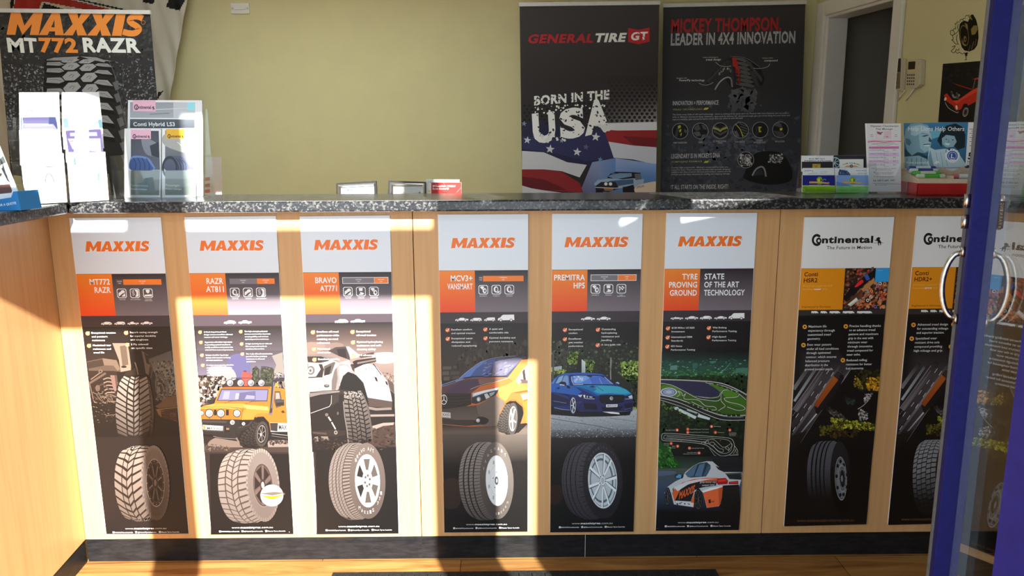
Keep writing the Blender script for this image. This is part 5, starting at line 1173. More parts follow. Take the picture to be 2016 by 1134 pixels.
truck_poster(False, 'tall truck tyre poster, wholly visible, left of the glass door')
truck_poster(True, 'tall truck tyre poster partly hidden behind the edge of the glass door')
# ================================================================== roll-up banners, flag and switch behind the counter
def rollup(Y, quad, art_fn, label, gain):
    pl = ypl(Y); a = Art(pl, gain, dz=2.5e-5); a.trim(quad); art_fn(a)
    P = [pl.at(*p) for p in pairs(quad)]
    zb = 0.085
    def down(p, q): t = (p.z-zb)/(p.z-q.z); return p + (q-p)*t
    BL, BR = down(P[0], P[3]), down(P[1], P[2])
    cx = (BL.x+BR.x)/2; org = Vector((cx, Y, 0))
    root = empty('banner_stand', org, label, 'banner', 'roll-up banners behind the counter')
    bm = bmesh.new(); bm_prism(bm, [p-org for p in (P[0], P[1], BR, BL)], (0, 0.0006, 0)); sh = done('banner_sheet', bm, 'black_plastic', root)
    pr = a.mesh('printed_face', 'print_matt', sh, org)
    bm = bmesh.new(); u = (P[1]-P[0]).normalized()
    A, B = P[0]-u*0.004, P[1]+u*0.004
    for z0, z1, y0, y1 in ((-0.004, 0.012, -0.008, 0.010), (0.012, 0.016, -0.006, 0.008)):
        bm_prism(bm, [A-org+Vector((0, y0, z0)), B-org+Vector((0, y0, z0)), B-org+Vector((0, y0, z1)), A-org+Vector((0, y0, z1))], (0, y1-y0, 0))
    done('top_rail', bm, 'rail_silver', root)
    bm = bmesh.new(); bm_tube(bm, [(0, 0.03, 0.06), (0, 0.03, (P[0].z+P[1].z)/2)], 0.008); done('pole', bm, 'aluminium', root)
    bm = bmesh.new(); w = (BR.x-BL.x)/2; bm_box(bm, -w, -0.05, 0.0, w, 0.05, 0.085); done('base', bm, 'aluminium', root, bevel=0.01)
    return root
def ban_mud(a):
    a.fr(0, 0, 5.04)
    a.p('2b2b2d', '-60 100 1510 120 1660 2200 60 2200'); a.sc(500, '-30 140 1510 140 1540 560 0 560', '38383a 323234 242426 3e3e40', 26, 0.5, -40, 60)
    a.sc(1300, '-20 540 1550 520 1600 1300 40 1300', '1e1e22 3f4046 585a62 34353a 6c6f76 28282c', 15, 0.45, 50, 100, fall=lambda u, v: 0.35+0.65*v); a.sc(500, '0 640 460 640 440 1300 60 1300', '85888f 5c5f66 1c1c20 484b52', 11, 0.5, 50, 120); a.sc(300, '1180 640 1560 640 1600 1200 1250 1300', '73767d 505359 1c1c20', 11, 0.5, -45, 90)
    a.sc(500, '40 1200 1580 1150 1640 2100 80 2100', '2a2b30 3a3b40 1c1c20 5a5c62', 16, 0.5, 50, 100)
    logo(a, 66, 345, 1390, 358, 218, 'd9833b', 0.2); a.r('b8703a', 4, 1422, 224, 21)
    for s, x0, x1, c in (('M', 82, 246, 'cfd4d4'), ('T', 254, 378, 'cfd4d4'), ('772', 398, 776, 'd9833b'), ('RAZR', 832, 1400, 'cfd4d4')): a.t(s, x0, 512, x1, 518, 134, c, 0.042)
    # the tyre
    a.p('1d1d20', '470 590 520 570 830 555 1030 575 1130 700 1180 950 1260 1200 1320 1900 440 1900 425 1000 440 700')
    def hexa(cx, cy, w, h, sk, c0, c1):
        a.p('0f0f11', [(cx-w-8, cy+sk+8), (cx-w*0.4, cy-h+8), (cx+w*0.62, cy-h-4), (cx+w+12, cy-sk), (cx+w*0.3, cy+h+14), (cx-w*0.7, cy+h+14)])
        a.p(c0, [(cx-w, cy+sk), (cx-w*0.4, cy-h), (cx+w*0.6, cy-h-4), (cx+w, cy-sk), (cx+w*0.3, cy+h), (cx-w*0.7, cy+h)])
        a.l(c1, 5, [(cx-w*0.3, cy+2), (cx, cy-h*0.35), (cx+w*0.3, cy-h*0.3), (cx+w*0.05, cy+h*0.3)])
    def bar_l(y, h): a.p('111113', [(440, y), (620, y-6), (700, y+h*0.9), (600, y+h*1.7), (450, y+h*1.35)]); a.p('84868c', [(470, y), (600, y-4), (660, y+h*0.5), (590, y+h), (462, y+h*0.85)]); a.l('55575d', 4, [(480, y+h*0.35), (560, y+h*0.3), (620, y+h*0.6)])
    def bar_r(y, h): a.p('111113', [(900, y+h*0.9), (960, y-8), (1080, y-4), (1150, y+h*1.8), (1040, y+h*1.5)]); a.p('84868c', [(930, y+h*0.6), (975, y), (1070, y+h*0.1), (1100+y*0.03, y+h*1.15), (1020, y+h*0.95)]); a.l('55575d', 4, [(980, y+h*0.4), (1040, y+h*0.45), (1090, y+h*0.9)])
    for k, (y, h) in enumerate(((588, 14), (618, 34), (680, 42), (772, 56), (880, 64), (990, 70), (1110, 76), (1240, 80))): bar_l(y, h); bar_r(y+6+k*4, h)
    for k, (y, h) in enumerate(((602, 20), (660, 34), (755, 44), (870, 50), (990, 56), (1120, 60), (1250, 64))): hexa(700+k*6, y, 92-k*1, h, 8, '8d8f95', '4a4c52'); hexa(862+k*12, y+8+k*3, 84, h, 10, '8d8f95', '4a4c52')
    a.p('84868c', '480 590 540 572 700 565 790 560 760 585 640 605'); a.p('84868c', '800 560 960 570 1050 600 1040 620 900 590')
    for k in range(9): a.p('55575c', [(1120+k*14, 820+k*120), (1165+k*17, 800+k*120), (1190+k*17, 880+k*120), (1150+k*14, 900+k*120)])
    a.l('5d5f66', 5, '1080 600 1140 740 1180 950 1250 1200 1310 1700', 1)
rollup(4.2, '-6 23 295.6 26.8 357 760 57 760', ban_mud, 'dark roll-up banner with a close-up mud tyre, furthest left behind the brochures', 1.35)
def ban_usa(a):
    a.fr(1000, 0, 2.834)
    a.vg('3a3637', '2a2627', '60 30 850 20 838 460 66 460', 5); a.vg('2a2627', '232024', '66 460 838 460 820 1100 80 1100'); 
    for k in range(8):
        y0, y1 = 430+k*33, 463+k*33; B = ['2a2627', '2c2829', '332f30', '3c3839', '484445', '585455', '6a6667', '7c7879', '8e8a8b']
        a.q(['2a2627', B[k], B[k+1], '2a2627'], [(480, y0), (836-k*0.7, y0), (836-k*0.7, y1), (480, y1)])
    for r in range(13):
        for k in range(20):
            x = 300+k*28+(14 if r % 2 else 0); y = 440+r*19.5
            if x < 835-(y-440)*0.02 and (x > 560 or y > 560): a.add(a.ell(x, y, 9.5, 9, 0, 6), ('272324', '252122', '231f20', '211d1e')[r] if r < 4 else '1c191a', k == 0)
    for r in range(6):
        for k in range(5): a.add(a.ell(92+k*28+(14 if r % 2 else 0), 590+r*19.5, 8, 8, 0, 6), '17151a', k == 0)
    # flag
    a.p('23233f', '78 680 200 690 320 720 540 715 600 880 560 930 360 935 240 880 78 840'); a.p('2b2c52', '78 760 300 780 480 720 545 715 590 880 440 900 240 850 78 830', 0)
    a.p('c4c6cc', '440 690 830 680 832 735 640 730 560 725'); a.p('8a2428', '535 728 640 728 832 726 832 822 700 810 560 790', 0); a.p('6a1a20', '640 760 832 770 832 822 700 808'); a.p('b8bcc8', '560 790 700 812 832 822 832 920 700 890 590 880'); a.q('8088a8 5a80b8 4a70ac 5a5474', '470 905 600 882 600 1080 400 1075'); a.q('8a9cc4 7a9cd0 4a74b0 5a80b8', '600 882 832 915 832 1000 600 1000'); a.q('5a80b8 4a74b0 6a7088 4a70ac', '600 998 832 998 828 1080 600 1080')
    a.p('b4b6bd', '78 842 200 850 330 905 440 920 400 990 300 955 200 945 78 945'); a.p('7d2227', '78 945 190 946 300 958 400 1020 420 1075 200 1062 78 1035'); a.p('5a181f', '78 985 200 1000 330 1060 200 1062 78 1035'); a.p('b4b6bd', '78 1035 130 1050 200 1062 300 1075 78 1080')
    def star(x, y, r, c):
        pts = []
        for k in range(10):
            t = math.radians(-90+36*k+8); q = r if k % 2 == 0 else r*0.42; pts.append((x+q*math.cos(t), y+q*math.sin(t)))
        a.p(c, pts)
    for x, y, r, c in ((108, 782, 22, 'b9bcc4'), (235, 832, 26, 'b9bcc4'), (386, 848, 25, 'b9bcc4'), (490, 764, 26, 'c4c6cc'), (435, 820, 18, '565a78'), (90, 690, 16, '7a7c90'), (515, 890, 16, '5f7fae'), (150, 760, 14, '6a6c84'), (300, 785, 14, '8a8c9c')): star(x, y, r, c)
    a.t('BORN IN THE', 146, 586, 566, 550, 48, 'd2d4d2', 0.045)
    for s, x0, x1, y0, y1, h in (('U', 142, 268, 792, 778, 150), ('S', 292, 432, 768, 752, 150), ('A', 430, 572, 748, 715, 168)): a.t(s, x0, y0, x1, y1, h, 'd6d8d6', 0.05, -0.06)
    a.sc(90, '140 530 570 500 570 560 140 590', '2c292b', 5, 0.6); a.sc(70, '150 640 560 580 560 740 180 780', '2c292b 2a2a40', 7, 0.6); a.sc(40, '140 600 560 570 540 600 150 640', 'd2d4d2', 5); a.sc(30, '520 700 590 690 590 725 530 730', 'c9cbc9', 8); a.sc(24, '170 740 320 770 320 790 200 790', 'c9cbc9', 6)
    a.t('GENERAL', 108, 240, 474, 236, 46, '9c262c', 0.045, 0.25); a.t('TIRE', 478, 234, 652, 231, 46, 'd2d4d2', 0.045, 0.25)
    a.p('a8262e', '670 156 730 166 790 154 790 232 730 248 670 234'); a.t('GT', 684, 224, 776, 220, 42, 'e6e2e0', 0.04, 0.1); a.l('a8262e', 4, '722 184 760 228'); a.l('a8262e', 3, '735 180 765 215')
    # desert truck
    a.p('1b1a20', '545 1005 570 970 600 958 690 960 740 964 742 985 700 1000'); a.p('6a86a8', '560 985 585 966 690 966 690 984 600 1000'); a.p('8aa0b8', '480 1025 500 1005 560 995 640 1000 700 995 760 1000 750 1040 690 1045 640 1040 600 1050 490 1045'); a.p('3d5878', '560 1010 640 1003 700 1000 700 1025 600 1040'); a.p('22202a', '485 1040 520 1015 600 1015 620 1050 560 1072 490 1062')
    for x in (546, 572): a.e('3a3a42', x, 1027, 13, 12); a.e('d8d8dc', x, 1026, 9, 9)
    a.p('8a6238', '530 1045 590 1048 585 1066 540 1064'); a.l('b8b8c0', 4, '485 1045 600 1050 640 1045'); a.p('17151a', '640 1045 700 1030 712 1075 640 1078'); a.p('17151a', '490 1060 530 1060 530 1080 490 1080'); a.l('20202a', 3, '570 975 640 960'); a.p('5a5a64', '705 970 738 968 745 1000 712 1005'); a.p('c8b8a8', '712 1040 800 1015 830 1020 826 1080 720 1080', 1); a.t('OFFICIAL', 716, 1052, 760, 1042, 12, '3a3a44', 0.01)
rollup(4.5, '1023 11.5 1298 8 1284 760 1033 760', ban_usa, 'roll-up banner with a wavy flag and a desert truck, left of its dark grey neighbour', 1.35)
def ban_4x4(a):
    a.fr(1290, 0, 2.834)
    a.vg('2d2c2e', '2b2b2e', '40 30 845 20 835 480 36 480', 3); a.vg('2b2b2e', '3a3e48', '36 480 835 480 800 1090 26 1090', 6)
    a.sc(500, '40 560 830 560 800 1080 30 1080', '33363d 3c4049 2e3036 434852', 15, 0.6, fall=lambda u, v: 0.2+0.8*v); a.sc(220, '250 720 620 720 600 900 250 900', '454a55 4a5060 3a3e48', 14, 0.6); a.sc(100, '440 480 560 520 540 620 420 600', '44464c 4e5056', 22, 0.6)
    a.t('MICKEY THOMPSON.', 88, 180, 702, 168, 72, '8a2222', 0.034, 0); a.t('LEADER IN 4X4 INNOVATION', 86, 252, 780, 238, 64, '909296', 0.03)
    a.sc(130, '90 110 700 98 700 168 90 180', '2d2c2e 7a2222', 2, 0.6); a.sc(110, '90 190 780 176 780 238 90 252', '2d2c2e 7d7f83', 2.6, 0.6)
    a.fr(1320, 90, 5.4)
    # half sunk tyre
    a.p('1d1d1f', '380 400 440 300 520 190 640 120 660 118 740 300 760 440 660 470 560 320 470 480 440 440', 0); a.p('2a2a2c', '400 400 470 260 560 170 640 150 670 260 680 430 640 330 560 320 470 470'); a.p('151517', '650 118 760 118 850 160 960 240 1000 340 980 420 900 440 780 440 720 330')
    for k in range(7):
        y = 125+k*44; a.p('4a4a4c', [(690, y), (770+k*8, y+6), (830+k*12, y+40), (800+k*12, y+56), (740, y+34), (700, y+24)])
    for k in range(8): a.p('3a3a3c', [(800+k*22, 160+k*22), (850+k*18, 175+k*26), (870+k*14, 205+k*26), (820+k*18, 200+k*24)]); a.p('303032', [(840+k*10, 260+k*22), (900+k*8, 280+k*20), (890+k*6, 310+k*18), (840+k*8, 292+k*20)])
    for k in range(7): a.p('39393b', [(385+k*34, 385-k*36), (410+k*34, 345-k*34), (430+k*30, 350-k*32), (405+k*32, 390-k*34)])
    a.l('6a6a6c', 4, '640 116 760 122 850 160 950 230', 1)
    a.sc(90, '655 130 690 122 735 300 715 300', '8a2420 9c2a24 701c1a', 9, 0.8); a.sc(60, '690 260 740 240 740 400 705 410', '701c1a 8a2420 1d1d1f', 8, 0.8); a.p('94261f', '655 130 680 120 698 170 722 165 712 220 735 245 722 300 704 240 660 215', 0)
    a.l('6e6e70', 16, '470 470 520 390 590 340 640 350 655 440', 1); a.l('a0a0a2', 5, '475 460 525 385 590 336 640 346', 1)
    for k, ch in enumerate('BAJA MTZ'): a.t(ch, 512+k*17, 300-abs(k-3.5)*-5-28+(abs(k-4.5)**2)*2.2-22, 527+k*17, 300-abs(k-3.5)*-5-30+(abs(k-4.5)**2)*2.2-22, 26, '9a9a9c', 0.01) if ch != ' ' else None
    for s, x0, y, x1, h, b in (('Latest technology in', 345, 129, 502, 11, 0), ('tread design', 374, 158, 534, 20, .012), ('Unique rubber', 976, 137, 1090, 11, 0), ('compound', 996, 168, 1136, 20, .012), ('Equipped with', 64, 350, 172, 11, 0), ('PowerPly technology', 92, 378, 362, 20, .012)): a.t(s, x0, y, x1, y-2, h, 'b8b8ba', b)
    a.l('a0a0a2', 4, '478 175 520 210 580 222 645 216', 1); a.l('a0a0a2', 4, '1056 190 1030 225 960 242 880 240', 1); a.l('a0a0a2', 4, '300 396 340 416 400 416 452 390', 1)
    a.t('INNOVATION = PERFORMANCE', 22, 634, 508, 626, 46, 'a8aab0', 0.012); a.t('TREAD TECHNOLOGY', 20, 688, 340, 682, 16, '9a9a62', 0.004); a.p('a8a834', '365 660 408 658 388 680 345 682')
    for k, (s, w) in enumerate((('The Swiss army knife of off-road technology - there is nothing these tyres can\'t do. Packed with more features you can poke a', 1258), ('stick at, Mickey\'s pioneered deep sidebiters, sipes and the famous 22° directional angle give you more bang for your buck and', 1266), ('improve traction, grip and performance every time you drive on and off-road!', 766))): a.t(s, 20, 740+k*26, w, 722+k*25+(4 if k == 2 else 0), 15, 'a6a8ae', 0.004)
    for k, (x, y) in enumerate(((101, 908), (315, 906), (527, 903), (743, 898), (952, 895), (1166, 893))):
        a.e('1a1b1d', x, y, 84); 
        if k == 0: a.p('3a3b3e', [(x-20, y-78), (x-60, y+50), (x-30, y+70), (x, y-70)]); [a.p('a4a436', [(x-25+d*14, y-50+d*40), (x+5+d*6, y-66+d*40), (x+8+d*4, y-40+d*40), (x-18+d*12, y-24+d*40)]) for d in (0, 1, 2)]; a.p('4a4b4e', [(x+40, y-20), (x+75, y-10), (x+70, y+20), (x+45, y+15)])
        if k == 1: a.p('47484b', [(x-70, y-30), (x-20, y-75), (x+5, y-20), (x-40, y+5)]); a.p('47484b', [(x+15, y-70), (x+50, y-55), (x+75, y-10), (x+30, y-20)]); a.p('525356', [(x-75, y+15), (x-10, y+5), (x+10, y+50), (x-40, y+60)]); a.p('525356', [(x+20, y+40), (x+60, y+35), (x+40, y+70), (x+10, y+75)])
        if k == 2:
            for d in range(3): a.l('46474a', 22, [(x-70, y-50+d*52), (x, y-10+d*52), (x+70, y-50+d*52)])
            a.l('8f8f4a', 20, [(x-78, y-30), (x-20, y-12), (x, y+6), (x+20, y-14), (x+78, y-34)])
        if k == 3:
            for d in range(5): a.l('4c4d50', 12, [(x-10+d*8, y-70+d*30), (x+30+d*6, y-55+d*30), (x+70, y-40+d*26)])
            a.l('b0b03c', 7, [(x-50, y-60), (x-5, y-10), (x+25, y+70)], 1); a.p('56575a', [(x-75, y+10), (x-40, y+5), (x-10, y+70), (x-50, y+65)])
        if k == 4: a.p('9c9c34', [(x-20, y-35), (x+15, y-35), (x+12, y-22), (x, y-18), (x, y+8), (x+15, y+14), (x+5, y+26), (x-15, y+24)]); a.p('2c2d30', [(x-50, y-40), (x-30, y-45), (x-25, y+60), (x-48, y+50)])
        if k == 5: a.p('4a4b4e', [(x-70, y-45), (x-20, y-80), (x+10, y-60), (x+20, y-15)]); a.p('3e3f42', [(x-78, y+10), (x+20, y+20), (x+50, y+65), (x-20, y+80)]); a.p('b4b434', [(x-8, y-14), (x+22, y-18), (x+20, y+6), (x-4, y+10)])
        a.r('8d8f94', 5, x, y, 86)
    for s, x, y in (('DEEP SIDEBITERS', 101, 1040), ('SIPES', 318, 1036), ('22° DIRECTIONAL', 522, 1024), ('ANGLE', 522, 1042), ('FLEX GROOVE', 738, 1030), ('SCOOPED', 944, 1016), ('SHOULDER LUGS', 944, 1036), ('MUD SCOOPS', 1160, 1026)): a.t(s, x-len(s)*4.8, y, x+len(s)*4.8, y-1, 17, '9a9ca2', 0.012)
    a.fr(1290, 0, 2.834)
    a.t("LEGENDARY IS IN MICKEY'S DNA", 88, 884, 360, 878, 25, 'a8aab0', 0.012); a.t('COMPOUND FORMULA', 88, 908, 260, 904, 9, '9a9a62', 0.004); a.p('a8a834', '278 898 300 897 290 908 268 909')
    for k, (s, w) in enumerate((('Cutting edge compounds - Mickey\'s compound formulas are', 404), ('second to none. They\'re uniquely blended with specially designed', 416), ('additives and silica to boost off-road performance, extend tyre life', 420), ('and give you the best resistance to cutting and chipping damage.', 416))): a.t(s, 88, 939+k*12.6, w, 935+k*12.4, 8, 'a6a8ae', 0.004)
    a.t('IT ALL STARTS ON THE INSIDE, RIGHT?', 86, 1056, 406, 1052, 24, 'a8aab0', 0.012)
    a.p('17181a', '500 960 540 870 600 845 690 850 740 900 760 1000 640 1030 500 1000', 1); a.sc(110, '640 860 720 860 700 910 630 905', '8a8c90 3a3c40 b4b6ba', 4); a.l('7d8088', 9, '540 980 560 945 590 930 608 945 616 985', 1); a.p('2a2d33', '548 980 565 950 590 940 605 975'); a.e('17181a', 504, 892, 44); a.sc(150, '474 862 534 862 534 922 474 922', '8a8c90 c4c6ca 4a4c50', 5); a.r('8d8f94', 3, 504, 892, 46)
rollup(4.63, '1306 13.4 1585.7 7 1562 760 1295 760', ban_4x4, 'dark grey roll-up banner full of small text and six round pictures, next to the doorway', 1.75)

# cloth flag hanging behind the left banner
def flag_colour(x, y):                            # frame 0,0 scale 5.04
    def inside(poly):
        c = False; n = len(poly)
        for i in range(n):
            (x0, y0), (x1, y1) = poly[i], poly[(i+1) % n]
            if (y0 > y) != (y1 > y) and x < (x1-x0)*(y-y0)/(y1-y0)+x0: c = not c
        return c
    for col, s in FLAG:
        if inside(s): return col
    return 'd6cfc0'
FLAG = [(c, pairs(s)) for c, s in (('161418', '1410 -60 1560 -60 1525 45 1405 18'), ('161418', '1690 -60 1850 -60 1775 102 1652 72'), ('161418', '1560 905 1602 903 1565 975 1550 970'),
        ('161418', '440 92 470 60 660 96'), ('d6cfc0', '385 92 425 14 850 98 660 98 440 32 410 92'), ('161418', '400 92 440 28 690 98 560 98'), ('b03028', '150 -60 480 -60 1110 96 135 96'), ('161418', '110 -60 146 -60 128 96 92 96'), ('161418', '520 -60 580 -60 1310 110 1240 110'))]
FLAG.insert(0, ('d6cfc0', pairs('400 92 428 24 470 34 455 62 440 92'))) if False else None
def make_flag():
    pl = ypl(4.66); nx, ny = 260, 170
    bm = bmesh.new(); lay = bm.loops.layers.float_color.new('ink')
    edge = crom([(368, -70), (366, 0), (356, 60), (345, 130), (336, 190), (330, 260), (326, 330)], False, 16)
    org = pl.at(200, 300); grid = []
    for j in range(ny+1):
        v = j/ny; row = []
        f = v*(len(edge)-1); k = min(int(f), len(edge)-2); ex = edge[k][0]+(edge[k+1][0]-edge[k][0])*(f-k); ey = edge[k][1]+(edge[k+1][1]-edge[k][1])*(f-k)
        for i in range(nx+1):
            u = i/nx; x = -40+(ex+40)*u; y = -70+(ey+70)
            w = 0.016*math.sin((x*0.075)+(y*0.018)) * (0.3+0.7*u) + 0.006*math.sin(x*0.21-y*0.05)
            row.append((bm.verts.new(pl.at(x, y)+Vector((0, w, 0))-org), x*5.04, y*5.04))
        grid.append(row)
    for j in range(ny):
        for i in range(nx):
            q = [grid[j][i], grid[j][i+1], grid[j+1][i+1], grid[j+1][i]]
            f = bm.faces.new([t[0] for t in q]); f.smooth = True
            col = hx(flag_colour(sum(t[1] for t in q)/4, sum(t[2] for t in q)/4))
            for lp in f.loops: lp[lay] = (*col, 1)
    o = done('flag', bm, 'print_matt', loc=org, smooth=True)
    md = o.modifiers.new('cloth', 'SOLIDIFY'); md.thickness = 0.001
    tag(o, 'cream cloth flag with red and black shapes on the wall behind the left banner', 'flag')
make_flag()
# double switch plate high on the back wall
P = [ypl(4.75).at(*p) for p in ((455, 6), (491.5, 6), (491.5, 27.5), (455, 27.5))]
w_, h_ = (P[1]-P[0]).length, (P[0]-P[3]).length; c_ = sum(P, Vector())/4
sw = empty('wall_socket', (c_.x, 4.75, c_.z-h_/2), 'small cream blank wall plate with two screws, high on the yellow back wall', 'wall plate')
bm = bmesh.new(); bm_box(bm, -w_/2, -0.009, 0, w_/2, -0.0005, h_); done('cover_plate', bm, 'cream_gloss', sw, bevel=0.003)
bm = bmesh.new(); bm_box(bm, -w_*0.30, -0.014, h_*0.36, w_*0.30, -0.009, h_*0.58); done('raised_bar', bm, 'white_card', sw, bevel=0.002)
for s in (-1, 1):
    bm = bmesh.new(); bm_tube(bm, [(s*w_*0.40, -0.009, h_*0.5), (s*w_*0.40, -0.0115, h_*0.5)], 0.006, 12); done('screw', bm, 'steel_frame', sw)
# ================================================================== things standing on and behind the counter
def clear_box(name, root, boxes, M=None, m='acrylic'):
    bm = bmesh.new()
    for b_ in boxes: bm_box(bm, *b_, M=M)
    return done(name, bm, m, root)
def card(quad, plane, th, fn, name, label, cat, group=None, gain=1.25, edge='white_card', frame=(0, 0, 1), ink=None):
    a = Art(plane, gain, dz=1.5e-5); a.fr(0, 0, 1); a.trim(quad, 0.0001); a.p('e2e2e0', quad)
    a.fr(*frame); a.gain = ink or gain; fn(a)
    return board(name, quad, plane, th, a, label, cat, group, edge, sheet='printed_face')
# ---- clear catalogue stand at the left with three catalogues
cs = empty('catalogue_stand', (-1.045, 2.40, ZT), 'clear acrylic stand holding three tyre catalogues at the left', 'stand')
L0 = Matrix.Identity(4)
clear_box('back_panel', cs, [(-0.147, 0.050, 0, 0.126, 0.053, 0.27)])
clear_box('base', cs, [(-0.147, -0.030, 0, 0.126, 0.053, 0.0010)])
clear_box('front_panel', cs, [(-0.147, -0.030, 0.001, 0.126, -0.027, 0.085)])
clear_box('side_panel', cs, [(-0.150, -0.030, 0, -0.147, 0.053, 0.13)]); clear_box('side_panel', cs, [(0.126, -0.030, 0, 0.129, 0.053, 0.13)])
Z1 = (0, 0, 2.578)
def cat_a(a):
    a.p('d9dadc', '650 507 1025 507 1040 1010 640 1010'); a.vg('8a8f96', '9aa0a6', '660 518 990 520 990 600 660 598', 3); a.p('b4b8be', '880 520 990 520 990 598 880 598'); a.l('6a7078', 4, '760 580 860 575'); a.l('c8ccd0', 3, '700 560 980 548'); a.p('d8a9bc', '674 508 790 510 790 566 676 564'); continental(a, 682, 551, 782, 552, 17, '4a3a4a'); a.p('8ad0e0', '950 520 988 520 988 560 950 558')
    a.vg('4a4f56', '3a3e44', '660 604 988 606 988 650 660 650', 2); a.t('Conti Hybrid LS3', 678, 640, 888, 640, 20, 'e8e8ea', 0.022); a.l('f0f0f0', 3, '660 602 988 604')
card('252 197 398 197.5 399 386.4 249 386.4', ypl(2.438), 0.006, cat_a, 'catalogue', 'tallest catalogue at the back of the clear stand, grey truck on its cover', 'catalogue', 'catalogues in the clear stand', frame=Z1)
def cat_b(a):
    a.p('f0f0ee', '632 652 818 655 816 1004 632 1004'); a.vg('3a3e4a', '5c606c', '664 662 806 664 812 862 664 862', 5); a.p('7a7e88', '720 700 800 730 800 790 740 780', 1); a.p('2a2e38', '760 740 806 720 808 800 770 790'); a.p('d8a9bc', '664 658 766 658 766 706 664 706'); continental(a, 674, 698, 758, 698, 14, '4a3a4a')
    a.p('6a84b8', '664 800 700 790 750 800 775 830 780 862 664 862', 1); a.p('3f588c', '664 812 700 800 740 808 766 836 772 862 664 862', 1); [a.l('2a3a64', 4, [(676+k*22, 802), (690+k*22, 830), (686+k*24, 862)], 1) for k in range(4)]
    a.vg('6a726c', '767d76', '664 864 812 864 808 990 664 990', 3); a.t('Performance', 664, 946, 752, 948, 12, 'b8bcae', 0.004); a.t('Product Catalogue', 664, 963, 746, 964, 8, 'e4e4e0', 0.01)
card('245 253 317 254 316 388.5 245 389', ypl(2.405), 0.008, cat_b, 'catalogue', 'front left catalogue in the clear stand with a blue tyre', 'catalogue', 'catalogues in the clear stand', frame=Z1)
def cat_c(a):
    a.p('f0f0ee', '822 655 990 655 992 1004 822 1004'); a.vg('7a7e84', '5a5c64', '838 662 966 664 984 862 838 862', 5); a.p('a4a49e', '838 680 966 690 984 780 838 740', 1); a.p('e0aa24', '842 656 936 656 934 704 844 704'); continental(a, 851, 697, 930, 697, 13, '4a3410')
    a.p('50566a', '838 800 880 790 930 800 955 862 838 862', 1); a.r('2a2e3a', 10, 862, 850, 40, 58, 0, 24); [a.l('23273a', 3, [(880+k*14, 800+k*4), (900+k*14, 830), (908+k*12, 862)], 1) for k in range(4)]; a.l('d8d8d2', 4, '900 720 984 800')
    a.vg('6a726c', '767d76', '838 864 984 864 982 990 838 990', 3); a.t('Passenger', 842, 945, 912, 946, 12, 'b8bcae', 0.004); a.t('Product Catalogue', 842, 962, 922, 963, 8, 'e4e4e0', 0.01)
card('319 254 380 254 384.5 388 319 388.5', ypl(2.405), 0.008, cat_c, 'catalogue', 'front right catalogue in the clear stand with an orange square on its cover', 'catalogue', 'catalogues in the clear stand', frame=Z1)
# ---- tiered leaflet stand on the corner, turned towards the entrance
SN = Vector((0.66, -0.75, 0)).normalized(); SU = Vector((0.75, 0.66, 0)).normalized()
SP = Vector((-1.250, 2.214, ZT))
def splane(k): return Plane(SP - SN*(0.026*k) + Vector((0, 0, 0)), SN)
ls = empty('leaflet_stand', SP-SN*0.06, 'clear two column leaflet stand on the counter corner, blazing in the sun', 'stand', rz=math.atan2(SU.y, SU.x))
for k, z0, z1 in ((1, 0.055, 0.115), (2, 0.115, 0.175), (3, 0.175, 0.235)):
    y = -0.060-0.006+0.026*k
    clear_box('pocket', ls, [(-0.112, y+0.006+0.0045, z0, 0.112, y+0.006+0.024, z0+0.003)])
clear_box('front_panel', ls, [(-0.1045, -0.068, 0, 0.1162, -0.065, 0.055)])
clear_box('back_panel', ls, [(-0.1045, 0.046, 0, 0.1162, 0.049, 0.24)])
for x_ in (-0.1035, 0.0072, 0.1152): clear_box('side_panel', ls, [(x_-0.0010, -0.065, 0, x_+0.0010, 0.046, 0.08)])
Z4 = (0, 170, 4.2)
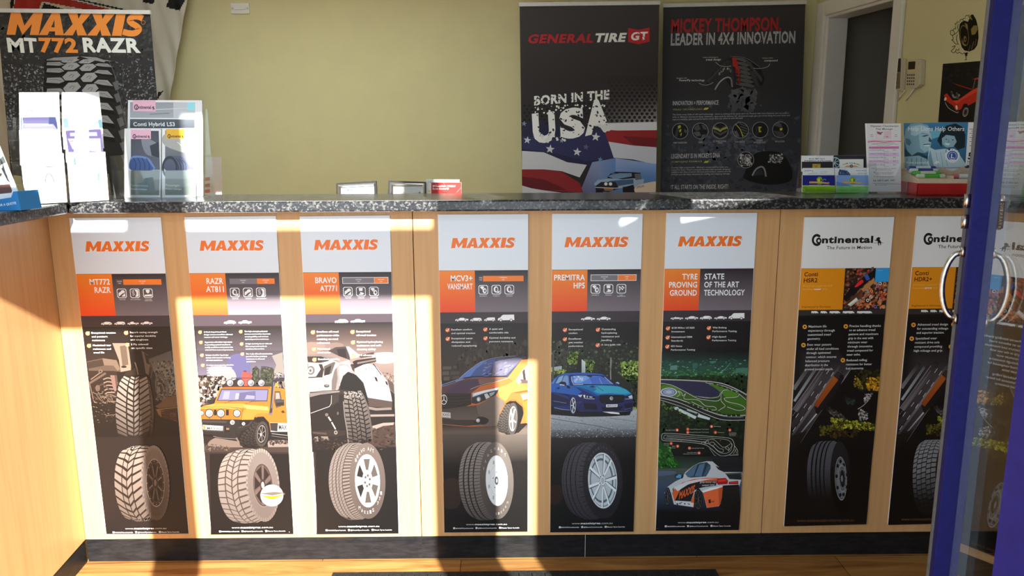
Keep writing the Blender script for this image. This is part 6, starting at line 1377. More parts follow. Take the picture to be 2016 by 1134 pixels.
LEAF = [
 ('38 182 116 182 119 270 39 270', 3, 'top left leaflet in the sunlit stand with grey and red lettering', lambda a: (a.t('service', 225, 82, 315, 82, 20, '8a8a9a', 0.02, 0.2), a.t('offer', 212, 132, 258, 132, 16, 'a0a0aa', 0.01), a.t('GRAB', 205, 214, 292, 214, 24, 'd06a80', 0.03), a.l('d06a80', 4, '180 196 208 198'))),
 ('40 229 111 230 117 292 41 293', 2, 'left column leaflet of the sunlit stand with a violet header', lambda a: (a.p('a4b8d0', '165 255 185 255 180 360 168 360'), a.vg('7a74b8', '9a98d0', '185 256 410 254 410 310 190 310', 2), a.p('4a5aa0', '405 252 460 252 485 358 400 350'), a.p('c4c4e4', '190 312 440 312 470 352 180 354'), a.l('f4f4fa', 9, '205 328 430 322'))),
 ('38 256 118 255 124 324 40 325', 1, 'left column leaflet of the sunlit stand with a thin arc drawn on white', lambda a: (a.l('b8a0a8', 4, '240 560 250 530 268 512', 1),)),
 ('40 304 125 302 132.5 398 50.5 402.5', 0, 'lowest leaflet of the left column with a car wheel outline', lambda a: (a.l('b0a0a8', 9, '375 795 380 750 400 722 425 735 450 795', 1), a.l('c4b4ba', 5, '385 795 392 760 405 742 430 795', 1), a.p('b8b4b8', '368 660 460 658 440 668 385 672'), a.l('c8c4c8', 4, '320 690 355 688'), a.l('c8c4c8', 3, '260 800 340 800'))),
 ('122 182 195 181 203 268 123 269', 3, 'top right leaflet in the sunlit stand, plain white', lambda a: (a.l('e8e0e4', 3, '560 120 760 118'),)),
 ('123 231 200 229 205 292 125 294', 2, 'right column leaflet of the sunlit stand with pale teal sides', lambda a: (a.p('a8d4dc', '520 265 560 262 570 340 530 345'), a.p('8ac0cc', '810 275 840 272 850 345 820 345'), a.p('c8e4ea', '780 290 812 286 815 320 785 322'))),
 ('129 257 199 254 205 318 130 320', 1, 'right column leaflet of the sunlit stand with a violet frame', lambda a: (a.p('8a7ac4', '540 362 835 354 855 545 565 545'), a.p('f4f0fa', '620 362 735 358 740 545 610 545'), a.p('ece8f6', '578 385 800 378 805 410 580 412'), a.p('ece8f6', '560 432 830 430 838 545 600 520'), a.p('b890a8', '560 460 610 445 600 455'))),
 ('131 301 207 299 214.5 394 138.5 398.5', 0, 'lowest leaflet of the right column with two thin figures', lambda a: (a.l('6a5a5a', 5, '612 590 622 620 632 690 640 790', 1), a.p('8ac8d4', '608 595 622 592 628 650 616 652'), a.l('7a6a6a', 5, '750 572 800 566 785 615 805 625 810 710', 1), a.p('a8dce4', '806 715 825 715 822 780 808 780'), a.l('8a7a7a', 3, '630 740 652 750'), a.e('f0ead0', 500, 830, 20, 26)))]
for q_, k, lab, fn in LEAF:
    card(q_, splane(k), 0.0035, fn, 'leaflet', lab, 'leaflet', 'leaflets in the sunlit stand', frame=Z4, ink=0.22)
# ---- blue leaflet dispenser at the far left edge
qd = empty('leaflet_dispenser', (-1.33, 2.03, ZT), 'blue card dispenser lettered for a quote, at the left picture edge', 'dispenser')
pl = ypl(1.985); F = [pl.at(*p) for p in pairs('-60 402 22 388.5 26 377 33.5 376.5 40.5 408 -60 420')]
zmin = min(p.z for p in F); org = Vector((-1.33, 2.03, ZT))
F = [Vector((p.x, p.y, max(p.z, ZT))) if p.z < ZT+0.006 else p for p in F]
F[4] = Vector((F[4].x, F[4].y, ZT)); F[5] = Vector((F[5].x, F[5].y, ZT))
mat('cyan_card', (0.01, 0.20, 0.52), 0.5)
bm = bmesh.new(); bm_prism(bm, [p-org for p in F], (0.012, 0.07, 0)); tray = done('tray', bm, 'cyan_card', qd)
a = Art(pl, 1.25); a.fr(0, 170, 4.2); a.up(8); a.t('FOR A QUOTE', -20, 995, 134, 973, 19, 'dfeef6', 0.012)
a.mesh('lettering', 'print_gloss', tray, org)
a = Art(ypl(2.02), 1.25, dz=2e-5); q_ = '-70 205 -12 262 42 392 -70 398'; a.fr(0, 0, 1); a.trim(q_); a.p('e6e6e4', q_); a.fr(0, 170, 4.2)
a.p('3a3f3c', '-200 300 -10 440 60 620 20 690 -200 640'); a.p('7a8a86', '-100 420 0 490 40 560 0 600 -100 560'); a.p('16181a', '0 590 30 640 70 770 90 800 60 780 10 680'); a.p('9aa8a8', '25 640 75 620 130 770 90 792 50 720'); a.p('cfc4b8', '-200 660 10 680 40 740 -200 750'); a.p('2a2422', '-200 690 20 720 10 745 -200 735'); a.p('5a3a34', '-200 830 80 808 100 860 95 880 -200 910'); a.sc(40, '-200 600 20 640 20 700 -200 680', '1c1e20 8a8a84 c4b8a8', 10)
P = [ypl(2.02).at(*p) for p in pairs(q_)]; P[2].z = P[3].z = max(ZT, min(P[2].z, P[3].z))
bm = bmesh.new(); bm_prism(bm, [p-org for p in P], (0, 0.004, 0)); bc = done('back_card', bm, 'white_card', qd)
a.mesh('printed_face', 'print_gloss', bc, org)
# ---- certificates and cards on the lower desk
def frame_on_desk(o_, i_, y, fn, label):
    pl = ypl(y); O = [pl.at(*p) for p in pairs(o_)]; I = [pl.at(*p) for p in pairs(i_)]
    zb = 0.991; O[2].z = O[3].z = zb; I[2].z = I[3].z = zb+0.022
    org = Vector(((O[0].x+O[1].x)/2, y, zb))
    root = empty('picture_frame', org, label, 'picture frame', 'framed certificates behind the counter')
    bm = bmesh.new(); M_ = [o+(i-o)*0.28 for o, i in zip(O, I)]
    for k in range(4):
        j = (k+1) % 4; bm_prism(bm, [p-org for p in (O[k], O[j], M_[j], M_[k])], (0, 0.016, 0))
    done('outer_frame', bm, 'black_plastic', root)
    bm = bmesh.new()
    for k in range(4):
        j = (k+1) % 4; a_, b_, c, d = M_[k]-org, M_[j]-org, I[j]-org, I[k]-org
        lift = Vector((0, -0.006, 0)); mid0, mid1 = (a_+d)/2+lift, (b_+c)/2+lift
        bm_prism(bm, [a_, mid0, d, d+Vector((0, .012, 0)), a_+Vector((0, .012, 0))], b_-a_) if False else None
        v = [bm.verts.new(p) for p in (a_, b_, mid1, mid0, c, d)]
        bm.faces.new((v[0], v[1], v[2], v[3])); bm.faces.new((v[3], v[2], v[4], v[5]))
    done('silver_moulding', bm, 'steel_frame', root)
    bm = bmesh.new(); bm_prism(bm, [p-org+Vector((0, 0.004, 0)) for p in I], (0, 0.008, 0)); s = done('certificate', bm, 'white_card', root)
    a = Art(Plane((0, y+0.004, 0), (0, -1, 0)), 1.25, dz=2e-5); a.fr(640, 320, 5.6); fn(a); a.mesh('printed_face', 'print_gloss', s, org)
def cert_a(a):
    a.p('b4c0d4', '186 278 524 268 530 800 186 800'); a.e('4a5a70', 252, 302, 15, 12); a.p('4a5a70', '278 300 291 288 304 300 291 314'); a.l('6a7688', 3, '318 298 460 294'); a.l('8a96a8', 3, '318 306 420 303')
def cert_b(a):
    a.p('c9cfc8', '745 262 1068 262 1068 800 745 800'); a.l('8a9088', 3, '770 268 820 268'); a.l('a8b0a8', 2, '770 290 1000 292'); a.t('AUTHORISED', 770, 338, 880, 338, 10, '5a605a', 0.01); a.p('3a4a40', '1030 335 1042 320 1056 335')
frame_on_desk('661.5 361 740.5 356.5 745 470 664 470', '671 369.5 735 366 738 470 673 470', 2.75, cert_a, 'left one of two silver and black certificate frames behind the counter')
frame_on_desk('764.5 356 838.5 358.5 839 470 763 470', '774.5 366.5 829.5 366.5 830 470 773 470', 2.75, cert_b, 'right one of two silver and black certificate frames, beside the red card')
def desk_card(quad, y, fn, name, label, cat, frame, th=0.003):
    pl = ypl(y); a = Art(pl, 1.25, dz=2e-5); a.fr(0, 0, 1); a.trim(quad, 0.0001); a.p('d8d8d6', quad); a.fr(*frame); fn(a)
    return board(name, quad, pl, th, a, label, cat, sheet='printed_face')
def c1(a):
    a.p('cfd0cc', '1120 190 1130 180 1480 190 1470 330 1115 330'); a.t('A BETTER PERFORMANCE', 1134, 208, 1370, 218, 9, '2a2a34', 0.02, 0.2); a.t('AT WORK', 1132, 224, 1180, 226, 9, '2a2a34', 0.02, 0.2); a.l('2a2a34', 5, '1420 215 1440 205 1475 192'); a.e('d0c070', 1150, 316, 14, 14)
desk_card('839.5 353 904.5 353.5 905 470 838.5 470', 2.78, c1, 'leaflet', 'white printed card standing behind the red card', 'card', (640, 320, 5.6))
def c2(a):
    a.p('b02420', '1100 200 1600 200 1600 900 1100 900'); a.t('BFGoodrich 11R22.5', 1185, 268, 1434, 268, 19, 'f0d8d4', 0.03, 0.2); a.t('Route Control D', 1185, 297, 1362, 297, 18, 'f0d8d4', 0.025, 0.2); a.l('e89890', 2, '1450 330 1505 270'); a.l('e0807a', 2, '1215 222 1230 250'); a.l('e0807a', 2, '1305 222 1318 248'); a.p('5a1410', '1290 326 1345 326 1345 340 1290 340')
desk_card('849 359 908.5 359 909 466 849 466', 2.72, c2, 'leaflet', 'red card with white lettering about a truck tyre size', 'card', (640, 320, 5.6))
def c3(a):
    a.p('dfe2e8', '1030 790 1140 790 1140 1180 1030 1180'); 
    for y in (898, 930, 960): a.p('c8402c', [(1040, y+4), (1066, y), (1066, y+18), (1040, y+20)])
desk_card('404 309.5 435.5 309.5 438 450 402 450', 2.95, c3, 'leaflet', 'white card with three red bars standing beside the clear catalogue stand', 'card', Z1)
# ---- business cards in a clear rack
bx = empty('card_rack', (1.050, 2.475, ZT), 'clear stepped rack of business cards on the worktop, left of the massage leaflets', 'rack')
clear_box('base', bx, [(-0.0975, -0.03, 0, 0.0975, 0.045, 0.0025)]); clear_box('back_panel', bx, [(-0.0975, 0.042, 0.0025, 0.0975, 0.045, 0.085)])
clear_box('front_lip', bx, [(-0.0975, -0.031, 0.0, 0.0975, -0.0285, 0.014)])
for k, z in ((1, 0.030), (2, 0.050)): clear_box('step', bx, [(-0.095, -0.020+0.02*k-0.004, z-0.002, 0.095, -0.020+0.02*k+0.010, z)])
for s in (-1, 1): clear_box('side_panel', bx, [(s*0.0975-0.0012, -0.03, 0, s*0.0975+0.0012, 0.045, 0.045)])
Z5 = (1560, 290, 8.4)
G5 = 1.6
def bc(quad, k, fn, label): card(quad, ypl(2.452+0.020*k), 0.005, fn, 'business_card', label, 'business card', 'business cards in the clear rack', G5, frame=Z5)
def b1(a): a.p('d0d0d4', '150 140 665 140 665 238 150 238'); a.t('Body Mill Signs', 275, 200, 536, 198, 22, '3a3a44', 0.008, 0.3); a.t('FABRICATIONS', 195, 234, 636, 234, 20, '3a3a3c', 0.02, 0.3); a.p('26242a', '150 238 670 236 670 352 150 352'); a.p('a88c30', '332 276 466 274 462 345 332 345'); a.l('26242a', 7, '340 300 390 305 380 345'); a.l('26242a', 6, '460 285 400 300 420 345', 1)
bc('1578.5 306.5 1639.5 306.5 1640 338 1578.5 338', 2, b1, 'business card, white above black with a gold square, back left in the rack')
def b2(a):
    a.p('23262e', '670 130 1240 130 1240 350 670 350'); a.r('9ab0b8', 14, 708, 255, 84, 92)
    for t in (-60, -20, 20, 60, 100): a.l('9ab0b8', 11, [(690, 255), (690+80*math.cos(math.radians(t)), 255+88*math.sin(math.radians(t)))])
bc('1641 306 1704 306 1705 338 1640.5 338', 2.25, b2, 'dark business card with a silver wheel, back right in the rack')
def b3_(a):
    a.p('cfcabc', '790 198 1178 196 1178 350 790 350')
    for k, ch in enumerate('Rumble Bricklaying'):
        t = (k-8.5)/8.5; x = 972+t*135; y = 262+t*t*26; a.t(ch, x-6, y+8, x+7, y+8-t*-3, 20, '3a342c', 0.02) if ch != ' ' else None
    a.p('b88468', '860 326 905 300 960 300 1000 300 1050 300 1095 326'); a.e('2a2c34', 975, 310, 26); a.e('cfcabc', 975, 310, 12); a.p('2a2c34', '968 304 982 304 982 318 968 318')
bc('1654 313.5 1700 313.2 1700 338 1654 338', 1.75, b3_, 'cream bricklaying business card in front of the dark wheel card')
def b4_(a): a.p('c9ccc9', '176 344 690 340 692 470 176 470'); a.t('pristine', 200, 395, 312, 392, 20, '3a4450', 0.012); a.l('3a4450', 5, '325 378 335 390 330 406 342 398', 1); [a.l('7a848a', 3, [(460, 398+k*18), (590-k*20, 397+k*18)]) for k in range(3)]; a.l('5a8a98', 5, '260 436 330 430 410 424', 1); a.l('8aa8b0', 3, '200 408 270 406')
bc('1581.2 331 1642 330.5 1642.5 350 1581.2 350', 1, b4_, 'white business card with a small water drop, middle left of the rack')
def b5_(a): a.p('c4c8cc', '694 344 1240 340 1242 470 694 470'); a.p('2c3e5e', '778 378 830 376 880 382 920 400 945 430 950 470 770 470', 1); a.sc(40, '780 372 900 380 940 440 780 440', '3f5a80 223050 5a7aa0', 12); a.t('Robert Bates', 1056, 392, 1220, 392, 15, '2a2c34', 0.012); a.t('0407 827 740', 1076, 436, 1216, 435, 13, '5a6068', 0.004)
bc('1643.5 331 1707 330.5 1708.5 350 1644 350', 1, b5_, 'white business card with a dark blue tree shape, middle right of the rack')
def roo(a, x, base, sky, grass, dark):
    a.p(sky, [(x-15, 460), (x+540, 460), (x+545, 640), (x-15, 640)]); a.p(grass, [(x-15, 636), (x+545, 636), (x+545, 760), (x-15, 760)]); a.p('d8e8a8', [(x-10, 630), (x+540, 634), (x+540, 644), (x-10, 640)])
    T = lambda s: [(x+p, q) for p, q in pairs(s)]
    a.p('7a9a2c', T('230 520 270 485 310 490 330 520 320 560 330 600 300 615 250 610 240 570')); a.p('c8c43a', T('250 530 280 510 300 540 285 570 260 570')); a.p('26381c', T('290 535 310 530 318 550 300 560')); a.l('9ab4c4', 6, T('335 560 350 530 380 530 385 548'), 1)
    a.p('d89048', T('112 566 160 562 300 570 400 580 445 576 440 604 380 604 300 592 170 594 115 596')); a.l('e8dc5a', 7, T('150 580 300 582 410 592'), 1); a.l('c85a3a', 3, T('118 598 170 596 300 596 440 606'))
    a.t('LANDSCAPE & GARDEN', x+115, 630, x+450, 632, 11, 'c8ccd8', 0.006)
    for k in range(4): a.l(dark, 3, [(x+50, 658+k*20), (x+(150+60*(k % 2)), 659+k*20)]); a.l(dark, 2.5, [(x+230, 664+k*18), (x+(420+k*25), 670+k*18)])
bc('1580 345 1643.5 345 1644.5 378.5 1579.5 379', 0, lambda a: roo(a, 165, 0, '1c2270', '7aa81c', '3a5a10'), 'front left business card, deep blue sky above bright green')
bc('1646.5 345 1709.5 345 1710.5 379.5 1646.8 379.5', 0, lambda a: (roo(a, 715, 0, '7494c8', '74b860', '3a7a48'), a.p('5a7ab4', '720 560 860 600 1000 640 730 640')), 'front right business card, pale blue sky above soft green')
# ---- massage leaflets in a clear pocket
mh = empty('leaflet_holder', (1.201, 2.44, ZT), 'clear pocket holder of pink massage leaflets between the card rack and the red box', 'holder')
clear_box('back_panel', mh, [(-0.048, 0.022, 0, 0.058, 0.0245, 0.13)]); clear_box('base', mh, [(-0.050, -0.022, 0, 0.058, 0.0245, 0.0025)])
bm = bmesh.new(); bm_prism(bm, [(x, -0.0245, z) for x, z in ((-0.062, 0), (0.058, 0), (0.058, 0.095), (0.035, 0.095), (0.028, 0.075), (0.022, 0.055), (-0.030, 0.055), (-0.040, 0.068), (-0.044, 0.095), (-0.062, 0.095))], (0, 0.0025, 0)); done('front_panel', bm, 'acrylic', mh)
for x_, y_ in ((-0.0635, 0.0015), (0.0592, 0.0245)): clear_box('side_panel', mh, [(x_-0.0010, -0.0245, 0, x_+0.0010, y_, 0.095)])
def massage(a):
    a.p('cfcbd4', '645 185 985 185 985 815 645 815'); a.t('Nipawan Chamberlain', 680, 220, 922, 220, 15, '4a4048', 0.012); a.t('Thai Massage', 724, 246, 872, 245, 15, '4a4048', 0.012)
    a.p('d8b4c0', '732 256 862 254 860 322 732 322'); a.p('e4d0d4', '735 258 800 256 790 320 740 318'); a.p('8a4a5c', '734 260 780 270 770 290 740 280'); a.e('6a4450', 782, 280, 14, 16); a.p('f0d8d4', '775 275 800 265 795 300 770 300'); a.l('b04a6a', 4, '810 306 838 306'); a.l('b04a6a', 3, '824 298 824 318')
    for x in (692, 902): a.l('5a5058', 3, [(x-10, 292), (x+8, 286)]); a.l('5a5058', 3, [(x-14, 304), (x+12, 302)])
    a.l('b84a84', 7, '650 352 720 346 800 352 880 345 962 348', 1); a.l('c878a4', 3, '655 340 800 338 960 352', 1); a.l('8a5a78', 2.5, '700 366 890 360'); a.t('Massage to ease tension and', 690, 375, 912, 373, 6, '6a5a68'); a.t('relieve stress', 740, 386, 850, 384, 6, '6a5a68')
    a.p('c0689c', '666 392 928 390 926 410 666 410')
    for k in range(5):
        y = 422+k*32
        if k % 2: a.p('d4b0c8', [(666, y-8), (926, y-9), (926, y+22), (666, y+22)])
        a.t(('Foot/Reflexology Massage', 'Traditional Thai Massage', 'Aromatherapy Oil Massage', 'Deep Tissue/Oil Massage', 'Remedial/Couples Massage')[k], 668, y+4, 800+8*(k % 3), y+3, 8, '5a4458', 0.004); a.t(('$35', '$60', '$65', '$65', '$70')[k], 876, y+4, 900, y+4, 8, '5a4458'); a.t('60 mins', 795, y+17, 838, y+16, 7, '5a4458')
    for y, s, x0, x1 in ((586, 'Gift vouchers available on request', 690, 902), (598, 'All qualified therapists', 720, 860), (620, 'My clinic has parking at', 706, 880), (632, 'Wilson & Cemetery', 722, 872), (657, 'For Bookings & enquiries', 706, 880), (730, 'Ms Chamberlain', 720, 820)): a.t(s, x0, y, x1, y-1, 8, '5a4a58', 0.004)
    a.t('Ni 0415 641 347', 704, 695, 892, 692, 14, '3a3038', 0.012); a.l('6a5a68', 3, '700 712 940 718')
card('1706.5 243 1773.5 243 1774 377.5 1712 377.5', ypl(2.447), 0.012, massage, 'leaflet', 'pink and white price leaflet in the clear pocket holder', 'leaflet', None, 1.55, frame=(1560, 200, 4.421))
# ---- charity sweets box
LX0, LX1, LY0, LY1 = 1.242, 1.465, 2.345, 2.530
lb = empty('charity_box', ((LX0+LX1)/2, LY1, ZT), 'red charity sweets box with a blue picture card, beside the glass door', 'display box')
o_ = Vector(((LX0+LX1)/2, LY1, ZT))
lb.rotation_euler = (0, 0, math.radians(-9)); RB_ = Matrix.Rotation(math.radians(-9), 3, 'Z')
lb.location = Vector((1.250, 2.338, ZT)) - RB_ @ Vector((LX0-o_.x, LY0-o_.y, 0))
bm = bmesh.new(); hh = 0.036
for b_ in ((LX0, LY0, 0, LX1, LY0+0.003, hh), (LX0, LY1-0.003, 0, LX1, LY1, hh), (LX0, LY0, 0, LX0+0.003, LY1, hh), (LX1-0.003, LY0, 0, LX1, LY1, hh), (LX0, LY0, 0, LX1, LY1, 0.003)):
    bm_box(bm, b_[0]-o_.x, b_[1]-o_.y, b_[2], b_[3]-o_.x, b_[4]-o_.y, b_[5])
done('outer_box', bm, 'red_card', lb)
bm = bmesh.new()                                   # inner tray with raised ends and slanted dividers
def tb(x0, y0, z0, x1, y1, z1): bm_box(bm, x0-o_.x, y0-o_.y, z0, x1-o_.x, y1-o_.y, z1)
tb(LX0+0.004, LY0+0.004, 0.004, LX1-0.004, LY1-0.004, 0.030); tb(LX0+0.004, LY0+0.003, 0.03, LX1-0.004, LY0+0.006, 0.049); tb(LX0+0.1, LY0+0.006, 0.03, LX0+0.103, LY1-0.01, 0.058)
bm_prism(bm, [(LX0+0.004-o_.x, LY0+0.004-o_.y, 0.03), (LX0+0.004-o_.x, LY1-0.004-o_.y, 0.03), (LX0+0.004-o_.x, LY1-0.004-o_.y, 0.075), (LX0+0.004-o_.x, LY0+0.004-o_.y, 0.048)], (0.003, 0, 0))
bm_prism(bm, [(x-o_.x, LY1-0.03-o_.y, z) for x, z in ((LX0+0.106, 0.03), (LX1-0.006, 0.03), (LX1-0.006, 0.05), (LX1-0.035, 0.082), (LX1-0.052, 0.074), (LX1-0.068, 0.066), (LX1-0.080, 0.070), (LX1-0.10, 0.080), (LX0+0.106, 0.062))], (0, 0.003, 0))
bm_prism(bm, [(LX0+0.008-o_.x, y_-o_.y, z_) for y_, z_ in ((LY0+0.012, 0.03), (LY0+0.012, 0.043), (LY1-0.012, 0.071), (LY1-0.012, 0.03))], (0.09, 0, 0)); bm_prism(bm, [(LX0+0.108-o_.x, y_-o_.y, z_) for y_, z_ in ((LY0+0.012, 0.03), (LY0+0.012, 0.043), (LY1-0.04, 0.05), (LY1-0.04, 0.03))], (0.1, 0, 0))
done('inner_tray', bm, 'brown_card', lb)
pl = Plane(lb.location + RB_ @ Vector((0, -0.004, 0)), RB_ @ Vector((0, -1, 0))); q_ = '1779 242.5 1925 240.5 1925 331 1781 331'
a = Art(pl, 1.15, dz=2e-5); a.fr(0, 0, 1); a.trim(q_, 0.0001); a.p('3f86b0', q_); a.fr(1560, 200, 4.421)
a.vg('3a7ea8', '2a5a78', '960 180 1530 180 1560 575 970 575', 5); a.p('1d3a4c', '960 480 1080 440 1150 470 1540 560 1545 580 970 580'); a.p('6fb0c8', '1180 260 1290 240 1300 300 1200 330')
a.p('7fa4b4', '970 330 985 240 1030 195 1110 185 1180 205 1205 260 1215 330 1195 430 1150 450 1090 440 1040 470 1000 430', 0); a.p('a9c8d2', '1040 215 1120 200 1180 225 1200 280 1130 270 1070 300 1030 290'); a.p('9dbfca', '1100 280 1150 285 1205 275 1212 330 1196 420 1150 440 1110 400'); a.p('2a4a58', '1120 302 1170 288 1190 292 1150 306'); a.p('2f5060', '1190 305 1215 340 1205 355 1185 345'); a.p('cfe2e6', '1142 378 1195 374 1190 388 1150 390'); a.p('24404e', '1135 372 1200 366 1200 373 1145 378'); a.p('54788a', '985 320 1020 325 1035 360 1020 385 990 370'); a.p('2a4656', '970 400 1040 470 1090 440 1150 460 1120 480 1030 500 960 500')
a.p('16262f', '1260 340 1290 270 1340 210 1420 190 1480 220 1505 290 1500 400 1440 420 1400 380 1400 320 1330 290 1300 350 1300 400'); a.p('8fb0bc', '1300 320 1340 290 1410 300 1430 350 1400 395 1340 400 1305 370', 0); a.p('cfe0e4', '1325 360 1375 365 1360 380 1335 378'); a.p('1d3440', '1330 322 1352 328 1340 334'); a.p('1d3440', '1385 330 1408 330 1396 340'); a.l('2a4450', 4, '1362 335 1355 352 1368 354')
a.p('b8d0d8', '1190 395 1240 420 1330 410 1440 440 1520 560 1450 575 1170 575 1180 470'); a.p('7a9cab', '1200 420 1230 560 1200 575 1180 500'); a.p('90b0bc', '970 480 1100 470 1170 500 1180 575 980 575'); [a.l('54788a', 6, [(1000+k*40, 490), (990+k*44, 570)]) for k in range(4)]; [a.l('8aaab8', 5, [(1250+k*40, 440), (1270+k*40, 565)], 0) for k in range(3)]
a.gain = 1.8; a.t('Help Lions Help Others', 1006, 254, 1494, 254, 36, 'eef2f2', 0.012); a.t('lions.australia', 992, 540, 1180, 540, 20, 'c8dce0', 0.004); a.p('dfe8ea', '1230 545 1250 515 1275 520 1285 545 1270 530 1255 545 1245 540')
a.e('c9d6da', 1392, 470, 64, 62); a.e('e8eef0', 1392, 470, 54, 52); a.e('1f4a8c', 1392, 472, 46, 44); a.r('c9d6da', 4, 1392, 472, 36, 34); a.t('L', 1378, 492, 1408, 492, 38, 'eef2f2', 0.02); 
for k, ch in enumerate('LIONS'):
    t = math.radians(140-k*25); a.t(ch, 1392+66*math.cos(t)-8, 470-62*math.sin(t)+10, 1392+66*math.cos(t)+8, 470-62*math.sin(t)+10, 22, '1f3a5c', 0.02)
a.p('c8d4d8', '1345 505 1440 505 1420 525 1365 525')
a.p('d8d2c6', '1530 180 1600 180 1600 560 1505 550'); [a.l('5a5450', 5, [(1540+(k % 2)*14, 240+k*18), (1575, 240+k*18)]) for k in range(10)]; a.t('5', 1525, 500, 1560, 500, 56, '1c1a1a', 0.04); a.t('THANK', 1518, 530, 1575, 530, 14, '1c1a1a', 0.03); a.t('FOR YOUR', 1520, 545, 1572, 545, 7, '3a3634', 0.01)
P = [pl.at(*p) for p in pairs(q_)]; P[2].z = P[3].z = ZT+0.03
UN = RB_.inverted(); lo = lb.location
bm = bmesh.new(); bm_prism(bm, [UN @ (p-lo) for p in P], (0, 0.002, 0)); bc_ = done('picture_card', bm, 'white_card', lb)
a.v = [UN @ (p-lo) for p in a.v]; a.mesh('printed_face', 'print_gloss', bc_, (0, 0, 0))
# rolls of sweets lying in the tray
def sweets(x, y, z, L, cols, label):
    bm = bmesh.new(); bm_tube(bm, [(-L/2, 0, 0), (-L/2+0.004, 0, 0), (L/2-0.004, 0, 0), (L/2, 0, 0)], [0.0055, 0.0075, 0.0075, 0.0055], 14)
    p_ = lb.location + RB_ @ (Vector((x, y, ZT))-o_); o = done('sweet_roll', bm, cols[0], loc=(p_.x, p_.y, z), rz=math.radians(-9))
    tag(o, label, 'sweets', 'rolls of sweets in the charity box')
    bm = bmesh.new(); bm_tube(bm, [(-L*0.22, 0, 0), (L*0.30, 0, 0)], 0.0079, 14, False); done('paper_band', bm, cols[1], o)
for n_, c_ in (('wrap_blue', (0.03, 0.06, 0.28)), ('wrap_white', (0.62, 0.70, 0.72)), ('wrap_green', (0.08, 0.42, 0.05)), ('wrap_pale', (0.55, 0.66, 0.50)), ('wrap_pink', (0.55, 0.16, 0.16))): mat(n_, c_, 0.35)
zz = ZT+0.0545
sweets(1.302, 2.495, zz+0.021, 0.085, ('wrap_blue', 'wrap_white'), 'dark blue roll of sweets at the back of the charity box')
sweets(1.300, 2.470, zz+0.0145, 0.085, ('wrap_white', 'wrap_blue'), 'white and blue roll of sweets, second from the back of the charity box')
sweets(1.298, 2.440, zz+0.0075, 0.085, ('wrap_green', 'wrap_pale'), 'bright green roll of sweets in the middle of the left compartment')
sweets(1.298, 2.405, zz, 0.085, ('wrap_pale', 'wrap_green'), 'pale green roll of sweets at the front of the left compartment')
sweets(1.395, 2.405, zz, 0.075, ('wrap_pink', 'wrap_white'), 'single pink roll of sweets in the right compartment of the charity box')
# ================================================================== on the right-hand wall
Z6 = (1560, 0, 4.421)
def wall_thing(name, outline, th, m, label, cat, fn, frame=Z6, c=0, inset=0.0):
    pts = pairs(outline); pts = crom(pts) if c else pts
    FR = Plane(RW_P+RW_N*(th+0.001), RW_N)             # the outline is that of the front face
    P = [FR.at(frame[0]+p[0]/frame[2], frame[1]+p[1]/frame[2]) for p in pts]; cc = sum(P, Vector())/len(P)
    bm = bmesh.new(); bm_prism(bm, [p-cc for p in P], RW_N*-th)
    o = tag(done(name, bm, m, loc=cc, bevel=min(0.003, th*0.3)), label, cat)
    if fn:
        a = Art(Plane(RW_P+RW_N*(th+0.0012), RW_N), 1.5, dz=2e-5); a.fr(*frame); fn(a, o, cc)
        if a.f: a.mesh('printed_face', 'print_gloss', o, cc)
    return o
def remote_face(a, o, cc):
    a.p('2f2a20', '903 512 945 508 942 628 898 630'); a.p('6a5c40', '896 634 940 630 936 770 890 775'); a.e('1c1814', 912, 648, 4, 8); a.e('1c1814', 910, 660, 4, 7); a.p('7a2a1c', '898 712 914 710 912 728 896 730'); [a.l('3a3020', 2, [(898, 680+k*8), (914, 678+k*8)]) for k in range(3)]
wall_thing('wall_remote', '890 520 900 508 945 505 962 518 958 560 950 760 940 790 888 780', 0.018, 'beige_plastic', 'beige remote control in a wall holder, left of the cordless phone', 'remote control', remote_face)
bm = bmesh.new()
Pn = [Plane(RW_P+RW_N*0.011, RW_N).at(1560+x/4.421, y/4.421) for x, y in pairs('962 518 985 512 982 640 970 720 965 790 945 800 905 800 890 782 940 790 950 760 958 560')]
cc = sum(Pn, Vector())/len(Pn); bm_prism(bm, [p-cc for p in Pn], RW_N*-0.010)
hold = bpy.data.objects['wall_remote']; done('holder', bm, 'beige_plastic', hold, loc=cc-hold.location)
def phone_face(a, o, cc):
    a.p('b8a878', '1004 528 1088 520 1078 630 1000 632'); a.p('26231c', '1010 538 1072 534 1066 602 1006 606')
    for r in range(4):
        for k in range(4): a.p('2c271c', [(1000+k*18-r*1.5, 646+r*27), (1011+k*18-r*1.5, 645+r*27), (1010+k*18-r*1.5, 659+r*27), (999+k*18-r*1.5, 660+r*27)])
ph = wall_thing('wall_phone', '1004 524 1088 514 1120 522 1110 735 1080 765 1008 770 992 745', 0.026, 'beige_plastic', 'beige cordless phone with a keypad on the wall beside the doorway', 'phone', phone_face)
bm = bmesh.new()
for s in ('1005 782 925 870', '1086 766 996 874'):
    (x0, y0), (x1, y1) = pairs(s); A = RWALL.at(1560+x0/4.421, y0/4.421, 0.014); B = RWALL.at(1560+x1/4.421, y1/4.421, 0.004)
    bm_tube(bm, [A-ph.location, B-ph.location], 0.0035, 8)
done('bracket', bm, 'cream_gloss', ph)
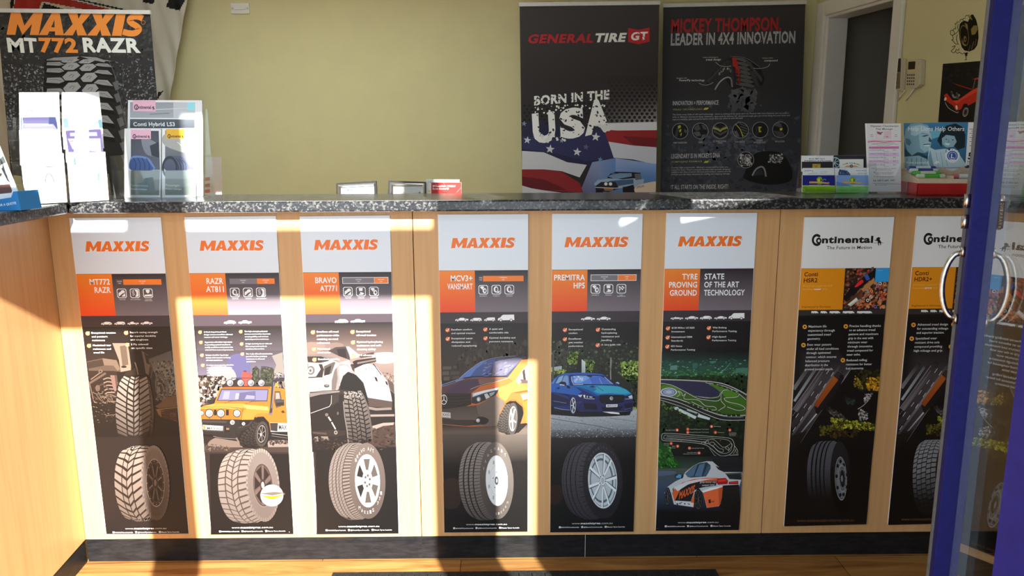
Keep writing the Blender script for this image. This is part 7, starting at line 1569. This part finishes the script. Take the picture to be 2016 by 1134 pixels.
# tyre decal: black vinyl film
a = Art(RWALL, 0.9, dz=3e-5, base=0.0008); a.fr(1560, 0, 4.421)
K = '14100c'
a.p(K, '1555 128 1575 126 1600 170 1618 240 1622 330 1610 395 1585 430 1545 448 1500 440 1475 410 1456 340 1450 270 1458 210 1475 190 1500 180 1530 190'); a.p('a08a4c', '1555 255 1580 222 1612 222 1614 262 1590 300 1562 304', 0)
a.r('a08a4c', 3, 1498, 310, 38, 92, -6); a.p('a08a4c', '1500 200 1525 210 1532 262 1515 240'); a.p('a08a4c', '1480 340 1495 380 1515 392 1500 402 1482 380'); a.e('a08a4c', 1504, 340, 12, 26); a.e(K, 1506, 342, 6, 14); a.l('a08a4c', 4, '1560 430 1580 360'); a.l('a08a4c', 3, '1590 400 1602 340'); a.l('a08a4c', 3, '1535 440 1550 395'); a.p('a08a4c', '1530 140 1552 138 1570 175 1545 165')
smoke = ('1505 150 1515 135 1532 135 1545 130', '1460 190 1465 172 1482 170 1492 160 1510 160', '1425 222 1418 205 1432 205 1436 190 1455 195', '1400 262 1380 268 1380 300 1402 305 1412 290 1400 262', '1402 262 1410 250 1425 252 1420 230', '1395 308 1402 340 1388 348 1400 355 1420 380 1440 385', '1390 410 1420 398 1400 430 1384 445 1405 460 1420 450 1440 465 1455 455 1480 470 1500 460 1510 470', '1420 450 1430 430 1445 440 1455 420', '1412 300 1445 270 1440 230 1450 210', '1520 455 1522 480 1510 490 1518 520 1502 518')
for s in smoke: a.l(K, 5, s, 1)
a.l(K, 5, '1440 300 1430 340 1448 390', 1); a.l(K, 4, '1480 170 1500 185'); a.p(K, '1500 462 1530 455 1522 490 1508 488')
dec = a.mesh('tyre_decal', 'print_matt', None, (0, 0, 0)); 
c0 = sum((v.co for v in dec.data.vertices), Vector())/len(dec.data.vertices)
for v in dec.data.vertices: v.co -= c0
dec.location = c0; tag(dec, 'black smoking tyre decal stuck on the wall above the red car picture', 'decal')
# picture of a red car
def car_pic(a, o, cc):
    a.p('0d0b0c', '1310 556 1900 510 1900 1064 1268 1064'); a.sc(40, '1320 560 1640 540 1640 700 1310 700', '1d1a1c 161416', 14)
    a.p('8a1c12', '1390 720 1570 775 1560 782 1440 745'); a.p('0a090a', '1345 815 1370 795 1440 770 1560 782 1545 800 1440 870 1400 880'); a.p('b42818', '1318 830 1345 812 1395 875 1440 872 1545 800 1570 780 1625 755 1800 740 1800 840 1640 860 1530 920 1520 900 1490 905 1470 950 1425 965 1400 920 1340 880'); a.p('d8402a', '1395 878 1440 872 1545 800 1625 756 1800 742 1800 760 1620 790 1480 870 1430 905'); a.l('8a8078', 4, '1572 775 1592 690'); a.p('b42818', '1570 690 1620 672 1800 660 1800 690 1600 692'); a.p('14110f', '1595 692 1800 690 1800 745 1620 755 1575 778')
    a.l('b0a8a0', 5, '1330 890 1360 940 1430 980 1445 972', 1); a.e('d0c4b4', 1332, 862, 10, 16, 20); a.e('d0c4b4', 1430, 935, 9, 20, -10); a.p('1a1414', '1345 885 1400 925 1420 960 1370 935'); a.sc(24, '1380 800 1460 800 1450 860 1400 850', '6a6460 3a3634 8a8480', 8)
    a.fr(1560, 200, 4.421); a.e('0c0a0a', 1505, 90, 36, 52, 15); a.r('8a8480', 6, 1508, 92, 24, 42, 15); a.r('6a6460', 3, 1508, 92, 14, 28, 15)
wall_thing('car_picture', '1308 556 1900 508 1885 1066 1266 1062', 0.004, 'white_card', 'dark picture of a red car with raised bonnet, on the right wall', 'picture', car_pic)
# ================================================================== warning strip stuck on the door glass
a = Art(SG, 1.2, dz=2e-5); a.fr(1816, 380, 2.835)
a.p('2a2a2c', '432 44 464 46 444 200 412 196')
for k, ch in enumerate('WARNING'):
    f = 1-k/7.0; X0, Y0 = 425+ (1-f)*12, 178-(1-f)*126
    v, fcs = glyphs(ch, 0.02); mx = max(p[0] for p in v); a.up(); i = len(a.v); cc = hx('8a8680', 1.2)
    for (x, y) in v:
        u = x/mx*14.5; h = y/0.7*19
        a.v.append(a.pt(X0+h+u*0.1, Y0-u*1.0, a.z))
    for q in fcs: a.f.append(tuple(i+t for t in q)); a.c.append([cc]*len(q))
a.p('8a8680', '420 190 438 184 436 196')
ws = a.mesh('warning_sticker', 'print_matt', door, ORG)
